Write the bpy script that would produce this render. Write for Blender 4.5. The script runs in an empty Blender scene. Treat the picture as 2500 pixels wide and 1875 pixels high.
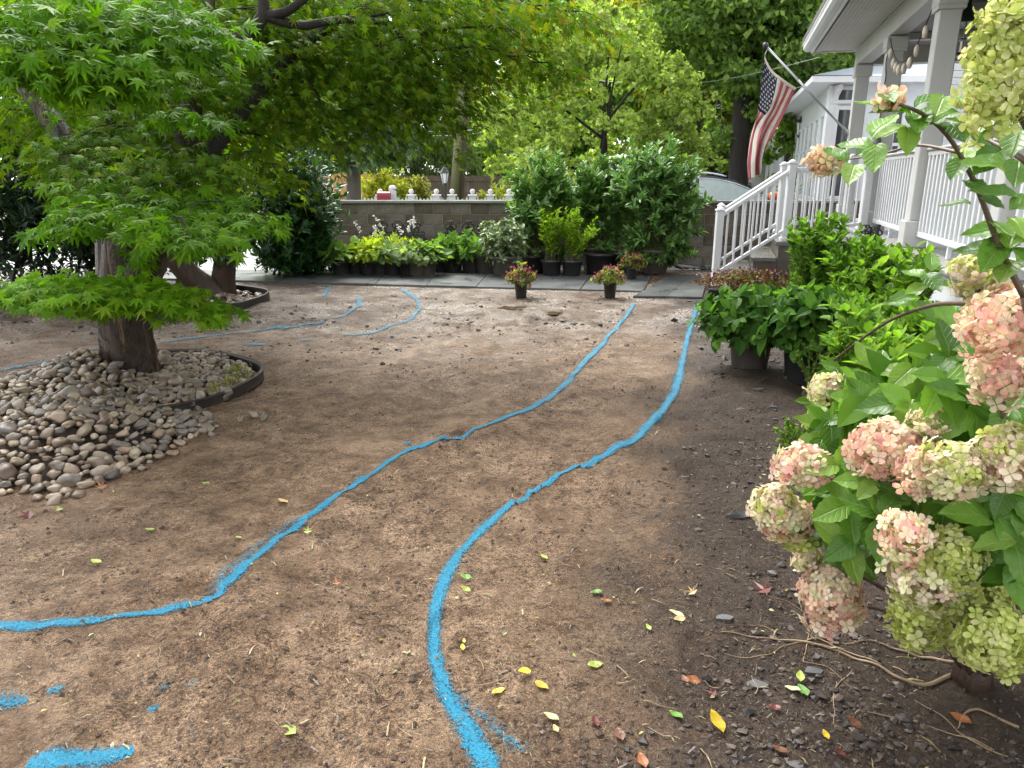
import bpy, math, random
import numpy as np
from mathutils import Matrix, Vector

random.seed(7)
RNG = np.random.default_rng(11)
SC = bpy.context.scene
COL = SC.collection

# ------------------------------------------------------------------ camera, sky, sun, exposure
CAM_H, PITCH, FPX = 1.55, math.radians(15.9), 1770.0
cam_d = bpy.data.cameras.new('camera')
cam = bpy.data.objects.new('camera', cam_d); COL.objects.link(cam)
cam.location = (0, 0, CAM_H); cam.rotation_euler = (math.pi/2 - PITCH, 0, 0)
cam_d.sensor_fit = 'HORIZONTAL'; cam_d.sensor_width = 36.0; cam_d.lens = 36.0*FPX/2500.0
cam_d.clip_start = 0.05; cam_d.clip_end = 2000
SC.camera = cam

SUN_EL, SUN_AZ = 54.0, -22.0          # azimuth measured from +Y towards +X
w = bpy.data.worlds.new('World'); SC.world = w; w.use_nodes = True
nt = w.node_tree; nt.nodes.clear()
sky = nt.nodes.new('ShaderNodeTexSky'); sky.sky_type = 'NISHITA'; sky.sun_disc = False
sky.sun_elevation = math.radians(SUN_EL); sky.sun_rotation = math.radians(SUN_AZ)
sky.air_density = 1.0; sky.dust_density = 1.5; sky.ozone_density = 1.0
hs = nt.nodes.new('ShaderNodeHueSaturation'); hs.inputs['Saturation'].default_value = 0.12
bg = nt.nodes.new('ShaderNodeBackground'); bg.inputs['Strength'].default_value = 0.15
wo = nt.nodes.new('ShaderNodeOutputWorld')
nt.links.new(sky.outputs[0], hs.inputs['Color']); nt.links.new(hs.outputs[0], bg.inputs[0]); nt.links.new(bg.outputs[0], wo.inputs[0])

sun_d = bpy.data.lights.new('sun', 'SUN'); sun_d.energy = 1.5; sun_d.angle = math.radians(35); sun_d.color = (1.0, .97, .92)
sun = bpy.data.objects.new('sun', sun_d); COL.objects.link(sun)
az, el = math.radians(SUN_AZ), math.radians(SUN_EL)
sdir = Vector((math.sin(az)*math.cos(el), math.cos(az)*math.cos(el), math.sin(el)))
sun.rotation_euler = sdir.to_track_quat('Z', 'Y').to_euler(); sun.location = sdir*30

SC.view_settings.view_transform = 'Standard'; SC.view_settings.look = 'None'
SC.view_settings.gamma = 1.0; SC.view_settings.use_curve_mapping = False
SC.view_settings.exposure = 2.05
SC.cycles.use_denoising = True; SC.cycles.denoising_prefilter = 'NONE'; SC.cycles.use_adaptive_sampling = True; SC.cycles.adaptive_threshold = .03
SC.cycles.max_bounces = 5; SC.cycles.diffuse_bounces = 3; SC.cycles.glossy_bounces = 2
SC.cycles.transmission_bounces = 4; SC.cycles.transparent_max_bounces = 8
SC.cycles.sample_clamp_indirect = 8.0
SC.cycles.caustics_reflective = False; SC.cycles.caustics_refractive = False

# ------------------------------------------------------------------ photograph measurements -> metres
ct, st = math.cos(PITCH), math.sin(PITCH)
def ray(u, v):
    cx, cy = (u-1250)/FPX, -(v-937.5)/FPX
    return np.array([cx, ct + cy*st, -st + cy*ct])
def P(u, v, Y):
    d = ray(u, v); p = d*(Y/d[1]); p[2] += CAM_H; return p
def G(u, v, z=0.0):
    d = ray(u, v); t = (z-CAM_H)/d[2]; p = d*t; p[2] += CAM_H; return p
K = 2500/2212.0                      # first overview picture -> photograph pixels
def proj(p):
    x, y, z = p[0], p[1], p[2]-CAM_H
    zc = y*ct - z*st; yc = y*st + z*ct
    return 1250+FPX*x/zc, 937.5-FPX*yc/zc

# ------------------------------------------------------------------ noise
def _hash(ix, iy, iz, seed):
    h = (ix.astype(np.int64)*374761393 + iy.astype(np.int64)*668265263 + iz.astype(np.int64)*2147483647 + seed*1274126177) & 0xffffffff
    h = ((h ^ (h >> 13))*1274126177) & 0xffffffff
    h = (h ^ (h >> 16)) & 0xffffff
    return h/float(0xffffff)
def noise(x, y, z=None, seed=0):
    x = np.asarray(x, float); y = np.asarray(y, float); z = np.zeros_like(x) if z is None else np.asarray(z, float)
    ix, iy, iz = np.floor(x), np.floor(y), np.floor(z)
    fx, fy, fz = x-ix, y-iy, z-iz
    fx, fy, fz = [f*f*(3-2*f) for f in (fx, fy, fz)]
    r = 0
    for a in (0, 1):
        for b in (0, 1):
            for c in (0, 1):
                r = r + _hash(ix+a, iy+b, iz+c, seed)*(fx if a else 1-fx)*(fy if b else 1-fy)*(fz if c else 1-fz)
    return r*2-1
def sstep(a, b, x):
    t = np.clip((np.asarray(x, float)-a)/(b-a), 0, 1); return t*t*(3-2*t)

# ------------------------------------------------------------------ mesh helpers
def link(o, parent=None, loc=None):
    COL.objects.link(o)
    if parent is not None:
        o.parent = parent
        o.matrix_parent_inverse = Matrix.Translation(parent.get('_w', (0, 0, 0)) if False else WORLD_LOC.get(parent.name, Vector((0, 0, 0)))).inverted()
    return o
WORLD_LOC = {}
def tag(o, label=None, cat=None, group=None, kind=None):
    if label: o['label'] = label
    if cat: o['category'] = cat
    if group: o['group'] = group
    if kind: o['kind'] = kind
    return o
def thing(name, label, cat, loc=(0, 0, 0), group=None, kind=None):
    o = bpy.data.objects.new(name, None); COL.objects.link(o); o.location = loc; o.empty_display_size = .1
    WORLD_LOC[o.name] = Vector(loc)
    return tag(o, label, cat, group, kind)
def raw_mesh(name, verts, tris, mat=None, smooth=False, cols=None, uvs=None):
    verts = np.asarray(verts, np.float32); tris = np.asarray(tris, np.int32)
    me = bpy.data.meshes.new(name)
    k = tris.shape[1]
    me.vertices.add(len(verts)); me.vertices.foreach_set('co', verts.ravel())
    me.loops.add(tris.size); me.loops.foreach_set('vertex_index', tris.ravel())
    me.polygons.add(len(tris)); me.polygons.foreach_set('loop_start', np.arange(0, tris.size, k, dtype=np.int32))
    me.polygons.foreach_set('loop_total', np.full(len(tris), k, np.int32))
    me.polygons.foreach_set('use_smooth', np.full(len(tris), smooth))
    if cols is not None:
        a = me.color_attributes.new('col', 'FLOAT_COLOR', 'POINT')
        c = np.ones((len(verts), 4), np.float32); c[:, :3] = cols; a.data.foreach_set('color', c.ravel())
    if uvs is not None:
        l = me.uv_layers.new(name='UVMap'); l.data.foreach_set('uv', np.asarray(uvs, np.float32)[tris.ravel()].ravel())
    me.update(calc_edges=True)
    if mat: me.materials.append(mat)
    return me
def mobj(name, me, parent=None):
    return link(bpy.data.objects.new(name, me), parent)
def place(name, me, M, parent=None):
    o = bpy.data.objects.new(name, me); link(o, parent); o.matrix_basis = M; return o

class MB:
    """collects polygons for one mesh"""
    def __init__(s): s.v = []; s.f = []; s.m = []; s.uv = None
    def add(s, verts, faces, mi=0):
        o = len(s.v); s.v.extend([tuple(p) for p in verts]); s.f.extend([tuple(i+o for i in f) for f in faces]); s.m.extend([mi]*len(faces)); return s
    def box(s, c, size, ax=None, bev=0.0, mi=0):
        hx, hy, hz = [d/2 for d in size]
        ax = ax or ((1, 0, 0), (0, 1, 0), (0, 0, 1))
        X, Y, Z = [np.array(a, float) for a in ax]; c = np.array(c, float)
        if bev <= 0:
            vs = [c+sx*hx*X+sy*hy*Y+sz*hz*Z for sz in (-1, 1) for sx, sy in ((-1, -1), (1, -1), (1, 1), (-1, 1))]
            return s.add(vs, [(3, 2, 1, 0), (4, 5, 6, 7), (0, 1, 5, 4), (1, 2, 6, 5), (2, 3, 7, 6), (3, 0, 4, 7)], mi)
        b = min(bev, hx*.9, hy*.9, hz*.9); vs = []; idx = {}
        for sx in (-1, 1):
            for sy in (-1, 1):
                for sz in (-1, 1):
                    for a in range(3):
                        h = [hx-b, hy-b, hz-b]; h[a] += b
                        idx[(sx, sy, sz, a)] = len(vs); vs.append(c+sx*h[0]*X+sy*h[1]*Y+sz*h[2]*Z)
        F = []
        for a in range(3):
            o1, o2 = [(1, 2), (2, 0), (0, 1)][a]
            for s1 in (-1, 1):
                q = []
                for e, g in ((-1, -1), (1, -1), (1, 1), (-1, 1)):
                    k = [0, 0, 0]; k[a] = s1; k[o1] = e; k[o2] = g; q.append(idx[(k[0], k[1], k[2], a)])
                F.append(q if s1 > 0 else q[::-1])
        for a, b2 in ((0, 1), (1, 2), (2, 0)):
            r = 3-a-b2
            for s1 in (-1, 1):
                for s2 in (-1, 1):
                    def id_(rv, which):
                        k = [0, 0, 0]; k[a] = s1; k[b2] = s2; k[r] = rv; return idx[(k[0], k[1], k[2], which)]
                    q = [id_(-1, a), id_(-1, b2), id_(1, b2), id_(1, a)]
                    F.append(q if s1*s2 > 0 else q[::-1])
        for sx in (-1, 1):
            for sy in (-1, 1):
                for sz in (-1, 1):
                    q = [idx[(sx, sy, sz, a)] for a in range(3)]
                    F.append(q if sx*sy*sz > 0 else q[::-1])
        return s.add(vs, F, mi)
    def bar(s, p, q, wdt, hgt, up=(0, 0, 1), bev=0.0, mi=0):
        p, q = np.array(p, float), np.array(q, float); d = q-p; L = np.linalg.norm(d); d /= L
        x = np.cross(d, up); x /= np.linalg.norm(x); z = np.cross(x, d)
        return s.box((p+q)/2, (wdt, L, hgt), (x, d, z), bev, mi)
    def tube(s, pts, rad, n=8, cap=True, mi=0, jit=None):
        pts = np.array(pts, float); rad = np.full(len(pts), rad) if np.isscalar(rad) else np.array(rad, float)
        T = np.gradient(pts, axis=0); T /= (np.linalg.norm(T, axis=1)[:, None]+1e-9)
        ref = np.array([0, 0, 1.]) if abs(T[0][2]) < .9 else np.array([1., 0, 0])
        vs = []; ang = np.arange(n)*2*math.pi/n
        x = np.cross(T[0], ref); x /= np.linalg.norm(x)
        for i in range(len(pts)):
            x = x-np.dot(x, T[i])*T[i]; x /= np.linalg.norm(x)+1e-9; y = np.cross(T[i], x)
            for j, a in enumerate(ang):
                r = rad[i]*(1 if jit is None else 1+jit(i, j))
                vs.append(pts[i]+r*(math.cos(a)*x+math.sin(a)*y))
        F = [(i*n+j, i*n+(j+1) % n, (i+1)*n+(j+1) % n, (i+1)*n+j) for i in range(len(pts)-1) for j in range(n)]
        if cap: F += [tuple(range(n))[::-1], tuple((len(pts)-1)*n+j for j in range(n))]
        return s.add(vs, F, mi)
    def lathe(s, c, prof, n=24, mi=0, axis=None):
        c = np.array(c, float); vs = []
        for r, z in prof:
            for j in range(n):
                a = j*2*math.pi/n; vs.append(c+np.array([r*math.cos(a), r*math.sin(a), z]))
        m = len(prof)
        F = [(i*n+j, i*n+(j+1) % n, (i+1)*n+(j+1) % n, (i+1)*n+j) for i in range(m-1) for j in range(n)]
        if prof[0][0] > 1e-4: F.append(tuple(range(n))[::-1])
        if prof[-1][0] > 1e-4: F.append(tuple((m-1)*n+j for j in range(n)))
        return s.add(vs, F, mi)
    def prism(s, poly, ax0, ax1, org, depth, axd, mi=0):
        """2-D outline (a,b) in axes ax0, ax1 extruded by depth along axd"""
        org, a0, a1, ad = [np.array(q, float) for q in (org, ax0, ax1, axd)]; n = len(poly)
        vs = [org+a*a0+b*a1 for a, b in poly]+[org+a*a0+b*a1+depth*ad for a, b in poly]
        return s.add(vs, [tuple(range(n))[::-1], tuple(range(n, 2*n))]+[(i, (i+1) % n, n+(i+1) % n, n+i) for i in range(n)], mi)
    def mesh(s, name, mats, smooth=False):
        me = bpy.data.meshes.new(name); me.from_pydata(s.v, [], s.f)
        for m in (mats if isinstance(mats, (list, tuple)) else [mats]): me.materials.append(m)
        me.polygons.foreach_set('material_index', np.array(s.m, np.int32))
        me.polygons.foreach_set('use_smooth', np.full(len(s.f), smooth))
        me.update(); return me
    def obj(s, name, mats, parent=None, smooth=False):
        return link(bpy.data.objects.new(name, s.mesh(name, mats, smooth)), parent)

# ------------------------------------------------------------------ leaf templates: base at origin, tip +Y, face +Z, length 1
def unit(a): return a/(np.linalg.norm(a, axis=-1, keepdims=True)+1e-9)
def tmpl_maple(lobes=7):
    if lobes == 7: A = [(-125, .42), (-82, .74), (-42, .94), (0, 1.0), (42, .94), (82, .74), (125, .42)]
    else: A = [(-95, .6), (-48, .9), (0, 1.0), (48, .9), (95, .6)]
    c = np.array([0, .30, .0]); vs = [c]; out = [(0, .0)]
    for i, (a, r) in enumerate(A):
        t = math.radians(a); out.append((c[0]+.72*r*math.sin(t), c[1]+.72*r*math.cos(t)))
        if i < len(A)-1:
            t2 = math.radians((a+A[i+1][0])/2); out.append((c[0]+.17*math.sin(t2), c[1]+.17*math.cos(t2)))
    for x, y in out:
        rr = (x*x+(y-.3)**2); vs.append((x, y, -.28*rr))
    n = len(out)
    return np.array(vs, float), np.array([(0, 1+i, 1+(i+1) % n) for i in range(n)])
def tmpl_ovate(wd=.30, seg=4, fold=.10, droop=.18, peak=.42):
    L = []; R = []; M = []
    for i in range(seg+1):
        t = i/seg; h = wd*(math.sin(math.pi*min(t/(2*peak), 1) if t < peak else math.pi*(.5+.5*(t-peak)/(1-peak)))**.85 if 0 < t < 1 else 0)
        z = -droop*t*t; M.append((0, t, z)); L.append((-h, t, z+fold*h/wd)); R.append((h, t, z+fold*h/wd))
    vs = [M[0]]; F = []
    prev = (0, 0, 0)
    for i in range(1, seg):
        b = len(vs); vs += [L[i], M[i], R[i]]
        if i == 1: F += [(0, b+1, b), (0, b+2, b+1)]
        else:
            F += [(prev[0], prev[1], b+1), (prev[0], b+1, b), (prev[1], prev[2], b+2), (prev[1], b+2, b+1)]
        prev = (b, b+1, b+2)
    b = len(vs); vs.append(M[-1]); F += [(prev[0], prev[1], b), (prev[1], prev[2], b)]
    return np.array(vs, float), np.array(F)
def tmpl_rhomb(wd=.32):
    return np.array([(0, 0, 0), (wd, .45, .05), (0, 1, -.08), (-wd, .45, .05)], float), np.array([(0, 1, 2), (0, 2, 3)])
def tmpl_maple_fine():
    A = [(-128, .46), (-84, .80), (-42, .98), (0, 1.05), (42, .98), (84, .80), (128, .46)]
    c = np.array([0, .30]); out = [(0, 0.0)]
    for i, (a, r) in enumerate(A):
        t = math.radians(a); dx, dy = math.sin(t), math.cos(t); L_ = .74*r; wd = .095*(.6+.5*r)
        out += [(c[0]+dx*L_*.42-dy*wd, c[1]+dy*L_*.42+dx*wd), (c[0]+dx*L_, c[1]+dy*L_), (c[0]+dx*L_*.42+dy*wd, c[1]+dy*L_*.42-dx*wd)]
        if i < 6: t2 = math.radians((a+A[i+1][0])/2); out.append((c[0]+.145*math.sin(t2), c[1]+.145*math.cos(t2)))
    vs = [(0, .30, .02)]+[(x, y, -.30*(x*x+(y-.3)**2)) for x, y in out]; n = len(out)
    return np.array(vs, float), np.array([(0, 1+i, 1+(i+1) % n) for i in range(n)])
T_MAPLE, T_MAPLE5, T_MAPLEF = tmpl_maple(7), tmpl_maple(5), tmpl_maple_fine()
T_MAPLEC = (T_MAPLEF[0]*1.0, T_MAPLEF[1]); T_MAPLEC[0][:, 2] = -.75*(T_MAPLEF[0][:, 0]**2*.9+(T_MAPLEF[0][:, 1]-.25)**2*.7)+.10*np.abs(T_MAPLEF[0][:, 0])
T_OV = tmpl_ovate(.30, 4); T_OV3 = tmpl_ovate(.27, 3); T_LAN = tmpl_ovate(.17, 3, .05, .2); T_BROAD = tmpl_ovate(.40, 4, .10, .35)
T_RH = tmpl_rhomb(); T_RHW = tmpl_rhomb(.45); T_NEED = tmpl_rhomb(.10)

def cloud_mesh(name, tm, pos, d, n, s, col, mat, sx=None):
    tv, tf = tm; N = len(pos); k = len(tv)
    d = unit(d); x = unit(np.cross(d, n)); n = np.cross(x, d)
    s = np.broadcast_to(np.asarray(s, float), (N,))
    V = pos[:, None, :] + s[:, None, None]*(tv[None, :, 0:1]*x[:, None, :]+tv[None, :, 1:2]*d[:, None, :]+tv[None, :, 2:3]*n[:, None, :])
    F = (tf[None]+(np.arange(N)*k)[:, None, None]).reshape(-1, 3)
    C = np.repeat(col, k, axis=0)
    return raw_mesh(name, V.reshape(-1, 3), F, mat, False, C)
def cloud(name, tm, pos, d, n, s, col, mat, parent=None):
    return mobj(name, cloud_mesh(name, tm, pos, d, n, s, col, mat), parent)
def colmix(N, cols, jitter=.12, w=None, rng=RNG):
    cols = np.array(cols, float); i = rng.choice(len(cols), N, p=w)
    j = rng.choice(len(cols), N, p=w); t = rng.random((N, 1))*.6
    c = cols[i]*(1-t)+cols[j]*t
    return np.clip(c*(1+rng.normal(0, jitter, (N, 1))), .002, 1)
def rvec(N, rng=RNG): return unit(rng.normal(size=(N, 3)))

# ------------------------------------------------------------------ materials
MATS = {}
def mat_new(name):
    m = bpy.data.materials.new(name); m.use_nodes = True; m.node_tree.nodes.clear(); MATS[name] = m; return m, m.node_tree.nodes, m.node_tree.links
def _in(node, k, v):
    node.inputs[k].default_value = v
def princ(N, Lk, base=None, rough=.5, spec=.5, metal=0):
    b = N.new('ShaderNodeBsdfPrincipled'); o = N.new('ShaderNodeOutputMaterial'); Lk.new(b.outputs[0], o.inputs[0])
    if base is not None: _in(b, 'Base Color', (*base, 1))
    _in(b, 'Roughness', rough); _in(b, 'Specular IOR Level', spec); _in(b, 'Metallic', metal)
    return b, o
def tex_noise(N, Lk, scale, detail=4, rough=.6, coord='Object', dist=0):
    t = N.new('ShaderNodeTexCoord'); n = N.new('ShaderNodeTexNoise'); _in(n, 'Scale', scale); _in(n, 'Detail', detail); _in(n, 'Roughness', rough); _in(n, 'Distortion', dist)
    Lk.new(t.outputs[coord], n.inputs['Vector']); return n
def ramp(N, Lk, src, stops):
    r = N.new('ShaderNodeValToRGB'); e = r.color_ramp.elements
    while len(e) < len(stops): e.new(.5)
    for i, (p, c) in enumerate(stops):
        e[i].position = p; e[i].color = (*c, 1) if len(c) == 3 else c
    Lk.new(src, r.inputs[0]); return r
def mixc(N, Lk, f, a, b, mode='MIX'):
    m = N.new('ShaderNodeMix'); m.data_type = 'RGBA'; m.blend_type = mode
    for k, s in ((0, f), (6, a), (7, b)):
        if hasattr(s, 'is_output') or isinstance(s, bpy.types.NodeSocket): Lk.new(s, m.inputs[k])
        elif isinstance(s, (int, float)): m.inputs[k].default_value = s
        else: m.inputs[k].default_value = (*s, 1)
    return m.outputs[2]
def bumpn(N, Lk, h, strength, dist=.01):
    b = N.new('ShaderNodeBump'); _in(b, 'Strength', strength); _in(b, 'Distance', dist); Lk.new(h, b.inputs['Height']); return b.outputs[0]
def mat_plain(name, c1, c2=None, rough=.5, scale=6, bump=.0, bscale=40, bdist=.01, spec=.5, metal=0, detail=5, objrand=0, rough2=None):
    m, N, L = mat_new(name); b, o = princ(N, L, c1, rough, spec, metal)
    out = None
    if c2 is not None:
        n = tex_noise(N, L, scale, detail, .65); r = ramp(N, L, n.outputs[0], [(.3, c1), (.7, c2)]); out = r.outputs[0]
        if rough2 is not None:
            rr = ramp(N, L, n.outputs[0], [(.3, (rough,)*3), (.7, (rough2,)*3)]); L.new(rr.outputs[0], b.inputs['Roughness'])
    if objrand:
        oi = N.new('ShaderNodeObjectInfo'); mr = N.new('ShaderNodeMapRange'); _in(mr, 3, 1-objrand); _in(mr, 4, 1+objrand); L.new(oi.outputs['Random'], mr.inputs[0])
        vm = N.new('ShaderNodeVectorMath'); vm.operation = 'SCALE'; L.new(mr.outputs[0], vm.inputs['Scale'])
        if out is not None: L.new(out, vm.inputs[0])
        else: vm.inputs[0].default_value = c1
        out = vm.outputs[0]
    if out is not None: L.new(out, b.inputs['Base Color'])
    if bump:
        n2 = tex_noise(N, L, bscale, 5, .65); L.new(bumpn(N, L, n2.outputs[0], bump, bdist), b.inputs['Normal'])
    return m
def mat_leaf(name, rough=.32, trans=.35, spec=.5, tint=(1.15, 1.25, .55), objrand=0, vein=False):
    m, N, L = mat_new(name)
    a = N.new('ShaderNodeAttribute'); a.attribute_name = 'col'; c = a.outputs[0]
    if objrand:
        oi = N.new('ShaderNodeObjectInfo'); mr = N.new('ShaderNodeMapRange'); _in(mr, 3, 1-objrand); _in(mr, 4, 1+objrand); L.new(oi.outputs['Random'], mr.inputs[0])
        vm = N.new('ShaderNodeVectorMath'); vm.operation = 'SCALE'; L.new(mr.outputs[0], vm.inputs['Scale']); L.new(c, vm.inputs[0]); c = vm.outputs[0]
    b = N.new('ShaderNodeBsdfPrincipled'); _in(b, 'Roughness', rough); _in(b, 'Specular IOR Level', spec)
    if vein:
        uv = N.new('ShaderNodeUVMap'); sp = N.new('ShaderNodeSeparateXYZ'); L.new(uv.outputs[0], sp.inputs[0])
        def mth(op, x, y=None):
            k = N.new('ShaderNodeMath'); k.operation = op
            for i, q in enumerate((x, y)):
                if q is None: continue
                if isinstance(q, (int, float)): k.inputs[i].default_value = q
                else: L.new(q, k.inputs[i])
            return k.outputs[0]
        ax = mth('ABSOLUTE', mth('SUBTRACT', sp.outputs[0], .5))
        side = mth('SINE', mth('MULTIPLY', mth('SUBTRACT', sp.outputs[1], mth('MULTIPLY', ax, 1.1)), 44.0))
        sideV = mth('SMOOTH_MIN', 1.0, mth('MULTIPLY', mth('MAXIMUM', mth('SUBTRACT', side, .72), 0.0), 2.2))
        mid = mth('MAXIMUM', mth('SUBTRACT', 1.0, mth('MULTIPLY', ax, 34.0)), 0.0)
        vn = mth('MAXIMUM', sideV, mid)
        c = mixc(N, L, mth('MULTIPLY', vn, .32), c, (.30, .42, .10))
        bn = N.new('ShaderNodeBump'); _in(bn, 'Strength', .5); _in(bn, 'Distance', .004); bn.invert = True; L.new(vn, bn.inputs['Height'])
        L.new(bn.outputs[0], b.inputs['Normal'])
    L.new(c, b.inputs['Base Color'])
    t = N.new('ShaderNodeBsdfTranslucent'); tc = mixc(N, L, 1.0, c, tint, 'MULTIPLY'); L.new(tc, t.inputs[0])
    mx = N.new('ShaderNodeMixShader'); _in(mx, 0, trans); L.new(b.outputs[0], mx.inputs[1]); L.new(t.outputs[0], mx.inputs[2])
    o = N.new('ShaderNodeOutputMaterial'); L.new(mx.outputs[0], o.inputs[0]); return m

M_LEAF = mat_leaf('leaf', .45, .52, .10); M_LEAFSOFT = mat_leaf('leaf_matte', .55, .50, .3); M_GLOSS = mat_leaf('leaf_glossy', .28, .30, .5)
M_LEAFO = mat_leaf('leaf_single', .45, .52, .12, objrand=.22); M_VEIN = mat_leaf('leaf_veined', .34, .42, objrand=.16, vein=True)
M_PETAL = mat_leaf('petal', .5, .45, .3, (1, .95, .9), objrand=.10)
M_LITTER = mat_leaf('litter', .45, .15, .4, objrand=.2)
M_WHITE = mat_plain('white_paint', (.66, .67, .68), (.60, .61, .63), .38, 3, .05, 60, .002)
M_WHITE2 = mat_plain('white_vinyl', (.68, .70, .73), (.62, .64, .67), .42, 2, .05, 30, .002, objrand=.03)
M_CREAM = mat_plain('column_paint', (.50, .495, .485), (.45, .445, .435), .45, 2.5, .06, 50, .002)
M_DECK = mat_plain('deck_paint', (.34, .335, .33), (.26, .25, .245), .35, 9, .1, 60, .003, objrand=.08)
M_FOUND = mat_plain('foundation_paint', (.30, .33, .37), (.24, .27, .30), .6, 5, .15, 30, .004)
M_BLACKIRON = mat_plain('black_iron', (.014, .014, .016), (.03, .03, .03), .35, 30, .3, 60, .004)
M_POT = mat_plain('black_plastic', (.016, .016, .018), (.035, .034, .034), .38, 8, .08, 40, .002, objrand=.3)
M_POTBR = mat_plain('dusty_plastic', (.05, .045, .04), (.09, .075, .06), .5, 8, .1, 40, .002, objrand=.2)
M_ASPHALT = mat_plain('street_concrete', (.50, .50, .50), (.40, .40, .40), .22, 3, .12, 80, .003, rough2=.38)
M_GRASS = mat_plain('lawn', (.05, .08, .02), (.08, .10, .03), .8, 3, .3, 50, .03)
M_SOILPOT = mat_plain('potting_soil', (.025, .017, .012), (.05, .035, .025), .9, 30, .5, 60, .01)
M_STEM = mat_plain('green_stem', (.07, .06, .03), (.10, .12, .04), .6, 20)
M_TWIG = mat_plain('brown_twig', (.06, .035, .024), (.10, .06, .04), .5, 20, .3, 60, .003)
M_ROOT = mat_plain('pale_root', (.24, .165, .09), (.13, .085, .05), .55, 14, .4, 50, .004)
M_WOODNEW = mat_plain('new_fence_wood', (.52, .30, .12), (.44, .24, .09), .55, 4, .2, 20, .004)
M_WOODOLD = mat_plain('old_fence_wood', (.14, .10, .075), (.095, .07, .055), .65, 3, .2, 20, .004)
M_POLE = mat_plain('pole_wood', (.11, .085, .065), (.075, .058, .045), .75, 5, .4, 12, .01)
M_POLEMOSS = mat_plain('mossy_pole_wood', (.16, .16, .08), (.12, .11, .06), .75, 4, .4, 12, .01)
M_GLASS = mat_plain('window_glass', (.020, .024, .028), None, .05, spec=.8)
M_CARGLASS = mat_plain('car_glass', (.30, .36, .355), (.36, .42, .41), .22, 8, spec=.8)
M_CARPAINT = mat_plain('car_paint', (.035, .042, .055), None, .25, spec=.7, metal=.3)
M_CHROME = mat_plain('bright_trim', (.6, .62, .65), None, .2, metal=1)
M_RUBBER = mat_plain('rubber', (.015, .015, .015), None, .7)
M_ROOFBLUE = mat_plain('slate_roof', (.10, .13, .18), (.07, .09, .12), .35, 12, .3, 30, .01)
M_ROOFDK = mat_plain('dark_shingle', (.05, .045, .042), (.08, .07, .065), .7, 12, .3, 30, .01)
M_ORANGE = mat_plain('pumpkin_skin', (.62, .17, .02), (.5, .11, .015), .4, 10)
M_RED = mat_plain('red_paint', (.20, .008, .02), None, .35)
M_ALU = mat_plain('aluminium_pole', (.42, .43, .44), (.34, .35, .36), .3, 20, metal=.7)
M_LAMPGLASS = mat_plain('lamp_glass', (.55, .58, .58), None, .15, spec=.6)
M_SHELL = mat_plain('shell_bulb', (.62, .58, .50), (.5, .40, .30), .4, 20, objrand=.2)
M_EDGE = mat_plain('edging_plastic', (.012, .010, .009), (.035, .027, .021), .5, 10, .2, 40, .003)
M_WIRE = mat_plain('cable_black', (.02, .02, .02), None, .5)
M_WIREL = mat_plain('cable_grey', (.42, .44, .44), None, .4)

def mat_bark(name, c1, c2, scale=(9, 9, 1.6), bump=1.0, dist=.03, rough=.7, streak=None):
    m, N, L = mat_new(name); b, o = princ(N, L, c1, rough, .4)
    t = N.new('ShaderNodeTexCoord'); mp = N.new('ShaderNodeMapping'); mp.inputs['Scale'].default_value = scale; L.new(t.outputs['Object'], mp.inputs[0])
    n = N.new('ShaderNodeTexNoise'); _in(n, 'Scale', 1.0); _in(n, 'Detail', 6); _in(n, 'Roughness', .65); _in(n, 'Distortion', .6); L.new(mp.outputs[0], n.inputs['Vector'])
    r = ramp(N, L, n.outputs[0], [(.32, c1), (.68, c2)]); c = r.outputs[0]
    if streak:
        mp2 = N.new('ShaderNodeMapping'); mp2.inputs['Scale'].default_value = (16, 16, .8); L.new(t.outputs['Object'], mp2.inputs[0])
        n3 = N.new('ShaderNodeTexNoise'); _in(n3, 'Scale', 1.5); _in(n3, 'Detail', 3); L.new(mp2.outputs[0], n3.inputs['Vector'])
        r3 = ramp(N, L, n3.outputs[0], [(.60, (0, 0, 0)), (.68, (1, 1, 1))]); c = mixc(N, L, r3.outputs[0], c, streak)
    L.new(c, b.inputs['Base Color']); L.new(bumpn(N, L, n.outputs[0], bump, dist), b.inputs['Normal']); return m
M_BARKMAPLE = mat_bark('maple_bark', (.014, .0085, .0055), (.050, .029, .017), (14, 14, 2.6), 1.0, .05, rough=.42, streak=(.15, .085, .042))
M_BARKRED = mat_bark('red_bark', (.028, .016, .011), (.060, .034, .022), (12, 12, 3), 1, .03, .5)
M_BARKDK = mat_bark('dark_bark', (.008, .0065, .005), (.026, .021, .017), (7, 7, 1.2), 1, .04, .8)
M_BARKGR = mat_bark('grey_bark', (.06, .05, .042), (.12, .10, .085), (7, 7, 1.2), 1, .04, .8)

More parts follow.
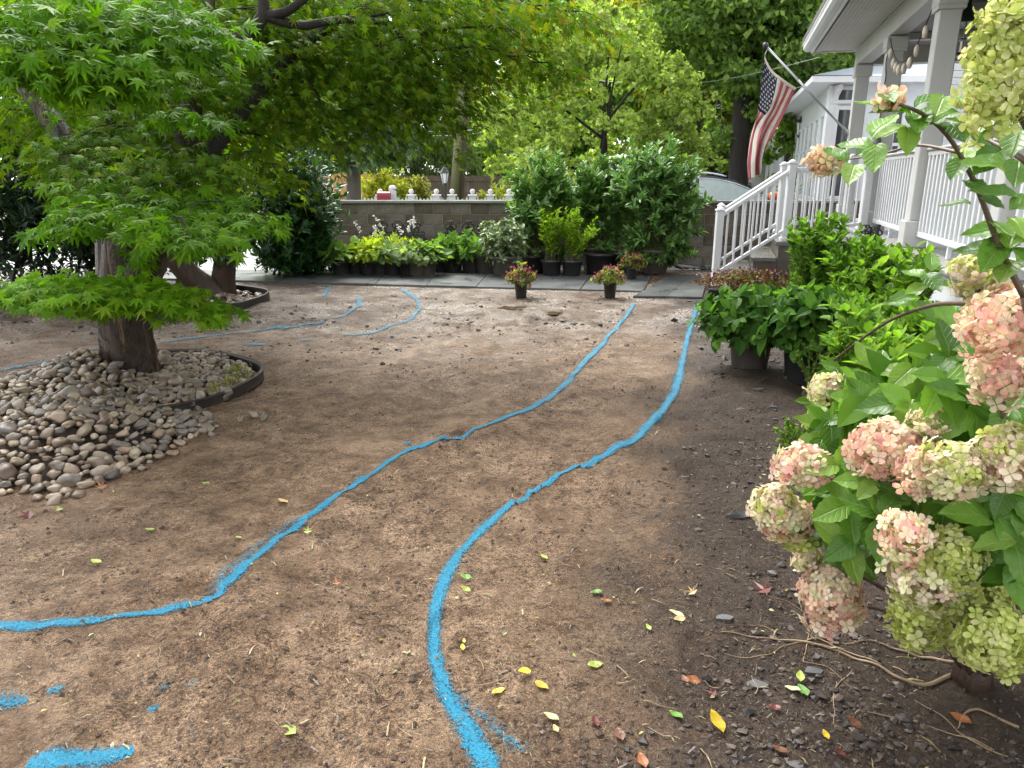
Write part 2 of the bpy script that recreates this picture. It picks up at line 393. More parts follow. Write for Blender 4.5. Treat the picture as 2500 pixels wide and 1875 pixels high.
# ------------------------------------------------------------------ ground
FEET = []
_fr = np.random.default_rng(5)
for (x_, y_, a_) in ((.05, 3.35, .3), (.42, 3.75, .1), (-.35, 4.2, -.5), (.25, 4.6, .2), (-.9, 3.0, .9), (-1.2, 2.5, .7), (-.25, 2.2, -.2), (.15, 2.75, .1), (.75, 2.9, .3), (.95, 3.6, .2), (1.0, 4.4, .1), (.6, 5.3, .2), (-.6, 5.4, -.3), (-1.4, 4.9, .5), (-.2, 6.4, .1), (-1.1, 6.6, -.2), (.5, 6.9, .3), (-1.9, 7.4, .6), (-.7, 7.9, -.5), (.3, 8.3, .2), (1.1, 7.6, .1), (-2.6, 7.9, .8), (.62, 2.1, -.3), (-.75, 1.9, .5)):
    FEET.append((x_, y_, math.cos(a_), math.sin(a_), _fr.uniform(.6, 1.2)))
def feet(x, y):
    h = np.zeros_like(x)
    for (cx, cy, c, s, k) in FEET:
        dx, dy = x-cx, y-cy; a = dx*c+dy*s; b = -dx*s+dy*c
        r = np.sqrt((a/(.052+.012*np.sin(b*14)))**2+(b/.145)**2)
        h += k*(-.018*(1-sstep(.75, 1.05, r))+.010*np.exp(-((r-1.25)/.18)**2)+.0022*np.sin(b*190)*(1-sstep(.6, .95, r)))
    return h
def gh(x, y):
    x = np.asarray(x, float); y = np.asarray(y, float)
    flat = 1-sstep(9.0, 10.0, y)
    h = .026*noise(x*.9, y*.9, seed=1)+.018*noise(x*3.1, y*3.1, seed=2)
    b = noise(x*8, y*8, seed=3); sm = sstep(-.35, .35, noise(x*1.3, y*1.3, seed=9)); h = h+(.004+.014*sm)*b+(.0015+.008*sm)*noise(x*19, y*19, seed=4)
    h = h+feet(x, y)
    rough_r = sstep(-.3, .6, x-(.27*y-.23))
    h = h+rough_r*(.010*noise(x*13, y*13, seed=5)+.014*np.maximum(noise(x*4.5, y*4.5, seed=6), 0))
    ridge = sstep(6.5, 8.0, y)*(1-sstep(9.3, 9.9, y))
    h = h+ridge*(.007*noise(x*6, y*4, seed=8)+.006*noise(x*14, y*11, seed=10))
    return h*(.25+.75*flat)-.012*(1-flat)

tag(MB().add([(-400, -60, -.10), (400, -60, -.10), (400, 600, -.10), (-400, 600, -.10)], [(0, 1, 2, 3)]).obj('ground', M_GRASS), kind='structure')

def make_soil():
    m, N, L = mat_new('soil'); b, o = princ(N, L, (.1, .07, .05), .6, .5)
    tc = N.new('ShaderNodeTexCoord'); sp = N.new('ShaderNodeSeparateXYZ'); L.new(tc.outputs['Object'], sp.inputs[0])
    def mth(op, x, y=None, cl=False):
        k = N.new('ShaderNodeMath'); k.operation = op; k.use_clamp = cl
        for i, q in enumerate((x, y)):
            if q is None: continue
            if isinstance(q, (int, float)): k.inputs[i].default_value = q
            else: L.new(q, k.inputs[i])
        return k.outputs[0]
    big = tex_noise(N, L, 1.1, 5, .6); mid = tex_noise(N, L, 5.5, 5, .72, dist=.4); fine = tex_noise(N, L, 46, 5, .85); grit = tex_noise(N, L, 120, 3, .9)
    c = ramp(N, L, mid.outputs[0], [(.28, (.122, .074, .044)), (.45, (.255, .166, .102)), (.62, (.42, .292, .190))]).outputs[0]
    c = mixc(N, L, ramp(N, L, big.outputs[0], [(.40, (0, 0, 0)), (.62, (1, 1, 1))]).outputs[0], c, mixc(N, L, 1.0, c, (.74, .70, .66), 'MULTIPLY'))
    f = ramp(N, L, fine.outputs[0], [(.36, (.22, .20, .19)), (.47, (.85, .84, .83)), (.56, (1.1, 1.1, 1.1)), (.70, (1.45, 1.42, 1.36))]).outputs[0]
    patch = ramp(N, L, tex_noise(N, L, 1.7, 4, .65, dist=.5).outputs[0], [(.40, (.45, .45, .45)), (.58, (1, 1, 1))]).outputs[0]
    c = mixc(N, L, patch, c, mixc(N, L, 1.0, c, f, 'MULTIPLY'))
    g = ramp(N, L, grit.outputs[0], [(.37, (.28, .25, .23)), (.50, (1, 1, 1)), (.64, (1.6, 1.55, 1.46))]).outputs[0]
    c = mixc(N, L, patch, c, mixc(N, L, 1.0, c, g, 'MULTIPLY'))
    chur = tex_noise(N, L, 21, 6, .82, dist=.6)
    ck = ramp(N, L, chur.outputs[0], [(.38, (.24, .21, .19)), (.455, (1, 1, 1))]).outputs[0]
    c = mixc(N, L, patch, c, mixc(N, L, 1.0, c, ck, 'MULTIPLY'))
    # dark compost worked into the bed along the porch
    edge = mth('SUBTRACT', sp.outputs[0], mth('SUBTRACT', mth('MULTIPLY', sp.outputs[1], .27), .23))
    edge = mth('ADD', edge, mth('MULTIPLY', mth('SUBTRACT', mid.outputs[0], .5), 1.4))
    edge = mth('ADD', edge, mth('MULTIPLY', mth('SUBTRACT', big.outputs[0], .5), 1.2))
    mk = N.new('ShaderNodeMapRange'); mk.interpolation_type = 'SMOOTHSTEP'; _in(mk, 1, -.42); _in(mk, 2, .32); L.new(edge, mk.inputs[0])
    dark = ramp(N, L, fine.outputs[0], [(.3, (.016, .012, .010)), (.55, (.050, .037, .030)), (.75, (.105, .078, .060))]).outputs[0]
    c = mixc(N, L, mth('MULTIPLY', mk.outputs[0], .86), c, dark)
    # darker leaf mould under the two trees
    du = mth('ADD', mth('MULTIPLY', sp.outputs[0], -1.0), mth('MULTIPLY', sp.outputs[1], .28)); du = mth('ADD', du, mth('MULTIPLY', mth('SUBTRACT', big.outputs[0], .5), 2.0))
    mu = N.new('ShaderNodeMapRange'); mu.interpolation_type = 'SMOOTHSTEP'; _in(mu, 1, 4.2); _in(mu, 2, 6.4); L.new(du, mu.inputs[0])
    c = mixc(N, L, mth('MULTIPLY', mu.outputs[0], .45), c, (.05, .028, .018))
    # faint moss / grass residue
    ms = ramp(N, L, tex_noise(N, L, 2.3, 5, .7).outputs[0], [(.56, (0, 0, 0)), (.72, (1, 1, 1))]).outputs[0]
    fm = ramp(N, L, tex_noise(N, L, 60, 4, .7).outputs[0], [(.48, (0, 0, 0)), (.56, (1, 1, 1))]).outputs[0]
    c = mixc(N, L, mth('MULTIPLY', mth('MULTIPLY', ms, fm), .55), c, (.16, .14, .045))
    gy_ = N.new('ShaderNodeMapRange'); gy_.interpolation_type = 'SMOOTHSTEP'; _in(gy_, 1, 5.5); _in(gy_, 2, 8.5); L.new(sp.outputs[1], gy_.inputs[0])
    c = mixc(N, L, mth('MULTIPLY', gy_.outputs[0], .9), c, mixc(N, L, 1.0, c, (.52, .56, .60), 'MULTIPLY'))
    L.new(c, b.inputs['Base Color'])
    # standing wetness toward the walkway
    wy = N.new('ShaderNodeMapRange'); wy.interpolation_type = 'SMOOTHSTEP'; _in(wy, 1, 5.0); _in(wy, 2, 8.3); L.new(sp.outputs[1], wy.inputs[0])
    wet = ramp(N, L, tex_noise(N, L, 1.5, 6, .75, dist=.3).outputs[0], [(.42, (0, 0, 0)), (.56, (1, 1, 1))]).outputs[0]
    r0 = ramp(N, L, fine.outputs[0], [(.3, (.42,)*3), (.65, (.72,)*3)]).outputs[0]
    rr = mixc(N, L, mth('MULTIPLY', mth('MULTIPLY', wy.outputs[0], wet), .9), r0, (.19, .19, .19))
    L.new(mth('ADD', .22, mth('MULTIPLY', mth('MULTIPLY', wy.outputs[0], wet), .70)), b.inputs['Specular IOR Level'])
    L.new(rr, b.inputs['Roughness'])
    hh = mth('ADD', mth('MULTIPLY', fine.outputs[0], 1.0), mth('MULTIPLY', grit.outputs[0], .45)); hh = mth('ADD', hh, mth('MULTIPLY', mid.outputs[0], .8)); hh = mth('ADD', hh, mth('MULTIPLY', mth('MINIMUM', chur.outputs[0], .5), 1.6))
    bn = N.new('ShaderNodeBump'); _in(bn, 'Distance', .030); L.new(hh, bn.inputs['Height']); L.new(mth('SUBTRACT', 1.0, mth('MULTIPLY', mth('MULTIPLY', wy.outputs[0], wet), .45)), bn.inputs['Strength']); L.new(bn.outputs[0], b.inputs['Normal'])
    nr, nc = 365, 370
    ys = -1.0+(np.linspace(0, 1, nr)**1.0*0+np.exp(np.linspace(math.log(1.3), math.log(14.4), nr)))
    tn = np.tan(np.linspace(-math.radians(57), math.radians(57), nc)*.98)
    Y = np.repeat(ys[:, None], nc, 1); X = (Y+1.6)*tn[None, :]
    Z = gh(X, Y)
    V = np.stack([X, Y, Z], -1).reshape(-1, 3)
    i = np.arange(nr*nc).reshape(nr, nc)
    F = np.stack([i[:-1, :-1], i[:-1, 1:], i[1:, 1:], i[1:, :-1]], -1).reshape(-1, 4)
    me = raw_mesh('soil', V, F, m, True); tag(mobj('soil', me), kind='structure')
make_soil()

# street beyond the garden, with its kerb
tag(MB().add([(-60, 12.75, -.004), (60, 12.75, -.004), (60, 22.6, -.004), (-60, 22.6, -.004)], [(0, 1, 2, 3)]).obj('street', M_ASPHALT), kind='structure')
kb = MB()
for i in range(40): kb.box((-39+2*i, 22.68, .03), (1.985, .16, .16), bev=.015)
k0 = thing('kerb', 'pale concrete kerb along the far side of the street', 'kerb', (0, 22.68, 0))
kme = MB().box((0, 0, 0), (1.985, .16, .16), bev=.015).mesh('kerb_stone', mat_plain('kerb_concrete', (.36, .35, .33), (.28, .27, .26), .5, 6, .2, 40, .004, objrand=.08))
for i in range(16): place('kerb_stone', kme, Matrix.Translation((-17+2*i, 22.68, .03)), k0)

# bluestone walkway
M_BLUESTONE = mat_plain('bluestone', (.060, .066, .066), (.105, .108, .104), .24, 2.6, .25, 26, .004, objrand=.16, rough2=.42)
path_root = thing('walkway', None, None, (0, 10.6, 0), kind='structure')
def quadslab(pts, z1, t, mat, name, parent, gap=.006):
    pts = [np.array(p[:2], float) for p in pts]; c = sum(pts)/4
    pts = [p+(c-p)/np.linalg.norm(c-p)*gap for p in pts]
    e = .006; v = []
    ins = [p+(c-p)/np.linalg.norm(c-p)*e for p in pts]
    v += [(*p, z1-t) for p in pts]+[(*p, z1-e) for p in pts]+[(*p, z1) for p in ins]
    f = [(i, (i+1) % 4, 4+(i+1) % 4, 4+i) for i in range(4)]+[(4+i, 4+(i+1) % 4, 8+(i+1) % 4, 8+i) for i in range(4)]+[(8, 9, 10, 11)]
    return MB().add(v, f).obj(name, mat, parent)
def lerp(a, b, t): return np.array(a)*(1-t)+np.array(b)*t
fA, fB = G(560, 687), G(1570, 713)            # front edge of the walkway
bA, bB = G(560, 661), G(1570, 676)
cuts = [-.42, -.28, -.14, 0, .135, .25, .375, .50, .62, .735, .86, 1.0]
for i in range(len(cuts)-1):
    f0, f1, b0, b1 = lerp(fA, fB, cuts[i]), lerp(fA, fB, cuts[i+1]), lerp(bA, bB, cuts[i]+.02), lerp(bA, bB, cuts[i+1]+.02)
    if i % 3 == 1:
        m0, m1 = lerp(f0, b0, .52), lerp(f1, b1, .52)
        quadslab([f0, f1, m1, m0], .018+.004*(i % 2), .06, M_BLUESTONE, 'flagstone', path_root); quadslab([m0, m1, b1, b0], .020, .06, M_BLUESTONE, 'flagstone', path_root)
    else: quadslab([f0, f1, b1, b0], .019+.003*(i % 2), .06, M_BLUESTONE, 'flagstone', path_root)
for c4 in ([(1545, 727), (1625, 727), (1660, 700), (1592, 702)], [(1625, 727), (1715, 729), (1722, 701), (1660, 700)], [(1592, 702), (1660, 700), (1690, 676), (1625, 676)], [(1660, 700), (1722, 701), (1738, 676), (1690, 676)]):
    quadslab([G(*q) for q in c4], .024, .06, M_BLUESTONE, 'flagstone', path_root)

# ------------------------------------------------------------------ blue marking paint
def mat_paint(name, cover, crisp=1.0):
    m, N, L = mat_new(name); b, o = princ(N, L, (.008, .20, .42), .5, .3)
    uv = N.new('ShaderNodeUVMap'); sp = N.new('ShaderNodeSeparateXYZ'); L.new(uv.outputs[0], sp.inputs[0])
    def mth(op, x, y=None, cl=False):
        k = N.new('ShaderNodeMath'); k.operation = op; k.use_clamp = cl
        for i, q in enumerate((x, y)):
            if q is None: continue
            if isinstance(q, (int, float)): k.inputs[i].default_value = q
            else: L.new(q, k.inputs[i])
        return k.outputs[0]
    ed = mth('MULTIPLY', mth('ABSOLUTE', mth('SUBTRACT', sp.outputs[0], .5)), 2.0)     # 0 centre .. 1 rim
    n1 = tex_noise(N, L, 16, 3, .6); n2 = tex_noise(N, L, 130, 3, .8); n3 = tex_noise(N, L, 330, 2, .8)
    body = mth('SUBTRACT', cover, ed); body = mth('ADD', body, mth('MULTIPLY', mth('SUBTRACT', n1.outputs[0], .5), .45))
    body = mth('ADD', mth('MULTIPLY', body, 1.7*crisp), mth('ADD', mth('MULTIPLY', mth('SUBTRACT', n2.outputs[0], .5), 3.6), mth('MULTIPLY', mth('SUBTRACT', n3.outputs[0], .5), 3.4)))
    al = mth('MULTIPLY', body, 5.0, True)
    rim = mth('SUBTRACT', 1.0, ed, True); al = mth('MULTIPLY', al, mth('MULTIPLY', rim, 4.0, True))
    pc = ramp(N, L, n2.outputs[0], [(.35, (.003, .080, .145)), (.5, (.004, .155, .255)), (.7, (.014, .205, .32))]).outputs[0]
    L.new(pc, b.inputs['Base Color']); L.new(al, b.inputs['Alpha'])
    hh = mth('ADD', mth('MULTIPLY', n2.outputs[0], 1.0), tex_noise(N, L, 42, 8, .75).outputs[0]); L.new(bumpn(N, L, hh, .6, .012), b.inputs['Normal'])
    return m
M_PAINT, M_PAINTF, M_PAINTV = mat_paint('marking_paint', .46, 1.55), mat_paint('marking_paint_thin', .26), mat_paint('marking_paint_specks', -.02)
def paint(pts, width, label, mat=M_PAINT, wj=.42):
    W = np.array([G(x*K, y*K)[:2] for x, y in pts])
    seg = np.r_[0, np.cumsum(np.linalg.norm(np.diff(W, axis=0), axis=1))]
    n = max(8, int(seg[-1]/.022)); t = np.linspace(0, seg[-1], n)
    # smooth by repeated averaging of the resampled line
    q = np.stack([np.interp(t, seg, W[:, 0]), np.interp(t, seg, W[:, 1])], 1)
    for _ in range(10): q[1:-1] = (q[:-2]+2*q[1:-1]+q[2:])/4
    T = unit(np.gradient(q, axis=0)); Nn = np.stack([-T[:, 1], T[:, 0]], 1)
    wd = width*(1+wj*noise(t*1.3, t*0+7.7, seed=21)+.16*noise(t*6, t*0+3, seed=22)+.10*noise(t*17, t*0+5, seed=23))*2.0*np.clip(np.minimum(t+.01, seg[-1]-t+.01)/.05, .05, 1)**.5
    na = 9; off = np.linspace(-.5, .5, na)
    XY = q[:, None, :]+Nn[:, None, :]*(wd[:, None, None]*off[None, :, None])
    Z = gh(XY[..., 0], XY[..., 1])+.0035+.0011*np.maximum(XY[..., 1]-1, 0)
    V = np.concatenate([XY, Z[..., None]], -1).reshape(-1, 3); i = np.arange(n*na).reshape(n, na)
    F = np.stack([i[:-1, :-1], i[:-1, 1:], i[1:, 1:], i[1:, :-1]], -1).reshape(-1, 4)
    uv = np.stack([np.repeat((off+.5)[None, :], n, 0), np.repeat(t[:, None], na, 1)], -1).reshape(-1, 2)
    o = mobj('paint_line', raw_mesh('paint_line', V, F, mat, True, None, uv)); tag(o, label, 'paint line', 'blue marking paint on the soil'); return o
paint([(-40, 1367), (100, 1358), (250, 1347), (400, 1324), (440, 1320)], .046, 'thin blue paint line meeting the long one at a sharp corner')
paint([(448, 1322), (500, 1268), (560, 1203), (640, 1135), (740, 1062), (830, 1001), (900, 968), (1000, 942), (1080, 915), (1150, 885), (1210, 845), (1250, 803), (1300, 748), (1340, 700), (1370, 655)], .048, 'long curving blue paint line through the middle of the yard')
paint([(1066, 1685), (1000, 1572), (955, 1490), (937, 1420), (937, 1350), (950, 1280), (980, 1210), (1040, 1140), (1120, 1075), (1200, 1032), (1300, 992), (1370, 955), (1420, 905), (1455, 850), (1470, 800), (1485, 730), (1508, 655)], .055, 'bold S-shaped blue paint line running up to the stair')
paint([(985, 1505), (1040, 1560), (1085, 1602), (1140, 1640)], .07, 'faint blue overspray forking off the bold curved line', M_PAINTV)
paint([(455, 1290), (520, 1215), (590, 1160), (640, 1120)], .10, 'faint speckled overspray beside the corner of the blue line', M_PAINTV)
paint([(345, 745), (450, 731), (560, 716), (680, 696), (750, 676), (780, 658), (772, 644)], .085, 'broken blue paint line passing behind the maple trunk', M_PAINTF)
paint([(740, 724), (820, 711), (880, 690), (908, 662), (900, 645), (870, 625)], .085, 'patchy hooked blue paint line ending at the walkway', M_PAINTF)
paint([(528, 753), (580, 748)], .075, 'short blue paint dash nearest the maple ring', M_PAINTF)
paint([(645, 741), (685, 735)], .075, 'shorter blue paint dash midway to the walkway', M_PAINTF)
paint([(700, 640), (712, 620)], .07, 'tiny blue paint spot against the walkway edge', M_PAINTF)
paint([(-30, 850), (40, 836), (92, 824)], .07, 'blue paint dash at the picture edge beyond the pebbles', M_PAINTF)
paint([(115, 819), (168, 810)], .07, 'small blue dash between pebbles and trunk', M_PAINTF)
paint([(-20, 803), (70, 786), (145, 772)], .06, 'dull blue paint line in the shade under the hedge', M_PAINTF)
paint([(165, 766), (228, 757)], .06, 'dull blue dash just beside the maple trunk', M_PAINTF)
paint([(60, 1664), (120, 1656), (200, 1648), (262, 1640), (290, 1622)], .06, 'thick blue paint patch along the lower picture edge')
paint([(-30, 1530), (20, 1526), (62, 1516)], .06, 'smeared blue paint blot on the churned soil', M_PAINTF)
paint([(105, 1502), (140, 1497)], .05, 'small blue paint speck on a dark clod', M_PAINTF)
paint([(320, 1536), (345, 1532)], .05, 'tiny pair of pale blue paint specks', M_PAINTF)
paint([(400, 1497), (428, 1492)], .05, 'pale blue paint smear beside a root tangle', M_PAINTV)
paint([(335, 1492), (370, 1489)], .04, 'slight blue paint smear above the twin specks', M_PAINTV)
paint([(872, 964), (890, 960)], .05, 'lone blue paint fleck beside the long line', M_PAINTF)

# puddles
for (u, v, a, bb, lab) in ((1262, 752, .22, .07, 'shallow muddy puddle in the ruts'), (1345, 766, .13, .04, 'smaller muddy puddle beside the first')):
    c = G(u, v); n = 28; c[2] = float(gh(c[0], c[1]))+.004; vs = [(c[0], c[1], c[2])]
    for j in range(n):
        an = j*2*math.pi/n; r = 1+.5*float(noise(math.cos(an)*1.8+u, math.sin(an)*1.8, seed=31)); vs.append((c[0]+a*r*math.cos(an), c[1]+bb*2.2*r*math.sin(an), c[2]))
    tag(MB().add(vs, [(0, 1+j, 1+(j+1) % n) for j in range(n)]).obj('puddle', MATS.get('puddle_water') or mat_plain('puddle_water', (.09, .06, .038), None, .03, spec=.6)), lab, 'puddle', kind='structure')

# ------------------------------------------------------------------ concrete block wall
def mat_block():
    m, N, L = mat_new('cinder_block'); b, o = princ(N, L, (.15, .13, .11), .75, .3)
    oi = N.new('ShaderNodeObjectInfo'); r = ramp(N, L, oi.outputs['Random'], [(0, (.095, .078, .060)), (.35, (.140, .122, .098)), (.7, (.175, .165, .145)), (1, (.120, .094, .070))])
    n = tex_noise(N, L, 3.0, 5, .7); s = ramp(N, L, n.outputs[0], [(.3, (.55, .52, .48)), (.65, (1.15, 1.12, 1.08))]); c = mixc(N, L, 1.0, r.outputs[0], s.outputs[0], 'MULTIPLY')
    n2 = tex_noise(N, L, 90, 4, .8); s2 = ramp(N, L, n2.outputs[0], [(.36, (.45, .43, .4)), (.5, (1, 1, 1)), (.68, (1.6, 1.55, 1.5))]); c = mixc(N, L, .8, c, mixc(N, L, 1.0, c, s2.outputs[0], 'MULTIPLY'))
    L.new(c, b.inputs['Base Color']); L.new(bumpn(N, L, n2.outputs[0], .8, .006), b.inputs['Normal']); return m
M_BLOCK = mat_block(); M_MORTAR = mat_plain('mortar', (.32, .285, .23), (.22, .195, .15), .85, 12, .3, 60, .005)
M_CAP = mat_plain('cap_bluestone', (.20, .21, .19), (.27, .27, .24), .35, 4, .2, 30, .004, objrand=.1)
WY, WX0, WX1, WTOP = 13.4, -3.45, 6.55, 1.105
BW, BH, CH = .338, .191, .0
wall = thing('block_wall', 'long grey concrete block garden wall with a bluestone cap', 'wall', (0, WY, 0))
MB().box(((WX0+WX1)/2, WY+.10, WTOP/2-.05), (WX1-WX0-.004, .18, WTOP+.09)).obj('mortar_bed', M_MORTAR, wall)
bme = MB().box((0, 0, 0), (BW-.011, .19, BH-.011), bev=.006).mesh('block', M_BLOCK)
hme = MB().box((0, 0, 0), (BW/2-.011, .19, BH-.011), bev=.006).mesh('half_block', M_BLOCK)
for r in range(6):
    zc = WTOP-BH/2-r*BH; off = (BW/2 if r % 2 else 0); x = WX0+off
    if off: place('block', hme, Matrix.Translation((WX0+BW/4, WY+.095+random.uniform(-.003, .003), zc)), wall)
    while x+BW <= WX1+.01:
        place('block', bme, Matrix.Translation((x+BW/2, WY+.095+random.uniform(-.003, .003), zc)), wall); x += BW
x = WX0-.05
while x < WX1:
    L1 = min(random.uniform(1.0, 1.4), WX1+.05-x)
    if L1 < .3: break
    MB().box((x+L1/2, WY+.10, WTOP+.026), (L1-.008, .29, .05), bev=.008).obj('cap_stone', M_CAP, wall); x += L1

# ------------------------------------------------------------------ porch
FA = np.array([math.sin(math.radians(16.1)), math.cos(math.radians(16.1)), 0.0])   # along the front, away from the camera
FB = np.array([FA[1], -FA[0], 0.0])                                                # into the house
Zv = np.array([0, 0, 1.0]); AX = (tuple(FB), tuple(FA), (0, 0, 1))
E0 = np.array([3.18, 5.05, 0.0])                                                   # a point of the deck's front edge
def H(a, b, z): return E0+FA*a+FB*b+Zv*z
DECK = .875
porch = thing('porch', 'white front porch with square columns, balustrade and grey painted deck', 'porch', tuple(H(0, 1, 0)))
# deck boards run front to back
nb = 78
bdm = MB().box((0, 0, 0), (2.78, .134, .030), bev=.004).mesh('deck_board', M_DECK)
for i in range(nb):
    c = H(-2.6+.14*i, 1.40, DECK-.016); M = Matrix((( FB[0], FA[0], 0, c[0]), (FB[1], FA[1], 0, c[1]), (0, 0, 1, c[2]), (0, 0, 0, 1)))
    place('deck_board', bdm, M, porch)
MB().box(H(2.83, -.012, DECK-.022), (.035, 10.95, .045), AX, .01).obj('deck_nosing', M_DECK, porch)
MB().box(H(2.83, .030, DECK-.20), (.03, 10.9, .30), AX, .004).obj('skirt_board', M_WHITE2, porch)
MB().box(H(2.83, .22, .26), (.2, 10.8, .72), AX, .0).obj('foundation', M_FOUND, porch)
COLA = [-2.45, .05, 2.55, 4.95, 7.35]      # positions of the columns along the front
CW = .19
for i, a in enumerate(COLA):
    mb = MB(); mb.box(H(a, .19, (DECK+.26+3.22)/2), (CW, CW, 3.22-DECK-.26), AX, .008)
    mb.box(H(a, .19, 3.06), (CW+.05, CW+.05, .04), AX, .006); mb.box(H(a, .19, 3.14), (CW+.06, CW+.06, .13), AX, .008)
    o = mb.obj('column', M_CREAM, porch)
    MB().box(H(a, .19, DECK+.13), (CW+.075, CW+.075, .262), AX, .010).obj('column_base', M_CREAM, o)
balm = MB().box((0, 0, 0), (.042, .042, .76), bev=.004).mesh('baluster', M_WHITE)
def orient(c, X, Y): return Matrix(((X[0], Y[0], 0, c[0]), (X[1], Y[1], 0, c[1]), (0, 0, 1, c[2]), (0, 0, 0, 1)))
for a0, a1 in zip(COLA[:3], COLA[1:4]):
    p0, p1 = a0+.12, a1-.12; am = (p0+p1)/2; L1 = p1-p0
    mb = MB(); mb.box(H(am, .19, DECK+.935), (.085, L1, .03), AX, .012); mb.box(H(am, .19, DECK+.895), (.045, L1, .045), AX, .006)
    mb.obj('top_rail', M_CREAM, porch)
    br = MB().box(H(am, .19, DECK+.135), (.05, L1-.01, .055), AX, .008).obj('bottom_rail', M_WHITE, porch)
    for k in range(3): MB().box(H(p0+L1*(.2+.3*k), .19, DECK+.054), (.036, .04, .106), AX, .003).obj('rail_foot', M_WHITE, br)
    n = int(L1/.128)
    for k in range(n):
        c = H(p0+L1*(k+.5)/n, .19, DECK+.518); place('baluster', balm, orient(c, FB, FA), porch)
# beam, soffit, gutter, roof, ceiling
AE = 7.60; AM = (AE-2.8)/2; AL = AE+2.8
MB().box(H(AM, .19, 3.345), (.20, AL-.1, .25), AX, .006).obj('beam', M_CREAM, porch)
MB().box(H(AE-.12, 1.55, 3.345), (2.5, .20, .25), AX, .006).obj('end_beam', M_CREAM, porch)
cl = M_CREAM
nsp = 13; sme = MB().box((0, 0, 0), (.041, AL+.02, .014), bev=.003).mesh('soffit_plank', mat_plain('soffit_vinyl', (.52, .51, .49), (.47, .46, .44), .5, 3, objrand=.03))
for k in range(nsp):
    c = H(AM, .065-.045*k, 3.478); place('soffit_plank', sme, orient(c, FB, FA), porch)
MB().box(H(AM, -.22, 3.492), (.64, AL+.04, .012), AX).obj('soffit_backing', MATS['dark_shingle'], porch)
MB().box(H(AM, -.545, 3.53), (.03, AL+.10, .16), AX, .004).obj('fascia', M_WHITE2, porch)
MB().box(H(AE+.055, -.19, 3.52), (.70, .03, .14), AX, .004).obj('fascia', M_WHITE2, porch)
gp = [(0, 0), (-.075, 0), (-.115, .03), (-.12, .075), (-.135, .10), (-.135, .115), (-.12, .115), (-.108, .095), (-.10, .04), (-.07, .012), (0, .012)]
MB().prism(gp, FB, Zv, H(-2.85, -.56, 3.48), AL+.15, FA).obj('gutter', M_WHITE, porch)
MB().prism([(-.70, 3.60), (3.0, 4.75), (3.0, 4.82), (-.70, 3.67)], FB, Zv, H(-2.9, 0, 0), AL+.2, FA).obj('roof', M_ROOFDK, porch)
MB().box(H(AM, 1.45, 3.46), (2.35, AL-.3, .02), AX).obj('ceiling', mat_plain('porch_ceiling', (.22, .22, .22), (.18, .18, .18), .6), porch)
for k in range(4): MB().box(H(.8+1.8*k, 1.45, 3.40), (2.3, .12, .09), AX, .004).obj('ceiling_joist', M_CREAM, porch)
# house wall behind the porch
hw = thing('house', 'white clapboard house behind the porch', 'house', tuple(H(2, 2.9, 0)))
M_SHADESIDE = mat_plain('shaded_siding', (.15, .15, .15), (.125, .125, .125), .5, 2)  # white siding, with the porch's shade put into a dark grey base colour
MB().box(H(2.2, 2.95, 2.2), (.2, 11.5, 4.4), AX).obj('wall', M_SHADESIDE, hw)
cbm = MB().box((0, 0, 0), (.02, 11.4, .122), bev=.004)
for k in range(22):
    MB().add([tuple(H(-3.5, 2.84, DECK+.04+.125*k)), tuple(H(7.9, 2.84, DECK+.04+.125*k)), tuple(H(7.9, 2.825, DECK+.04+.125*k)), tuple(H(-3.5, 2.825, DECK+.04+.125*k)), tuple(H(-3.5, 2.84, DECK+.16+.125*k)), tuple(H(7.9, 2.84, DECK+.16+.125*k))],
             [(0, 1, 2, 3), (3, 2, 5, 4), (0, 3, 4), (1, 5, 2)]).obj('clapboard', M_SHADESIDE, hw)
# end wall of the porch and the sunroom wing beyond the block wall, both facing the yard
wing = thing('sunroom_wing', 'white sunroom wing with dark windows, bracketed eaves and slate-blue roof', 'house wing', (7.6, 17, 0))
WYF = 15.6                                      # front plane of the wing
wx0 = P(2019, 300, WYF)[0]; wx1 = wx0+5.2; WZT = 3.34
def rectbox(mb, x0, x1, z0, z1, y0, y1, bev=.0): return mb.box(((x0+x1)/2, (y0+y1)/2, (z0+z1)/2), (x1-x0, y1-y0, z1-z0), None, bev)
rectbox(MB(), wx0, wx1, -.1, WZT, WYF, WYF+.15).obj('front_wall', M_WHITE2, wing)
LW = 8.0; lc = np.array([wx0, WYF, 0])+FA*LW/2+FB*.07+Zv*(WZT/2-.05); MB().box(lc+FA*.08, (.14, LW, WZT+.1), AX).obj('side_wall', M_WHITE2, wing)
rectbox(MB(), wx0-.03, wx0+.16, .9, WZT-.02, WYF-.03, WYF+.02, .004).obj('corner_trim', M_WHITE, wing)
for k in range(5): rectbox(MB(), wx0+.01, wx1, .30+.135*k, .425+.135*k, WYF-.022-.0*k, WYF+.01, .004).obj('clapboard', M_WHITE2, wing)
for k in range(5):
    c = np.array([wx0, WYF, 0])+FA*LW/2-FB*.012+Zv*(.36+.135*k); MB().box(c, (.022, LW-.1, .125), AX, .004).obj('clapboard', M_WHITE2, wing)
rectbox(MB(), wx0-.02, wx1, .99, 1.06, WYF-.06, WYF+.01, .006).obj('sill_band', M_WHITE, wing)
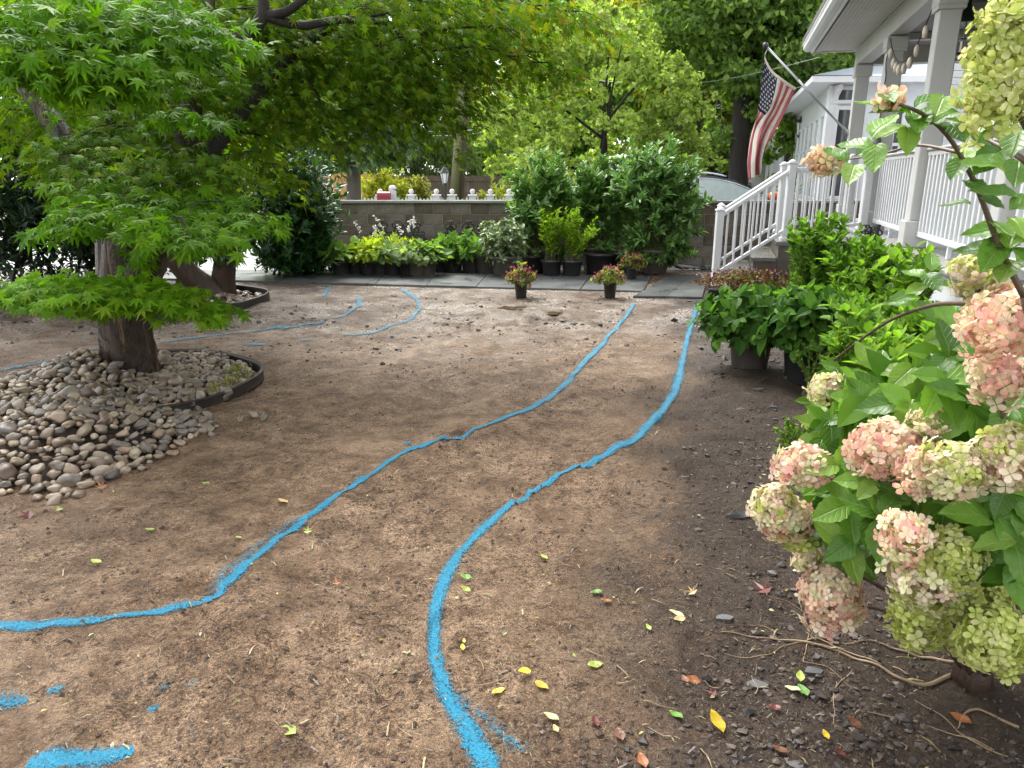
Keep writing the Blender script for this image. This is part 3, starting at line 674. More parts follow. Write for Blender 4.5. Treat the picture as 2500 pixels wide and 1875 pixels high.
def window(x0, x1, z0, z1, sash=True, parent=wing, y=WYF):
    fr = .07; mb = MB()
    rectbox(mb, x0-fr, x0, z0-fr, z1+fr, y-.045, y+.005, .004); rectbox(mb, x1, x1+fr, z0-fr, z1+fr, y-.045, y+.005, .004)
    rectbox(mb, x0, x1, z1, z1+fr, y-.043, y+.005, .004); rectbox(mb, x0, x1, z0-fr, z0, y-.055, y+.005, .004)
    if sash: rectbox(mb, x0, x1, (z0+z1)/2-.03, (z0+z1)/2+.03, y-.04, y+.005, .004)
    o = mb.obj('window', M_WHITE, parent)
    rectbox(MB(), x0+.001, x1-.001, z0+.001, z1-.001, y-.02, y-.012).obj('pane', M_GLASS, o); return o
def wpx(u0, u1, v0, v1): a = P(u0, v1, WYF-.05); b_ = P(u1, v0, WYF-.05); return a[0], b_[0], a[2], b_[2]
x0, x1, z0, z1 = wpx(2036, 2092, 219, 244); window(x0, x1, z0, z1, False)
x0, x1, z0, z1 = wpx(2028, 2088, 268, 450); window(x0, x1, 1.18, z1, True)
x0, x1, z0, z1 = wpx(2168, 2212, 222, 440); window(x0, x1, 1.18, z1, True)
for k in range(7):
    c0 = np.array([wx0, WYF, 0])+FA*(.55+1.06*k)-FB*.02
    wn = MB(); wn.box(c0+Zv*1.95+FA*.36, (.05, .05, 1.75), AX, .004); wn.box(c0+Zv*1.95-FA*.36, (.05, .05, 1.75), AX, .004)
    for zz in (1.10, 2.18, 2.80): wn.box(c0+Zv*zz, (.05, .67, .06), AX, .004)
    o = wn.obj('window', M_WHITE, wing); MB().box(c0+Zv*1.95, (.012, .67, 1.66), AX).obj('pane', mat_plain('pale_blind', (.5, .53, .56), (.42, .45, .48), .2, 3) if k == 0 else MATS['pale_blind'], o)
# eaves, brackets, roof
OV = .55
MB().add([tuple(np.array([wx0, WYF, WZT])+FA*LW), tuple(np.array([wx0, WYF, WZT])), (wx1, WYF, WZT), (wx1, WYF-OV, WZT-.0), tuple(np.array([wx0, WYF, WZT])-FB*OV+np.array([0, -OV, 0])), tuple(np.array([wx0, WYF, WZT])+FA*LW-FB*OV)],
         [(0, 1, 4, 5), (1, 2, 3, 4)]).obj('soffit', M_WHITE2, wing)
pA = np.array([wx0, WYF-OV, WZT])-FB*OV; pB = np.array([wx1, WYF-OV, WZT]); pC = np.array([wx0, WYF, WZT])-FB*OV+FA*LW
MB().bar(pA+Zv*.05, pB+Zv*.05, .05, .12, bev=.01).obj('gutter', M_WHITE, wing); MB().bar(pA+Zv*.05, pC+Zv*.05, .05, .12, bev=.01).obj('gutter', M_WHITE, wing)
rd = np.array([wx0+2.4, WYF+3, WZT+.85]); pD = np.array([wx1+2, WYF+3, WZT+.85])
MB().add([tuple(pA+Zv*.12-np.array([.03, .04, 0])), tuple(pB+Zv*.12-np.array([0, .04, 0])), tuple(pD), tuple(rd), tuple(pC+Zv*.12-FB*.04)], [(0, 1, 2, 3), (0, 3, 4)]).obj('roof', M_ROOFBLUE, wing)
for xx in (wx0+.06, wx0+2.3):
    MB().prism([(0, 0), (-.05, -.02), (-.08, .10), (-.18, .18), (-.22, .30), (0, .30)], (0, 1, 0), (0, 0, 1), (xx, WYF, WZT-.32), .09, (1, 0, 0)).obj('bracket', M_WHITE, wing)
# porch end wall with siding
EY = 13.9; ex0 = P(2262, 300, EY)[0]
rectbox(MB(), ex0, ex0+4, .2, 4.0, EY, EY+.15).obj('end_wall', M_WHITE2, hw)
for k in range(24): rectbox(MB(), ex0+.13, ex0+3.9, .9+.118*k, .9+.118*k+.110, EY-.022, EY+.002, .003).obj('clapboard', M_WHITE2, hw)
rectbox(MB(), ex0-.02, ex0+.12, .6, 3.7, EY-.03, EY+.002, .004).obj('corner_board', M_WHITE, hw)
x0, x1 = P(2400, 300, EY)[0], P(2460, 300, EY)[0]; window(x0, x1, 1.5, 2.6, True, hw, EY-.022)

# ------------------------------------------------------------------ stair with its railings
stair = thing('porch_stair', 'bluestone stair with white railings climbing to the porch', 'stair', (3.0, 10.2, 0))
M_TREAD = mat_plain('tread_stone', (.12, .12, .11), (.17, .165, .15), .2, 4, .15, 30, .003, objrand=.08)
M_RISER = mat_plain('riser_stone', (.11, .095, .072), (.075, .064, .05), .5, 6, .3, 40, .006, objrand=.1)
SY = 9.52; SWD = 1.55
lev = [(2.58, .135), (2.83, .345), (3.11, .545), (3.42, .745), (4.55, .0)]
def sheared(x0, x1, z0, z1, y0, y1): # side along X, depth along FA
    k = FA[0]/FA[1]
    return [(x0+k*(y-SY), y, z) if e == 0 else (x1+k*(y-SY), y, z) for z in (z0, z1) for (e, y) in ((0, y0), (1, y0), (1, y1), (0, y1))]
BF = [(3, 2, 1, 0), (4, 5, 6, 7), (0, 1, 5, 4), (1, 2, 6, 5), (2, 3, 7, 6), (3, 0, 4, 7)]
for i in range(4):
    x0, z = lev[i]; x1 = lev[i+1][0]
    MB().add(sheared(x0, x1+.02, z-.045, z, SY-.02, SY+SWD+.02), BF).obj('tread', M_TREAD, stair)
    MB().add(sheared(x0+.035, x1+.03, -.05, z-.047, SY+.012, SY+SWD-.012), BF).obj('riser_block', M_RISER, stair)
def newel(p, h, par):
    mb = MB(); mb.box((p[0], p[1], p[2]+h/2), (.088, .088, h), None, .006); o = mb.obj('newel_post', M_WHITE, par)
    MB().box((p[0], p[1], p[2]+.03), (.125, .125, .06), None, .012).obj('post_base', M_WHITE, o)
    cp = MB(); cp.box((p[0], p[1], p[2]+h+.012), (.108, .108, .024), None, .006); cp.lathe((p[0], p[1], p[2]+h+.024), [(.05, 0), (.045, .012), (.02, .028), (.001, .034)], 8); cp.obj('post_cap', M_WHITE, o)
    return o
def shift(y): return FA[0]/FA[1]*(y-SY)
for y in (SY+.06, SY+SWD-.06):
    s = shift(y); a = np.array([2.66+s, y, .135]); b_ = np.array([3.53+s, y, .745]); c = np.array([4.52+s, y+.02, .875])
    newel(a, 1.0, stair); newel(b_, .97, stair); newel(c, .95, stair)
    for (p, q, h0, h1) in ((a, b_, .93, .90), (b_, c, .90, .80)):
        mb = MB(); mb.bar(p+Zv*h0, q+Zv*h1, .055, .05, bev=.01); mb.obj('top_rail', M_WHITE, stair)
        lo0, lo1 = (.19, .16) if p is a else (.12, .10)
        MB().bar(p+Zv*lo0, q+Zv*lo1, .04, .042, bev=.006).obj('bottom_rail', M_WHITE, stair)
        n = 7 if p is a else 8
        for k in range(n):
            t = (k+1)/(n+1); r = p+(q-p)*t; zt = r[2]+h0+(h1-h0)*t-.015; zb = r[2]+lo0+(lo1-lo0)*t+.01
            MB().box((r[0], r[1], (zt+zb)/2), (.024, .024, zt-zb), None, .003).obj('baluster', M_WHITE, stair)

# ------------------------------------------------------------------ flag on its pole
cA = H(COLA[4], .19, 0); fb = cA-FB*.10+Zv*2.22; ft = P(1871, 113, 12.35)
fl = thing('flag', 'faded red white and blue striped flag hanging from a slanted porch pole', 'flag', tuple(fb))
po = MB().tube([fb, ft], .0165, 12).obj('pole', M_ALU, fl, True)
pd = (ft-fb)/np.linalg.norm(ft-fb)
MB().tube([fb+pd*.55, fb+pd*1.15], .0195, 12).obj('sleeve', M_ALU, po, True)
MB().lathe(ft+pd*.02, [(.001, -.045), (.03, -.036), (.045, 0), (.03, .036), (.001, .045)], 14).obj('ball', M_BLACKIRON, po, True)
bk = MB(); bk.box(fb+FB*.01, (.03, .07, .14), AX, .004); bk.tube([fb-pd*.06, fb+pd*.12], .026, 10); bk.obj('bracket', M_ALU, fl)
q4 = lambda x, y: (1650+x*.3843, y*.3843)
Lft = [P(*q4(x, y), 12.33) for x, y in ((566, 350), (556, 470), (538, 620), (518, 760), (492, 900), (476, 1030), (480, 1140))]
Rgt = [P(*q4(x, y), 12.26) for x, y in ((770, 556), (728, 650), (668, 760), (612, 850), (574, 920), (556, 990), (550, 1092))]
def curve(pts, n):
    pts = np.array(pts); s = np.r_[0, np.cumsum(np.linalg.norm(np.diff(pts, axis=0), axis=1))]; t = np.linspace(0, s[-1], n)
    q = np.stack([np.interp(t, s, pts[:, i]) for i in range(3)], 1)
    for _ in range(3): q[1:-1] = (q[:-2]+2*q[1:-1]+q[2:])/4
    return q
ns, nt_ = 52, 60; Lc, Rc = curve(Lft, nt_+1), curve(Rgt, nt_+1)
V = np.zeros((nt_+1, ns+1, 3)); s = np.linspace(0, 1, ns+1); tt = np.linspace(0, 1, nt_+1)
hn = ft+(fb-ft)*np.linspace(.03, .56, ns+1)[:, None]
for i, t in enumerate(tt):
    cf = .36*(1-sstep(.30, .62, t))+.05; sw = np.where(s < 28/52, s/(28/52)*cf, cf+(s-28/52)/(24/52)*(1-cf)); fold = np.where(s < 28/52, 1, 0)*sstep(.3, .62, t)
    row = Lc[i]*(1-sw[:, None])+Rc[i]*sw[:, None]
    row[:, 1] += fold*(.10*np.abs(np.sin(s*52/28*math.pi*1.5))+.03)
    row[:, 2] -= (.10*np.sin(np.pi*s)*(1-t)**2)*1.0
    row[:, 1] += (.02+.06*t)*np.sin(sw*2*np.pi*(1.2+.7*t)+.6+1.5*t)+.02*np.sin(9*t+6*s)
    V[i] = row
idx = np.arange((nt_+1)*(ns+1)).reshape(nt_+1, ns+1)
def cloth(name, sel, mat, par):
    F = [(idx[i, j], idx[i, j+1], idx[i+1, j+1], idx[i+1, j]) for i in range(nt_) for j in range(ns) if sel(i, j)]
    us = sorted({v for f in F for v in f}); mp = {v: k for k, v in enumerate(us)}; vv = V.reshape(-1, 3)[us]
    me = raw_mesh(name, vv, np.array([[mp[v] for v in f] for f in F]), mat, True); o = mobj(name, me, par)
    md = o.modifiers.new('s', 'SOLIDIFY'); md.thickness = .002; return o
def mat_cloth(name, c1, c2):
    m, N, L = mat_new(name); b, o = princ(N, L, c1, .8, .2); n = tex_noise(N, L, 7, 5, .7); r = ramp(N, L, n.outputs[0], [(.3, c1), (.7, c2)]); L.new(r.outputs[0], b.inputs['Base Color'])
    t = N.new('ShaderNodeBsdfTranslucent'); L.new(r.outputs[0], t.inputs[0]); mx = N.new('ShaderNodeMixShader'); _in(mx, 0, .3); L.new(b.outputs[0], mx.inputs[1]); L.new(t.outputs[0], mx.inputs[2]); L.new(mx.outputs[0], o.inputs[0]); return m
MFR, MFW, MFB = mat_cloth('faded_red_cloth', (.50, .16, .18), (.42, .11, .135)), mat_cloth('weathered_white_cloth', (.68, .65, .58), (.52, .49, .43)), mat_cloth('navy_cloth', (.028, .032, .065), (.04, .045, .085))
hem = 2; cT = int(nt_*.42)
for k in range(13):
    j0, j1 = k*4, k*4+4; i0 = cT if k < 7 else hem
    cloth('stripe', lambda i, j: j0 <= j < j1 and i >= i0, MFW if k % 2 else MFR, fl)
can = cloth('canton', lambda i, j: j < 28 and hem <= i < cT, MFB, fl)
cloth('hem', lambda i, j: i < hem, MFW, fl)
sv = []; 
for r in range(9):
    for c in range(6 if r % 2 == 0 else 5):
        jj = 28*(r+1)/10; ii = hem+(cT-hem)*(c+ (.5 if r % 2 == 0 else 1.0))/6
        i0, j0 = int(ii), int(jj); p = V[i0, j0]; e1 = V[i0, j0+1]-p; e2 = V[i0+1, j0]-p; e1 = e1/np.linalg.norm(e1); e2 = e2/np.linalg.norm(e2); nn = np.cross(e1, e2); nn /= np.linalg.norm(nn)
        if nn[1] > 0: nn = -nn
        mb = MB(); R = .024; pts = [p+nn*.006+(R if q % 2 == 0 else R*.4)*(math.sin(q*math.pi/5)*e1-math.cos(q*math.pi/5)*e2) for q in range(10)]
        mb.add([p+nn*.008]+pts, [(0, 1+q, 1+(q+1) % 10) for q in range(10)]); mb.obj('star', MFW, can)
MB().tube([V[0, 0], ft-pd*.03+np.array([0, 0, -.02])], .004, 5).obj('clip', M_ALU, fl); MB().tube([V[0, -1], fb+pd*1.02], .004, 5).obj('clip', M_ALU, fl)

# ------------------------------------------------------------------ small things hung on the porch
ln = thing('hanging_lantern', 'black wire candle lantern hanging from the porch ceiling', 'lantern', tuple(P(2348, 130, 8.6)))
lb = P(2348, 130, 8.6); mb = MB(); mb.tube([lb+Zv*.52, lb+Zv*1.2], .006, 5); mb.obj('chain', M_WIRE, ln)
MB().lathe(lb+Zv*.30, [(.11, 0), (.10, .05), (.03, .16), (.012, .24)], 8).obj('hood', mat_plain('green_hood', (.010, .030, .024), None, .4), ln)
MB().lathe(lb+Zv*-.03, [(.10, 0), (.115, .012), (.10, .03)], 8).obj('base', M_BLACKIRON, ln)
for k in range(6):
    a = k*math.pi/3; o = np.array([math.cos(a)*.095, math.sin(a)*.095, 0]); MB().tube([lb+o, lb+o+Zv*.31], .006, 5).obj('cage_bar', M_BLACKIRON, ln)
MB().lathe(lb+Zv*.13, [(.097, 0), (.102, .006), (.097, .012)], 8).obj('ring', M_BLACKIRON, ln)
MB().lathe(lb, [(.03, 0), (.03, .12), (.001, .125)], 10).obj('candle', M_SHELL, ln)
sl = thing('string_lights', 'string of shell-shaped lights draped between two porch columns', 'string lights', tuple(P(2200, 110, 9.4)))
s0, s1 = H(COLA[3]-.10, .10, 3.20), H(COLA[2]+.14, .10, 3.20); pts = []
for k in range(25):
    t = k/24; p = s0*(1-t)+s1*t; p[2] -= .42*(1-(2*t-1)**2)*(1 if t < .9 else 1); pts.append(p)
MB().tube(pts, .006, 5).obj('cable', M_WIRE, sl)
drop = [s0+Zv*(-.06*k)+FB*.01*math.sin(k) for k in range(20)]; MB().tube(drop, .006, 5).obj('cable', M_WIRE, sl)
for k, j in enumerate((2, 5, 7, 9, 12, 15, 18, 21)):
    c = pts[j]-Zv*.02; MB().lathe(c, [(.001, -.12), (.022, -.11), (.030, -.06), (.024, -.02), (.010, 0)], 10).obj('shade', M_SHELL, sl, True)
MB().lathe(drop[-1], [(.001, -.17), (.04, -.15), (.055, -.08), (.04, -.02), (.012, 0)], 10).obj('shade', mat_plain('grey_shade', (.18, .18, .17), None, .5), sl, True)
wl = thing('wall_lantern', 'black wall lantern on the sunroom side', 'lantern', tuple(P(1955, 310, 21)))
c = P(1953, 312, 21.5); MB().lathe(c, [(.05, -.20), (.07, -.18), (.10, .12), (.105, .13)], 6).obj('glass', M_LAMPGLASS, wl)
cg = MB(); cg.lathe(c, [(.125, .13), (.10, .17), (.03, .24), (.01, .30)], 6); cg.lathe(c, [(.03, -.26), (.075, -.21), (.05, -.19)], 6)
for k in range(6):
    a = k*math.pi/3; cg.tube([c+np.array([.072*math.cos(a), .072*math.sin(a), -.2]), c+np.array([.105*math.cos(a), .105*math.sin(a), .14])], .01, 4)
cg.obj('frame', M_BLACKIRON, wl); MB().tube([c+Zv*.28, c+np.array([.08, 0, .34]), c+np.array([.25, .02, .28]), c+np.array([.34, .03, .1])], .018, 6).obj('arm', M_BLACKIRON, wl)

# ------------------------------------------------------------------ plant builders
def shoots(base, tips, nl, L, tm, cols, mat, name, parent, start=.35, spread=.9, up=.25, tang=.5, bulge=.25, lj=.25, stem=None, sr=.006, w=None, r0=.06, tipboost=1.0, jit=.15):
    """leafy shoots from a base to each tip; leaves spiral round the outer part of every shoot"""
    base = np.array(base, float); tips = np.array(tips, float); M = len(tips)
    b = base[None]+np.c_[RNG.normal(0, r0, (M, 2)), np.zeros(M)]
    c = (b*.6+tips*.4); c[:, 2] = b[:, 2]+(tips[:, 2]-b[:, 2])*(.5+bulge)
    t = start+(1-start)*RNG.random((M, nl))**(.8/tipboost)
    ph = RNG.random((M, 1))*6.28+np.arange(nl)[None]*2.4
    tt = t[..., None]
    pos = (1-tt)**2*b[:, None]+2*tt*(1-tt)*c[:, None]+tt**2*tips[:, None]
    tan = unit(2*(1-tt)*(c-b)[:, None]+2*tt*(tips-c)[:, None])
    ref = np.array([.31, .12, .94]); x = unit(np.cross(tan, ref)); y = np.cross(tan, x)
    rad = np.cos(ph)[..., None]*x+np.sin(ph)[..., None]*y
    d = unit(tan*tang+rad*spread+np.array([0, 0, up])+RNG.normal(0, jit, pos.shape))
    n = unit(tan*.8+np.array([0, 0, .7])+RNG.normal(0, .25, pos.shape))
    N = M*nl; pos, d, n = pos.reshape(N, 3), d.reshape(N, 3), n.reshape(N, 3)
    s = L*(1+RNG.normal(0, lj, N)).clip(.45, 1.6)
    col = colmix(N, cols, .14, w)
    o = cloud(name, tm, pos, d, n, s, col, mat, parent)
    if stem is not None:
        mb = MB()
        for i in range(M):
            q = [(1-a)**2*b[i]+2*a*(1-a)*c[i]+a*a*tips[i] for a in (0, .25, .5, .75, .97)]
            mb.tube(q, [sr, sr*.9, sr*.75, sr*.55, sr*.35], 4, False)
        so = mb.obj('stems', stem, parent); tag(so, kind='stuff')
    tag(o, kind='stuff')
    return o
def dome(c, rx, ry, rz, n, zmin=-.2, jr=.12, rng=RNG):
    p = unit(rng.normal(size=(n*3, 3))); p = p[p[:, 2] > zmin][:n]
    r = 1+rng.normal(0, jr, (len(p), 1)); return np.array(c)+p*r*np.array([rx, ry, rz])
def pot_mesh(r, h, mat, key):
    return MB().lathe((0, 0, 0), [(r*.78, 0), (r*.80, .01), (r*.97, h*.86), (r*1.06, h*.87), (r*1.07, h), (r*1.0, h), (r*.95, h*.9), (r*.001, h*.88)], 28).mesh(key, mat, True)
POTC = {}
def pot(c, r, h, par, mat=None):
    mat = mat or M_POT; k = (round(r, 3), round(h, 3), mat.name)
    if k not in POTC: POTC[k] = pot_mesh(r, h, mat, 'pot')
    o = place('pot', POTC[k], Matrix.Translation(tuple(c)), par)
    sd = MB().lathe((c[0], c[1], c[2]+h*.90), [(r*.955, 0), (r*.5, .012), (.001, .016)], 16).obj('potting_soil', M_SOILPOT, par); return o
LG = [(.035, .085, .018), (.055, .12, .022), (.028, .065, .016)]
DK = [(.014, .040, .012), (.022, .058, .016), (.010, .028, .010)]
LIME = [(.16, .25, .025), (.22, .31, .03), (.11, .19, .02)]
FRESH = [(.075, .165, .025), (.10, .20, .03), (.055, .13, .022)]

def px3(zx, zy): return 750+.4521*zx, 350+.4521*zy
def standing(zx, zy, z=0): 
    u, v = px3(zx, zy); return G(u, v, z)

# big cherry laurels in nursery pots before the wall
lau = [(1275, 690, 1085, 1470, 95, 'dense dark laurel bush, the narrower one behind the small lime shrubs', 12.55, 90),
       (1560, 690, 1420, 1720, 85, 'dense laurel bush wedged between its two larger neighbours', 12.75, 80),
       (1865, 712, 1610, 2135, 25, 'largest laurel bush in the wide grey pot beside the stair', 12.35, 150)]
for (zx, zb, xl, xr, zt, lab, Y, ns) in lau:
    u, v = px3(zx, zb); c = P(u, v, Y); c[2] = 0
    top = P(*px3(zx, zt), Y)[2]; rx = (P(*px3(xr, 300), Y)[0]-P(*px3(xl, 300), Y)[0])/2
    cc = P(*px3((xl+xr)/2, 300), Y)[0]
    t = thing('laurel_bush', lab, 'laurel bush', tuple(c), 'laurel bushes in nursery pots')
    pot(c, .27, .40, t, M_POTBR)
    zc = top*.57
    tips = np.vstack([dome((cc, Y, zc), rx*.90, rx*.72, top-zc, ns, -.1, .16), dome((cc, Y, zc*.82), rx*.88, rx*.72, zc*.66, ns, -1, .14)])
    tips = np.vstack([tips, (cc, Y, zc)+(tips[:ns]-(cc, Y, zc))*RNG.uniform(.45, .8, (ns, 1))])
    shoots(c+[0, 0, .38], tips, 34, .125, T_LAN, [(.11, .235, .05), (.15, .29, .07), (.07, .165, .04), (.20, .35, .085)], M_GLOSS, 'foliage', t, .38, .8, .25, .75, .2, stem=M_STEM, sr=.010, tipboost=1.5)
# two lime-green shrubs
for (zx, zb, xl, xr, zt, lab) in ((1318, 718, 1240, 1395, 345, 'slim lime-green shrub in a black pot, the one nearer the pieris'), (1428, 720, 1380, 1575, 345, 'wider lime-green shrub in a small grey-black pot')):
    c = standing(zx, zb); Y = c[1]; top = P(*px3(zx, zt), Y)[2]; rx = (P(*px3(xr, 450), Y)[0]-P(*px3(xl, 450), Y)[0])/2; cx = P(*px3((xl+xr)/2, 450), Y)[0]
    t = thing('lime_shrub', lab, 'potted shrub', tuple(c), 'lime-green potted shrubs'); pot(c, .165, .27, t)
    tips = [(cx+RNG.uniform(-1, 1)*rx*.9, Y+RNG.uniform(-.25, .25), top*RNG.uniform(.55, 1.0)) for _ in range(34)]
    shoots(c+[0, 0, .25], tips, 34, .062, T_OV3, [(.27, .42, .025), (.35, .50, .035), (.18, .32, .022)], M_LEAF, 'foliage', t, .15, .8, .35, .5, .1, stem=M_STEM, sr=.005)
# grey-green variegated shrubs
for (zx, zb, xl, xr, zt, lab, n) in ((1075, 718, 945, 1190, 430, 'bushy grey-green pieris with pale-edged leaves in a wide pot', 95), (985, 700, 925, 1050, 425, 'pale-tipped shrub half hidden behind the bushy pieris', 45)):
    c = standing(zx, zb); Y = c[1]; top = P(*px3(zx, zt), Y)[2]; rx = (P(*px3(xr, 550), Y)[0]-P(*px3(xl, 550), Y)[0])/2; cx = P(*px3((xl+xr)/2, 550), Y)[0]
    t = thing('pieris_shrub', lab, 'potted shrub', tuple(c), 'variegated potted shrubs'); pot(c, .25, .34, t, M_POTBR)
    tips = dome((cx, Y, top*.60), rx*.92, rx*.8, top*.42, n, -.85, .10)
    shoots(c+[0, 0, .3], tips, 22, .085, T_OV3, [(.15, .22, .10), (.23, .30, .16), (.08, .14, .05), (.34, .40, .22)], M_GLOSS, 'foliage', t, .4, .9, .2, .5, .15, stem=M_STEM, sr=.006, tipboost=1.4)
# two potted hydrangeas by the wall
for (zx, zb, lab) in ((785, 690, 'green leafy potted hydrangea next to the hostas'), (890, 695, 'green leafy potted hydrangea next to the pieris')):
    c = standing(zx, zb); Y = c[1]; top = P(*px3(zx, 500), Y)[2]
    t = thing('potted_hydrangea', lab, 'potted hydrangea', tuple(c), 'potted hydrangeas before the wall'); pot(c, .19, .28, t)
    shoots(c+[0, 0, .26], dome((c[0], Y, top*.58), .36, .34, top*.42, 46, -.5, .12), 12, .115, T_OV, [(.14, .28, .04), (.20, .35, .05), (.09, .19, .03)], M_LEAF, 'foliage', t, .45, 1, .15, .4, stem=M_STEM, sr=.005, tipboost=1.4)
# hostas and ferns
hosta = [(185, 712, 'green', 'green hosta in the end pot of the row by the laurel'), (262, 706, 'green', 'white-splashed green hosta behind the end pot'), (335, 712, 'lime', 'lime hosta with one large pale leaf drooping over its pot'),
         (400, 712, 'lime', 'chartreuse hosta in the middle of the pot row'), (465, 714, 'var', 'white-margined hosta with narrow leaves in a black pot'), (545, 714, 'var', 'cream-edged hosta carrying white flower spikes'),
         (600, 718, 'var', 'broad variegated hosta in the front brown pot'), (650, 716, 'green', 'bright green hosta in the last brown pot of the row')]
HC = {'green': [(.18, .32, .05), (.25, .40, .07), (.12, .23, .04)], 'lime': [(.38, .48, .04), (.46, .55, .07), (.29, .41, .035)], 'var': [(.15, .26, .10), (.42, .48, .28), (.20, .31, .09)]}
for i, (zx, zb, kind, lab) in enumerate(hosta):
    c = standing(zx, zb); t = thing('potted_hosta', lab, 'potted hosta', tuple(c), 'potted hostas along the walkway'); pot(c, .155, .24, t, M_POTBR if i in (6, 7) else M_POT)
    tips = dome((c[0], c[1], .27), .27, .27, .17, 60, .0, .2)
    shoots(c+[0, 0, .22], tips, 4, .125, T_BROAD, HC[kind], M_LEAFSOFT, 'foliage', t, .55, .35, .0, 1.0, .5, r0=.03)
    if i in (2, 4, 5, 6):
        for q in range(2 if i != 6 else 1):
            lean = RNG.uniform(-.35, .2); h = RNG.uniform(.62, .85)
            pts = [c+np.array([lean*a*a, RNG.uniform(-.02, .02), .22+h*a*(1-.1*a)]) for a in np.linspace(0, 1, 7)]
            st_ = MB().tube(pts, [.005]*4+[.004]*3, 5).obj('flower_stalk', M_STEM, t)
            fp = np.array([pts[-1]+(pts[4]-pts[-1])*RNG.random()*.9 for _ in range(26)]); dd = RNG.normal(size=fp.shape); dd[:, 2] -= .8
            tag(cloud('blossom', T_OV3, fp, dd, rvec(26), .045, np.full((26, 3), .75), M_PETAL, st_), kind='stuff')
for (zx, zy, lab) in ((330, 655, 'yellow-green fern arching over the left hostas'), (430, 640, 'tall yellow-green fern in the centre of the pot row'), (520, 640, 'feathery chartreuse fern behind the variegated hosta')):
    c = standing(zx, zy+50); t = thing('potted_fern', lab, 'potted fern', tuple(c), 'ferns among the hostas'); pot(c, .15, .24, t)
    tips = dome((c[0], c[1], .32), .32, .28, .28, 30, .1, .15)
    shoots(c+[0, 0, .22], tips, 46, .06, T_LAN, [(.42, .52, .025), (.50, .58, .04), (.32, .44, .025)], M_LEAFSOFT, 'fronds', t, .2, 1.0, .0, .35, .45, r0=.03)
# small flowering pots
def begonia(c, lab, r=.09, h=.20, fr=.215, n=100):
    t = thing('flowering_pot', lab, 'potted flower', tuple(c), 'small pots of pink flowers'); pot(c, r, h, t)
    tips = dome((c[0], c[1], h*1.02), fr, fr*.8, .17, 60, .0, .15)
    shoots(c+[0, 0, h*.9], tips, 7, .055, T_OV3, [(.20, .26, .05), (.30, .32, .09), (.12, .18, .04), (.26, .10, .07)], M_LEAF, 'foliage', t, .5, 1, .2, .4, r0=.03, tipboost=1.4)
    fp = dome((c[0], c[1], h*1.08), fr*.95, fr*.8, .185, n, .0, .12); tag(cloud('blossom', T_RHW, fp, unit(fp-c)+RNG.normal(0, .5, fp.shape), rvec(len(fp)), .038, colmix(len(fp), [(.16, .02, .05), (.26, .05, .09), (.42, .20, .22), (.10, .01, .03)], .2), M_PETAL, t), kind='stuff')
begonia(standing(1155, 828), 'pink flowering pot standing alone mid-yard on the walkway edge')
begonia(standing(1634, 830), 'pink flowering pot on the walkway nearer the stair')
begonia(standing(1752, 738), 'pink flowering pot beside the largest laurel', fr=.19)
# empty-looking nursery pots tucked behind
for (zx, zb, r, h, lab) in ((1215, 700, .20, .3, 'black nursery pot in the gap beside the pieris'), (1570, 702, .24, .34, 'black nursery pot under the middle laurel'), (1690, 690, .22, .33, 'grey nursery pot half hidden under the largest laurel'), (700, 690, .17, .26, 'black nursery pot between hostas and hydrangeas'), (950, 698, .18, .26, 'black nursery pot shaded under the pale-tipped shrub')):
    c = standing(zx, zb); t = thing('nursery_pot', lab, 'plant pot', tuple(c), 'spare nursery pots'); pot(c, r, h, t)
# cast-iron railing panels leaning on the wall
def finial(c, s, tilt=0.0):
    mb = MB(); X = np.array([1, 0, 0]); c = np.array(c)
    def spiral(cx, cz, r, a0, a1, th=.016):
        pts = [c+np.array([(cx+r*(1-.55*k/11)*math.cos(a0+(a1-a0)*k/11))*s, .0, (cz+r*(1-.55*k/11)*math.sin(a0+(a1-a0)*k/11))*s]) for k in range(12)]; mb.tube(pts, th*s*1.3, 5)
    for sg in (-1, 1):
        spiral(sg*.30, .62, .26, math.pi/2, math.pi/2+sg*-4.6, .06); spiral(sg*.20, .25, .20, -math.pi/2, -math.pi/2+sg*4.2, .05); spiral(sg*.16, .95, .16, 0 if sg > 0 else math.pi, (0 if sg > 0 else math.pi)+sg*4, .05)
    mb.lathe(c+np.array([0, 0, .02*s]), [(.05*s, 0), (.10*s, .1*s), (.06*s, .3*s), (.16*s, .55*s), (.10*s, .8*s), (.13*s, .95*s), (.02*s, 1.15*s)], 8); return mb
for (zl, zr, zt, heads, lab) in ((345, 632, 480, (405, 490, 582), 'black cast-iron railing panel behind the hostas'), (718, 960, 485, (775, 870, 948), 'black cast-iron railing panel behind the hydrangeas')):
    p0, p1 = P(*px3(zl, zt), 13.1), P(*px3(zr, zt), 13.1); t = thing('iron_railing', lab, 'railing panel', (float(p0[0]+p1[0])/2, 13.1, 0), 'ornate cast-iron panels by the wall')
    fr_ = MB(); fr_.bar(p0, p1, .03, .03); fr_.bar(p0, [p0[0], 13.05, 0], .03, .03, (0, 1, 0)); fr_.bar(p1, [p1[0], 13.05, 0], .03, .03, (0, 1, 0)); fr_.bar([p0[0], 13.06, .14], [p1[0], 13.06, .14], .03, .03); fr_.obj('frame', M_BLACKIRON, t)
    for h in heads: q = P(*px3(h, zt), 13.1); finial(q, .19).obj('finial', M_BLACKIRON, t, True)
    nsc = 6
    for k in range(nsc):
        xx = p0[0]+(p1[0]-p0[0])*(k+.5)/nsc; finial((xx, 13.08, p0[2]-.27), .22).obj('scroll', M_BLACKIRON, t, True)
t = thing('iron_railing', 'black ornate iron panel leaning against the porch deck', 'railing panel', tuple(P(2118, 600, 8.3)), 'ornate cast-iron panels by the wall')
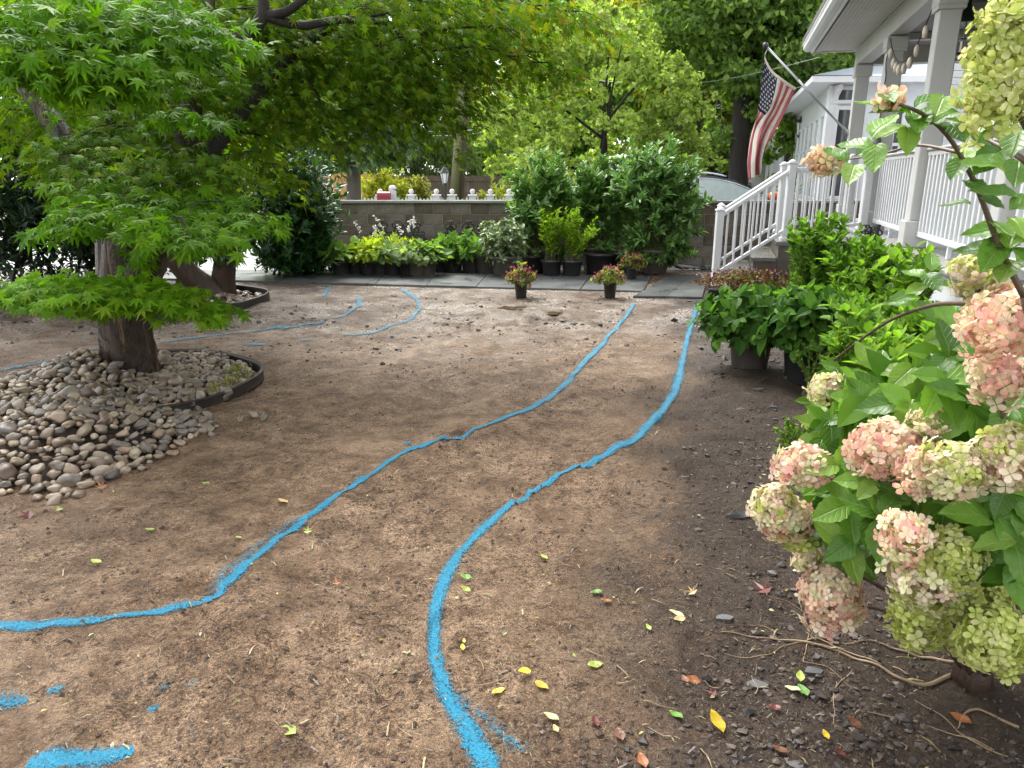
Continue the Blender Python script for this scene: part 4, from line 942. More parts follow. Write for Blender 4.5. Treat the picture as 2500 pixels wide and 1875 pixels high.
for k, (u, v) in enumerate(((2106, 578), (2119, 582), (2132, 586))): finial(P(u, v, 8.4)+[0, -.05, 0], .125).obj('finial', M_BLACKIRON, t, True)
fr_ = MB(); fr_.bar(P(2146, 548, 8.1), P(2113, 660, 8.2), .035, .035, (0, 1, 0)); fr_.bar(P(2100, 592, 8.4), P(2140, 592, 8.15), .03, .03); fr_.bar(P(2100, 592, 8.4), P(2090, 690, 8.5), .03, .03, (0, 1, 0)); fr_.obj('frame', M_BLACKIRON, t)
gr = thing('iron_grille', 'black iron grille lying flat at the foot of the wall', 'iron grille', tuple(G(1700, 660)))
c = G(1702, 660); fr_ = MB()
for k in range(7):
    fr_.tube([c+np.array([-.32+.11*k+.03*math.sin(5*a), -.25+.5*a, .05+.02*math.sin(7*a+k)]) for a in np.linspace(0, 1, 8)], .012, 5)
for k in range(4): fr_.tube([c+np.array([-.36+.74*a, -.22+.15*k+.04*math.sin(9*a+k), .055+.02*math.sin(6*a)]) for a in np.linspace(0, 1, 9)], .013, 5)
fr_.obj('bars', M_BLACKIRON, gr, True)

# ------------------------------------------------------------------ plants in the bed along the porch
def leafobjs(tm_mesh_list, pos, d, n, s, name, parent, rng=RNG):
    d = unit(d); x = unit(np.cross(d, n)); n = np.cross(x, d)
    for i in range(len(pos)):
        M = Matrix(((x[i][0]*s[i], d[i][0]*s[i], n[i][0]*s[i], pos[i][0]), (x[i][1]*s[i], d[i][1]*s[i], n[i][1]*s[i], pos[i][1]), (x[i][2]*s[i], d[i][2]*s[i], n[i][2]*s[i], pos[i][2]), (0, 0, 0, 1)))
        place(name, tm_mesh_list[int(rng.integers(len(tm_mesh_list)))], M, parent)
def q1(x, y, Y): return P(x*K, y*K, Y)
# potted bigleaf hydrangeas
for (x, y, r, lab, fr, zt) in ((1617, 798, .175, 'round green hydrangea in a black pot by the blue line', .45, .66), (1735, 826, .175, 'green hydrangea in a black pot nearer the porch', .40, .70)):
    c = G(x*K, y*K); t = thing('potted_hydrangea', lab, 'potted hydrangea', tuple(c), 'potted hydrangeas in the porch bed'); pot(c, r, .30, t, M_POTBR if fr > .42 else M_POT)
    cc = c+np.array([-.02 if fr > .42 else 0, 0, 0])
    tips = dome((cc[0], cc[1], zt*.66), fr*.92, fr*.8, zt*.36, 80, -.55, .12)
    shoots(c+[0, 0, .28], tips, 10, .105, T_OV, [(.055, .14, .022), (.085, .19, .03), (.038, .10, .02), (.12, .24, .035)], M_LEAF, 'foliage', t, .45, 1, .12, .4, stem=M_STEM, sr=.006, tipboost=1.6)
# glossy clump beside the stair and flowering mass before it
def upright(x, yb, yt, Y, wx, wy, n, nl, L, cols, name, lab, mat=M_LEAF, tm=T_OV3, group=None, spread=.75, zlo=.55):
    c = q1(x, yb, Y); c[2] = 0; top = q1(x, yt, Y)[2]; t = thing(name, lab, 'shrub', tuple(c), group)
    tips = [(c[0]+RNG.uniform(-1, 1)*wx, c[1]+RNG.uniform(-1, 1)*wy, top*RNG.uniform(zlo, 1.02)) for _ in range(n)]
    shoots(c+[0, 0, .03], tips, nl, L, tm, cols, mat, 'foliage', t, .15, spread, .35, .6, .15, stem=M_STEM, sr=.006, r0=wx*.4); return t
UPC = [(.12, .25, .03), (.18, .32, .04), (.075, .17, .025)]
upright(1755, 700, 468, 7.6, .30, .3, 80, 34, .085, UPC, 'upright_shrub', 'tall upright green shrub in front of the stair landing')
upright(1850, 760, 520, 6.6, .34, .3, 76, 32, .09, UPC, 'upright_shrub', 'green shrub with loose stems against the porch skirt')
upright(1925, 770, 540, 5.4, .24, .2, 40, 28, .09, [(.15, .28, .03), (.21, .35, .045), (.09, .20, .025)], 'upright_shrub', 'lime-tipped shrub with a few tall shoots before the foundation')
upright(1790, 860, 630, 5.5, .36, .28, 84, 34, .085, [(.14, .28, .03), (.20, .35, .045), (.09, .20, .025)], 'upright_shrub', 'bright green shrub rising behind the pink hydrangea')
upright(1905, 870, 660, 4.6, .40, .32, 84, 32, .085, [(.16, .30, .04), (.23, .38, .06), (.10, .21, .03)], 'upright_shrub', 'fresh green arching shrub beside the foundation')
upright(1980, 930, 730, 4.0, .34, .28, 64, 30, .082, [(.20, .36, .04), (.28, .44, .06), (.13, .26, .03)], 'upright_shrub', 'fresh green low shrub under the long brown twig')
upright(1752, 890, 745, 5.0, .14, .14, 26, 40, .024, [(.09, .17, .03), (.13, .22, .04)], 'box_shrub', 'small fine-leaved shrub between the pots and hydrangea', tm=T_RHW)
upright(1722, 1000, 912, 3.75, .13, .12, 26, 44, .022, [(.10, .19, .03), (.15, .25, .04)], 'box_shrub', 'tiny fine-leaved shrub peeping out beside cream flowers', tm=T_RHW, zlo=.35)
upright(1975, 860, 765, 5.0, .16, .14, 20, 34, .024, [(.05, .10, .025), (.08, .14, .03)], 'box_shrub', 'thin grey-green shrublet against the foundation', tm=T_RHW, zlo=.4)
c = P(1838, 735, 8.95); c[2] = 0; t = thing('begonia_bed', 'wide mass of wine-red flowers in pots beside the lowest step', 'flower bed', tuple(c))
for k, xx in enumerate((-.35, .05, .42)): pot(c+np.array([xx, .25, 0]), .15, .20, t)
tips = dome((c[0]+.02, c[1]+.25, .22), .62, .32, .17, 150, .0, .12)
shoots(c+[0, .25, .1], tips, 5, .05, T_OV3, [(.10, .13, .035), (.18, .20, .06), (.16, .05, .04)], M_LEAF, 'foliage', t, .7, 1, .2, .4, r0=.3)
fp = dome((c[0]+.02, c[1]+.25, .24), .66, .36, .19, 520, .0, .08); tag(cloud('blossom', T_RHW, fp, rvec(len(fp)), rvec(len(fp)), .036, colmix(len(fp), [(.13, .015, .04), (.22, .04, .08), (.36, .18, .20), (.09, .01, .03), (.30, .26, .10)], .2), M_PETAL, t), kind='stuff')

# ------------------------------------------------------------------ the panicle hydrangea in front
HB = G(2373, 1650); hyd = thing('panicle_hydrangea', 'large hydrangea with pink and cream flower heads beside the porch', 'hydrangea', tuple(HB))
def hleaf(c, serr=9):
    wd = .31; seg = 12; vs = []; uv = []
    for i in range(seg+1):
        t = i/seg; h = wd*math.sin(math.pi*t**.82)**.9 if 0 < t < 1 else 0.0
        if 0 < t < 1: h *= 1+.05*(-1)**i
        z = -.22*t*t+.03*math.sin(t*7)
        for sgn in (-1, -.5, 0, .5, 1):
            x = sgn*h; vs.append((x, t, z+.10*abs(sgn)*h/wd+.018*abs(sgn)*math.sin(i*1.9))); uv.append((.5+x, t))
    F = []
    for i in range(seg):
        for j in range(4):
            a = i*5+j; F.append((a, a+1, a+6, a+5))
    V = np.array(vs); return raw_mesh('leaf', V, np.array(F), M_VEIN, True, np.repeat([c], len(V), 0), np.array(uv))
HL = [hleaf(c) for c in ((.115, .25, .028), (.085, .20, .022), (.16, .31, .04), (.065, .155, .02), (.20, .33, .05))]
def floret_mesh(c1, c2):
    vs = []; F = []; cs = []
    for k in range(4):
        a = k*math.pi/2; ca, sa = math.cos(a), math.sin(a); b = len(vs)
        for (x, y, z) in ((0, .04, .0), (-.34, .42, .10), (-.30, .82, .10), (0, 1.0, .02), (.30, .82, .10), (.34, .42, .10)):
            vs.append((x*ca-y*sa, x*sa+y*ca, z)); cs.append(c1 if y < .5 else c2)
        F += [(b, b+5, b+4), (b, b+4, b+2), (b, b+2, b+1), (b+2, b+4, b+3)]
    return raw_mesh('floret', np.array(vs), np.array(F), M_PETAL, False, np.array(cs)), (np.array(vs), np.array(F), np.array(cs))
CP = {'pink': [((.78, .66, .40), (.86, .42, .38)), ((.80, .64, .42), (.88, .56, .46)), ((.76, .66, .42), (.86, .66, .50)), ((.78, .44, .38), (.86, .46, .43)), ((.74, .64, .46), (.82, .72, .58))],
      'cream': [((.64, .64, .34), (.80, .72, .52)), ((.68, .64, .40), (.80, .66, .54)), ((.60, .62, .30), (.78, .76, .52)), ((.70, .58, .44), (.80, .56, .50))],
      'lime': [((.42, .50, .10), (.56, .60, .20)), ((.46, .54, .12), (.62, .64, .26)), ((.36, .46, .08), (.50, .55, .16)), ((.52, .55, .20), (.64, .62, .34))],
      'peach': [((.64, .50, .30), (.72, .42, .32)), ((.66, .46, .28), (.74, .50, .40)), ((.60, .50, .22), (.70, .54, .32))]}
FM = {k: [floret_mesh(*c) for c in v] for k, v in CP.items()}
# (x, y in the overview, metres away, half width, half height there, colour, florets kept as single pieces)
PAN = [(2172, 118, 1.14, 74, 140, 'lime', 30), (2158, 690, 1.55, 82, 78, 'pink', 30), (2168, 812, 1.62, 66, 52, 'pink', 22), (1915, 965, 1.80, 74, 64, 'pink', 26),
       (1738, 1000, 1.95, 56, 46, 'pink', 18), (1676, 1090, 1.98, 46, 46, 'cream', 14), (1690, 1118, 1.96, 54, 40, 'pink', 12), (1718, 1150, 2.0, 42, 30, 'lime', 0), (1795, 1285, 1.90, 60, 74, 'pink', 26),
       (1745, 1200, 2.02, 26, 34, 'cream', 6), (1996, 1012, 1.66, 44, 56, 'pink', 8), (2060, 1010, 1.60, 74, 58, 'cream', 22), (2180, 962, 1.58, 56, 50, 'cream', 14), (2185, 1005, 1.56, 45, 40, 'pink', 8), (2012, 912, 1.80, 44, 34, 'cream', 6),
       (1795, 838, 2.35, 40, 36, 'cream', 6), (1775, 905, 2.30, 36, 30, 'lime', 4), (1958, 1150, 1.60, 48, 52, 'pink', 12), (2000, 1235, 1.62, 80, 70, 'cream', 20), (2050, 1205, 1.60, 64, 60, 'lime', 8), (2060, 1285, 1.64, 52, 44, 'lime', 6),
       (1985, 1335, 1.70, 60, 58, 'lime', 12), (2150, 1372, 1.52, 70, 76, 'lime', 18), (2082, 1385, 1.70, 36, 28, 'lime', 0), (2150, 1270, 1.75, 50, 50, 'lime', 0), (2112, 588, 1.62, 54, 48, 'cream', 14), (1785, 345, 1.95, 32, 27, 'peach', 6), (1918, 212, 1.42, 22, 20, 'peach', 4)]
allp = []
for (x, y, Y, hw_, hh, kind, ns) in PAN:
    c = q1(x, y, Y); dpx = np.linalg.norm(c-np.array([0, 0, CAM_H])); rx = hw_*K/FPX*(Y*ct-(c[2]-CAM_H)*st); rz = hh*K/FPX*(Y*ct-(c[2]-CAM_H)*st); ry = min(rx, rz)*1.0
    fs = .019 if hh < 130 else .0145
    A = 4*math.pi*((rx*rz)**1.6/3+(rx*ry)**1.6/3+(ry*rz)**1.6/3)**(1/1.6)
    N = int(A/(fs*fs*1.30)); N2 = int(N*.55); N1 = N; N = N1+N2
    k_ = np.r_[np.arange(N1)+.5, (np.arange(N2)+.5)*N1/N2]; ph = np.arccos(1-2*k_/N1); th = math.pi*(1+5**.5)*k_*np.r_[np.ones(N1), np.full(N2, 1.37)]
    nd = unit(np.c_[np.cos(th)*np.sin(ph), np.sin(th)*np.sin(ph), np.cos(ph)]+RNG.normal(0, .10, (N, 3)))
    tilt = unit(np.array([RNG.normal(0, .4), RNG.normal(-.2, .3), 1.0])); cone = 1-.22*(nd@tilt)
    lump = cone*(1+.30*noise(nd[:, 0]*2.1+x, nd[:, 1]*2.1+y, nd[:, 2]*2.1, seed=41)+.12*noise(nd[:, 0]*5+y, nd[:, 1]*5+x, nd[:, 2]*5, seed=42)+RNG.normal(0, .07, N))*np.r_[np.ones(N1), np.full(N2, .80)]
    pos = c+nd*lump[:, None]*np.array([rx, ry, rz])*.96
    nn = unit(nd/np.array([rx, ry, rz])*min(rx, rz)+RNG.normal(0, .45, (N, 3))); dd = np.cross(nn, rvec(N)); sz = fs*RNG.uniform(.75, 1.3, N)
    order = np.argsort(np.linalg.norm(pos-np.array([0, 0, CAM_H]), axis=1)+RNG.normal(0, .01, N)); single = order[:ns]; rest = order[ns:]
    other = {'pink': 'cream', 'cream': 'lime', 'lime': 'lime', 'peach': 'cream'}[kind]
    mixp = sstep(-.35, .55, noise(nd[:, 0]*1.6+y, nd[:, 1]*1.6, nd[:, 2]*1.6+x, seed=43)+.25*nd[:, 2]+RNG.normal(0, .25, N)); kk = [other if RNG.random() < m_*.75 else kind for m_ in mixp]
    # shared mass of small florets + stalks
    Vs, Fs, Cs = [], [], []; off = 0
    D = unit(dd); X = unit(np.cross(D, nn)); Nn = np.cross(X, D); pick = RNG.integers(999, size=N)
    for j in rest:
        tv, tf, tcs = FM[kk[j]][pick[j] % len(FM[kk[j]])][1]; Vs.append(pos[j]+sz[j]*(tv[:, :1]*X[j]+tv[:, 1:2]*D[j]+tv[:, 2:]*Nn[j])); Fs.append(tf+off); Cs.append(tcs*RNG.uniform(.85, 1.1)); off += len(tv)
    stk = MB()
    me = raw_mesh('flower_head', np.vstack(Vs), np.vstack(Fs), M_PETAL, False, np.clip(np.vstack(Cs), 0, 1)); ph_ = mobj('flower_head', me, hyd); tag(ph_, kind='stuff')
    for j in single:
        M = Matrix(((X[j][0]*sz[j], D[j][0]*sz[j], Nn[j][0]*sz[j], pos[j][0]), (X[j][1]*sz[j], D[j][1]*sz[j], Nn[j][1]*sz[j], pos[j][1]), (X[j][2]*sz[j], D[j][2]*sz[j], Nn[j][2]*sz[j], pos[j][2]), (0, 0, 0, 1)))
        place('floret', FM[kk[j]][pick[j] % len(FM[kk[j]])][0], M, ph_)
    sm = MB()
    for j in order[::max(1, N//40)]: sm.tube([c-np.array([0, 0, rz*.5]), c*.5+pos[j]*.5, pos[j]], [.0022, .0016, .001], 4, False)
    tag(sm.obj('flower_stalks', mat_plain('lime_stalk', (.30, .34, .06), None, .5) if 'lime_stalk' not in MATS else MATS['lime_stalk'], ph_), kind='stuff')
    allp.append((c, rx, rz))
# stems
def stem_to(p, name='stem', r=.007, mid=None, base=None, m=None):
    b = np.array(base if base is not None else HB+np.array([RNG.normal(0, .04), RNG.normal(0, .04), .05])); p = np.array(p)
    ctrl = np.array(mid) if mid is not None else b*.55+p*.45+np.array([0, 0, .25*np.linalg.norm(p-b)])
    pts = [(1-a)**2*b+2*a*(1-a)*ctrl+a*a*p for a in np.linspace(0, 1, 12)]
    return MB().tube(pts, np.linspace(r, r*.5, 12), 7).obj(name, m or M_TWIG, hyd, True)
for i, (c, rx, rz) in enumerate(allp):
    if i in (0, 25, 26, 27): continue
    stem_to(c-np.array([0, 0, rz*.3]), r=.006+.003*RNG.random())
hi = [q1(2212, 640, 1.40), q1(2160, 540, 1.42), q1(2110, 400, 1.42), q1(2050, 290, 1.42), q1(1985, 235, 1.42)]
MB().tube(curve(hi+[q1(1925, 222, 1.42)], 24), np.linspace(.0065, .003, 24), 8).obj('stem', M_TWIG, hyd, True)
MB().tube(curve([q1(2075, 330, 1.42), q1(1985, 310, 1.6), q1(1900, 335, 1.8), q1(1800, 348, 1.94)], 18), np.linspace(.004, .002, 18), 6).obj('stem', M_TWIG, hyd, True)
MB().tube(curve([q1(2212, 640, 1.40), q1(2270, 900, 1.5), q1(2200, 1250, 1.75), HB+np.array([.05, 0, .03])], 18), np.linspace(.007, .012, 18), 8).obj('stem', M_TWIG, hyd, True)
MB().tube(curve([q1(2280, 420, 1.2), q1(2210, 340, 1.18), q1(2130, 300, 1.3)], 12), np.linspace(.006, .003, 12), 6).obj('stem', M_TWIG, hyd, True)
MB().tube(curve([q1(2230, 300, 1.16), q1(2200, 240, 1.15), q1(2168, 200, 1.14)], 8), .005, 6).obj('stem', M_TWIG, hyd, True)
MB().tube(curve([q1(2125, 655, 1.62), q1(2020, 655, 2.0), q1(1920, 690, 2.4), q1(1850, 740, 2.6), q1(1800, 780, 2.8)], 18), np.linspace(.007, .004, 18), 7).obj('stem', M_TWIG, hyd, True)
MB().tube([q1(2110, 625, 1.64), q1(2120, 655, 1.63), q1(2140, 720, 1.6)], [.007, .008, .008], 7).obj('stem', M_TWIG, hyd, True)
# trunk base with cut stubs
mb = MB(); mb.tube([HB+np.array([0, 0, -.05]), HB+np.array([.0, 0, .03]), HB+np.array([-.01, .02, .08]), HB+np.array([0, .02, .11])], [.06, .05, .035, .015], 14, jit=lambda i, j: .2*math.sin(j*2.3+i)); mb.obj('stump', M_BARKRED, hyd, True)
mb = MB(); mb.tube([HB+np.array([.04, .02, .03]), HB+np.array([.10, .02, .16]), HB+np.array([.13, .0, .34])], [.035, .03, .026], 9); mb.obj('stem', M_BARKRED, hyd, True)
# whorls of leaves: place by eye on the mass
W = []
def whorl(x, y, Y, n, L, face=(-.1, -.75, .65), spread=1.0):
    c = q1(x, y, Y); f = unit(np.array(face)); a0 = RNG.random()*6.28
    ref = unit(np.cross(f, [0, 0, 1.])); up = np.cross(ref, f)
    for k in range(n):
        a = a0+k*2.4+RNG.normal(0, .2); r = math.cos(a)*ref+math.sin(a)*up
        d = unit(r*spread+f*(.35-.25*k/n)+RNG.normal(0, .15, 3)+np.array([0, 0, -.12])); nn = unit(f*.9+np.array([0, 0, .45])-r*.1+RNG.normal(0, .2, 3))
        W.append((c-f*.012*k+RNG.normal(0, .008, 3), d, nn, L*RNG.uniform(.72, 1.15)))
for a in ((1930, 830, 2.0, 8, .115), (1850, 880, 2.1, 7, .11), (1990, 800, 2.0, 7, .12), (2060, 760, 1.9, 7, .12), (2100, 860, 1.75, 7, .115), (1900, 1080, 1.85, 8, .11), (1830, 1060, 1.95, 8, .115), (1805, 1140, 1.95, 7, .11), (1880, 1160, 1.86, 7, .105), (1790, 930, 2.15, 7, .105), (1850, 960, 2.05, 6, .11),
          (1980, 1080, 1.8, 7, .11), (2070, 1110, 1.72, 8, .115), (2150, 1110, 1.6, 7, .12), (2200, 1150, 1.55, 6, .12), (2120, 1190, 1.65, 6, .11), (2190, 880, 1.7, 7, .12), (2060, 900, 1.9, 7, .12), (1960, 870, 2.0, 7, .115), (2140, 940, 1.75, 6, .11), (1770, 1060, 2.05, 6, .10),
          (2200, 1230, 1.55, 6, .11), (2110, 1070, 1.7, 6, .11), (1930, 1010, 1.95, 6, .11), (2030, 1070, 1.75, 6, .11), (2185, 1060, 1.6, 6, .11), (2060, 720, 2.0, 5, .09), (1890, 800, 2.25, 6, .105), (2020, 850, 2.0, 6, .115), (1820, 800, 2.5, 6, .10), (1760, 860, 2.4, 5, .09), (2205, 760, 1.75, 5, .11), (1840, 1200, 1.92, 4, .09)): whorl(*a)
for a in ((1905, 1110, 1.72, 7, .11), (1845, 1085, 1.80, 7, .11), (1835, 1165, 1.80, 6, .10), (1890, 1045, 1.76, 5, .11), (1970, 870, 1.85, 6, .12), (1880, 850, 1.95, 6, .115), (2050, 820, 1.80, 6, .12), (1800, 900, 2.1, 5, .10), (1985, 790, 1.95, 6, .12), (1815, 1000, 1.9, 5, .10)): whorl(*a)
nlow = len(W)
for a in ((1990, 225, 1.42, 5, .078), (1955, 260, 1.43, 3, .075), (2050, 230, 1.42, 3, .078), (1880, 300, 1.62, 3, .08), (1835, 330, 1.8, 3, .08), (1905, 215, 1.42, 3, .05), (2130, 250, 1.35, 3, .075), (2160, 290, 1.3, 3, .08), (2120, 420, 1.42, 2, .06), (2085, 380, 1.42, 2, .06), (2145, 500, 1.42, 3, .065), (2190, 430, 1.35, 2, .09), (2200, 330, 1.25, 3, .08),
          (2195, 530, 1.4, 5, .09), (2180, 480, 1.42, 4, .08), (2010, 590, 2.1, 5, .085), (1975, 640, 2.2, 4, .08), (2205, 250, 1.2, 3, .09), (2100, 330, 1.42, 3, .075), (2060, 190, 1.42, 2, .075)): whorl(*a, face=(-.15, -.45, .75))
W = W[:]
sel = list(range(len(W))); lim = 300
one = sel if len(sel) <= lim else list(RNG.choice(sel, lim, replace=False)); oth = [i for i in sel if i not in set(one)]
A_ = lambda k, I: np.array([W[i][k] for i in I])
leafobjs(HL, A_(0, one), A_(1, one), A_(2, one), A_(3, one), 'leaf', hyd)
back = [(q1(RNG.uniform(1800, 2212), RNG.uniform(820, 1180), RNG.uniform(2.0, 2.35)), unit(RNG.normal(0, 1, 3)+[0, -.5, .1]), unit(RNG.normal(0, .4, 3)+[0, -.5, .8]), RNG.uniform(.08, .12)) for _ in range(420)]
allb = [W[i] for i in oth]+back
tag(cloud('inner_foliage', T_OV, np.array([b[0] for b in allb]), np.array([b[1] for b in allb]), np.array([b[2] for b in allb]), np.array([b[3] for b in allb]), colmix(len(allb), [(.10, .22, .025), (.07, .16, .02), (.14, .27, .035)]), M_LEAF, hyd), kind='stuff')

# ------------------------------------------------------------------ the Japanese maple
TB = G(322, 925); jm = thing('japanese_maple', 'big Japanese maple with bright green layered leaves and a thick wet trunk', 'maple tree', tuple(TB))
def limb(pts, radii, name, mat, parent, n=12, jit=.10, seed=0):
    q = curve(pts, max(10, len(pts)*5)); r = np.interp(np.linspace(0, 1, len(q)), np.linspace(0, 1, len(radii)), radii)
    rs = np.random.default_rng(seed); ph = rs.random(4)*6
    return MB().tube(q, r, n, True, jit=lambda i, j: jit*(math.sin(j*2*math.pi*3/n+ph[0]+i*.13)*.6+math.sin(j*2*math.pi*5/n+ph[1]-i*.2)*.4+(.5*math.sin(j*2*math.pi*11/n+ph[2]+i*.25)+.35*math.sin(i*1.7+j*.9) if n > 30 else 0))).obj(name, mat, parent, True)
limb([TB+[0, 0, -.1], TB+[0, 0, .12], TB+[0, 0, .45], TB+[.0, .0, .66], TB+[0, 0, .80]], [.225, .205, .19, .18, .05], 'trunk', M_BARKMAPLE, jm, 40, .10, 1)
fk = TB+np.array([0, 0, .62])
limb([fk, P(300, 600, 5.55), P(285, 500, 5.6), P(262, 330, 5.7), P(250, 200, 5.75), P(262, 40, 5.9), P(270, -120, 6.0)], [.16, .14, .12, .08, .07, .055, .03], 'limb', M_BARKMAPLE, jm, 14, .08, 2)
limb([fk+np.array([-.03, 0, .05]), P(270, 540, 5.6), P(220, 440, 5.6), P(135, 300, 5.7), P(60, 200, 5.8), P(-60, 60, 5.9)], [.13, .11, .09, .08, .075, .05], 'limb', M_BARKMAPLE, jm, 14, .08, 3)
limb([fk+[.06, 0, 0], P(375, 610, 5.5), P(420, 500, 5.55), P(452, 370, 5.6), P(470, 240, 5.7), P(505, 80, 5.8), P(515, -80, 5.9)], [.15, .13, .105, .085, .07, .055, .03], 'limb', M_BARKMAPLE, jm, 14, .08, 4)
limb([P(430, 480, 5.6), P(468, 418, 5.65), P(561, 316, 5.8), P(633, 219, 6.0), P(700, 138, 6.2), P(790, 70, 6.4), P(900, 20, 6.6)], [.075, .062, .058, .052, .05, .04, .02], 'limb', M_BARKDK, jm, 10, .06, 5)
limb([P(500, 150, 5.8), P(557, 106, 5.8), P(612, 80, 5.8), P(646, 40, 5.8), P(640, -40, 5.8)], [.045, .05, .05, .045, .03], 'limb', M_BARKDK, jm, 10, .06, 6)
limb([P(650, 38, 5.8), P(700, 57, 5.85), P(735, 66, 5.9), P(800, 52, 6.0), P(880, 46, 6.1), P(941, 55, 6.2), P(985, 94, 6.3), P(1050, 125, 6.4), P(1140, 150, 6.5)], [.038, .034, .03, .026, .022, .02, .016, .012, .006], 'limb', M_BARKDK, jm, 8, .04, 7)
limb([P(650, 38, 5.8), P(700, 30, 5.8), P(752, -10, 5.8)], [.035, .032, .028], 'limb', M_BARKDK, jm, 8, .04, 8)
for (a, b_, c_) in (((941, 55), (1000, 140), (1015, 220)), ((560, 316), (640, 330), (720, 380)), ((880, 46), (960, 30), (1050, 10)), ((985, 94), (1090, 70), (1250, 60)), ((1050, 125), (1180, 110), (1330, 130)), ((700, 138), (760, 200), (800, 290))):
    limb([P(*a, 6.2), P(*b_, 6.3), P(*c_, 6.35)], [.014, .010, .004], 'twig', M_BARKDK, jm, 6, .02, 9)
BR = [(.075, .185, .006), (.10, .23, .008), (.055, .14, .005), (.14, .265, .010)]
BRT = [(.12, .265, .008), (.165, .32, .012), (.09, .21, .007)]
OLV = [(.075, .155, .009), (.11, .20, .011), (.05, .115, .008), (.17, .23, .012)]
YEL = [(.20, .26, .015), (.14, .22, .018), (.28, .27, .015)]
axis = TB[:2]
def pad(u, v, Y, rx, ry, th, n, droop=.35, asym=0):
    c = P(u, v, Y); r = np.sqrt(RNG.random(n))*(1+RNG.normal(0, .08, n)); a = RNG.random(n)*2*math.pi
    lump = 1+.25*noise(np.cos(a)*1.7+u*.01, np.sin(a)*1.7+v*.01, seed=51)
    out = np.array([c[0]-axis[0], c[1]-axis[1]]); out = out/(np.linalg.norm(out)+1e-6)
    off = np.stack([np.cos(a)*rx, np.sin(a)*ry], 1)*(r*lump)[:, None]
    along = off@out/max(rx, ry)
    z = -droop*rx*(.55*r*r+.35*along)+RNG.normal(0, th, n)
    pos = np.c_[c[0]+off[:, 0], c[1]+off[:, 1], c[2]+z]
    rad = np.c_[np.cos(a), np.sin(a), np.zeros(n)]; o3 = np.array([out[0], out[1], 0])
    d = unit(rad*.55+o3*.45+np.array([0, 0, -.55])+RNG.normal(0, .38, (n, 3)))
    nn = unit(rad*.25+o3*.40+np.array([0, -.18, .75])+RNG.normal(0, .24, (n, 3)))
    return pos, d, nn
def pads(lst, cols, w=None, size=.088):
    Ps, Ds, Ns = [], [], []
    for q in lst:
        p, d, n = pad(*q); Ps.append(p); Ds.append(d); Ns.append(n)
    p, d, n = np.vstack(Ps), np.vstack(Ds), np.vstack(Ns)
    return p, d, n, size*(1+RNG.normal(0, .18, len(p))).clip(.55, 1.5), colmix(len(p), cols, .13, w)
low = [(60, 695, 4.6, .34, .30, .03, 150, .18), (175, 697, 4.5, .40, .34, .03, 210, .18), (290, 705, 4.55, .38, .32, .03, 200, .18), (370, 712, 4.55, .32, .26, .025, 150, .2), (330, 700, 4.9, .40, .35, .03, 150), (470, 745, 4.65, .26, .22, .02, 75), (525, 752, 4.7, .14, .12, .015, 30), (210, 685, 4.8, .35, .3, .03, 110), (120, 690, 4.75, .3, .3, .03, 90)]
mid = [(150, 548, 4.6, .20, .2, .02, 55), (200, 528, 4.6, .24, .25, .025, 75), (270, 500, 4.7, .36, .35, .03, 170), (380, 515, 4.6, .38, .35, .03, 190), (450, 555, 4.35, .30, .3, .025, 130), (495, 590, 4.25, .14, .14, .02, 36), (545, 515, 4.75, .36, .3, .03, 150), (620, 530, 4.85, .20, .15, .02, 45), (660, 545, 4.9, .09, .08, .01, 14), (330, 455, 4.95, .48, .4, .04, 230), (470, 470, 5.0, .40, .35, .04, 180), (325, 628, 5.1, .10, .1, .02, 18)]
upl = [(60, 60, 4.3, .5, .45, .04, 260), (110, 110, 4.2, .46, .45, .04, 250), (220, 130, 4.15, .46, .4, .04, 250), (215, 195, 4.1, .30, .25, .025, 110), (180, 150, 4.1, .32, .25, .03, 130), (300, 60, 4.5, .5, .45, .04, 250), (420, 105, 4.6, .34, .3, .03, 130), (450, 60, 4.8, .45, .4, .04, 200), (20, 120, 4.3, .36, .35, .03, 160), (160, 10, 4.4, .5, .4, .04, 220), (470, 280, 5.1, .28, .22, .03, 90), (350, 10, 4.6, .5, .4, .05, 200)]
midb = [(300, 400, 5.2, .46, .4, .05, 220), (420, 385, 5.1, .42, .35, .05, 190), (235, 345, 5.4, .40, .35, .06, 160), (170, 380, 5.5, .28, .25, .08, 120, .9), (210, 420, 5.4, .22, .2, .08, 90, 1.0), (130, 330, 5.6, .3, .3, .08, 100, .8), (350, 290, 5.6, .5, .4, .07, 220), (520, 410, 5.4, .4, .35, .05, 170), (380, 190, 5.7, .5, .4, .08, 230), (470, 180, 5.6, .4, .4, .06, 180), (560, 210, 5.9, .45, .4, .07, 190), (100, 240, 5.9, .5, .4, .08, 160), (330, 330, 5.5, .45, .35, .06, 190), (40, 290, 6.0, .5, .4, .08, 160)]
rgt = []
for k in range(56):
    u = 560+RNG.random()*640; vmax = 265+40*math.sin(u/90)-max(0, (u-1120)*.9); v = -20+RNG.random()*vmax
    rgt.append((u, v, 6.0+RNG.random()*1.2, .30+.25*RNG.random(), .38, .15, 130, .9))
rgt += [(760, 265, 6.3, .5, .4, .1, 200, .8), (860, 290, 6.4, .5, .4, .1, 200, .8), (960, 275, 6.4, .42, .35, .1, 150, .8), (1050, 265, 6.4, .40, .35, .1, 150, .8), (1110, 215, 6.5, .36, .3, .09, 140, .8), (1000, 250, 6.4, .5, .4, .1, 220, .7), (690, 420, 6.0, .34, .25, .08, 70, .9), (640, 390, 6.1, .34, .25, .08, 80, .8), (730, 320, 6.2, .40, .30, .12, 110, .8)]
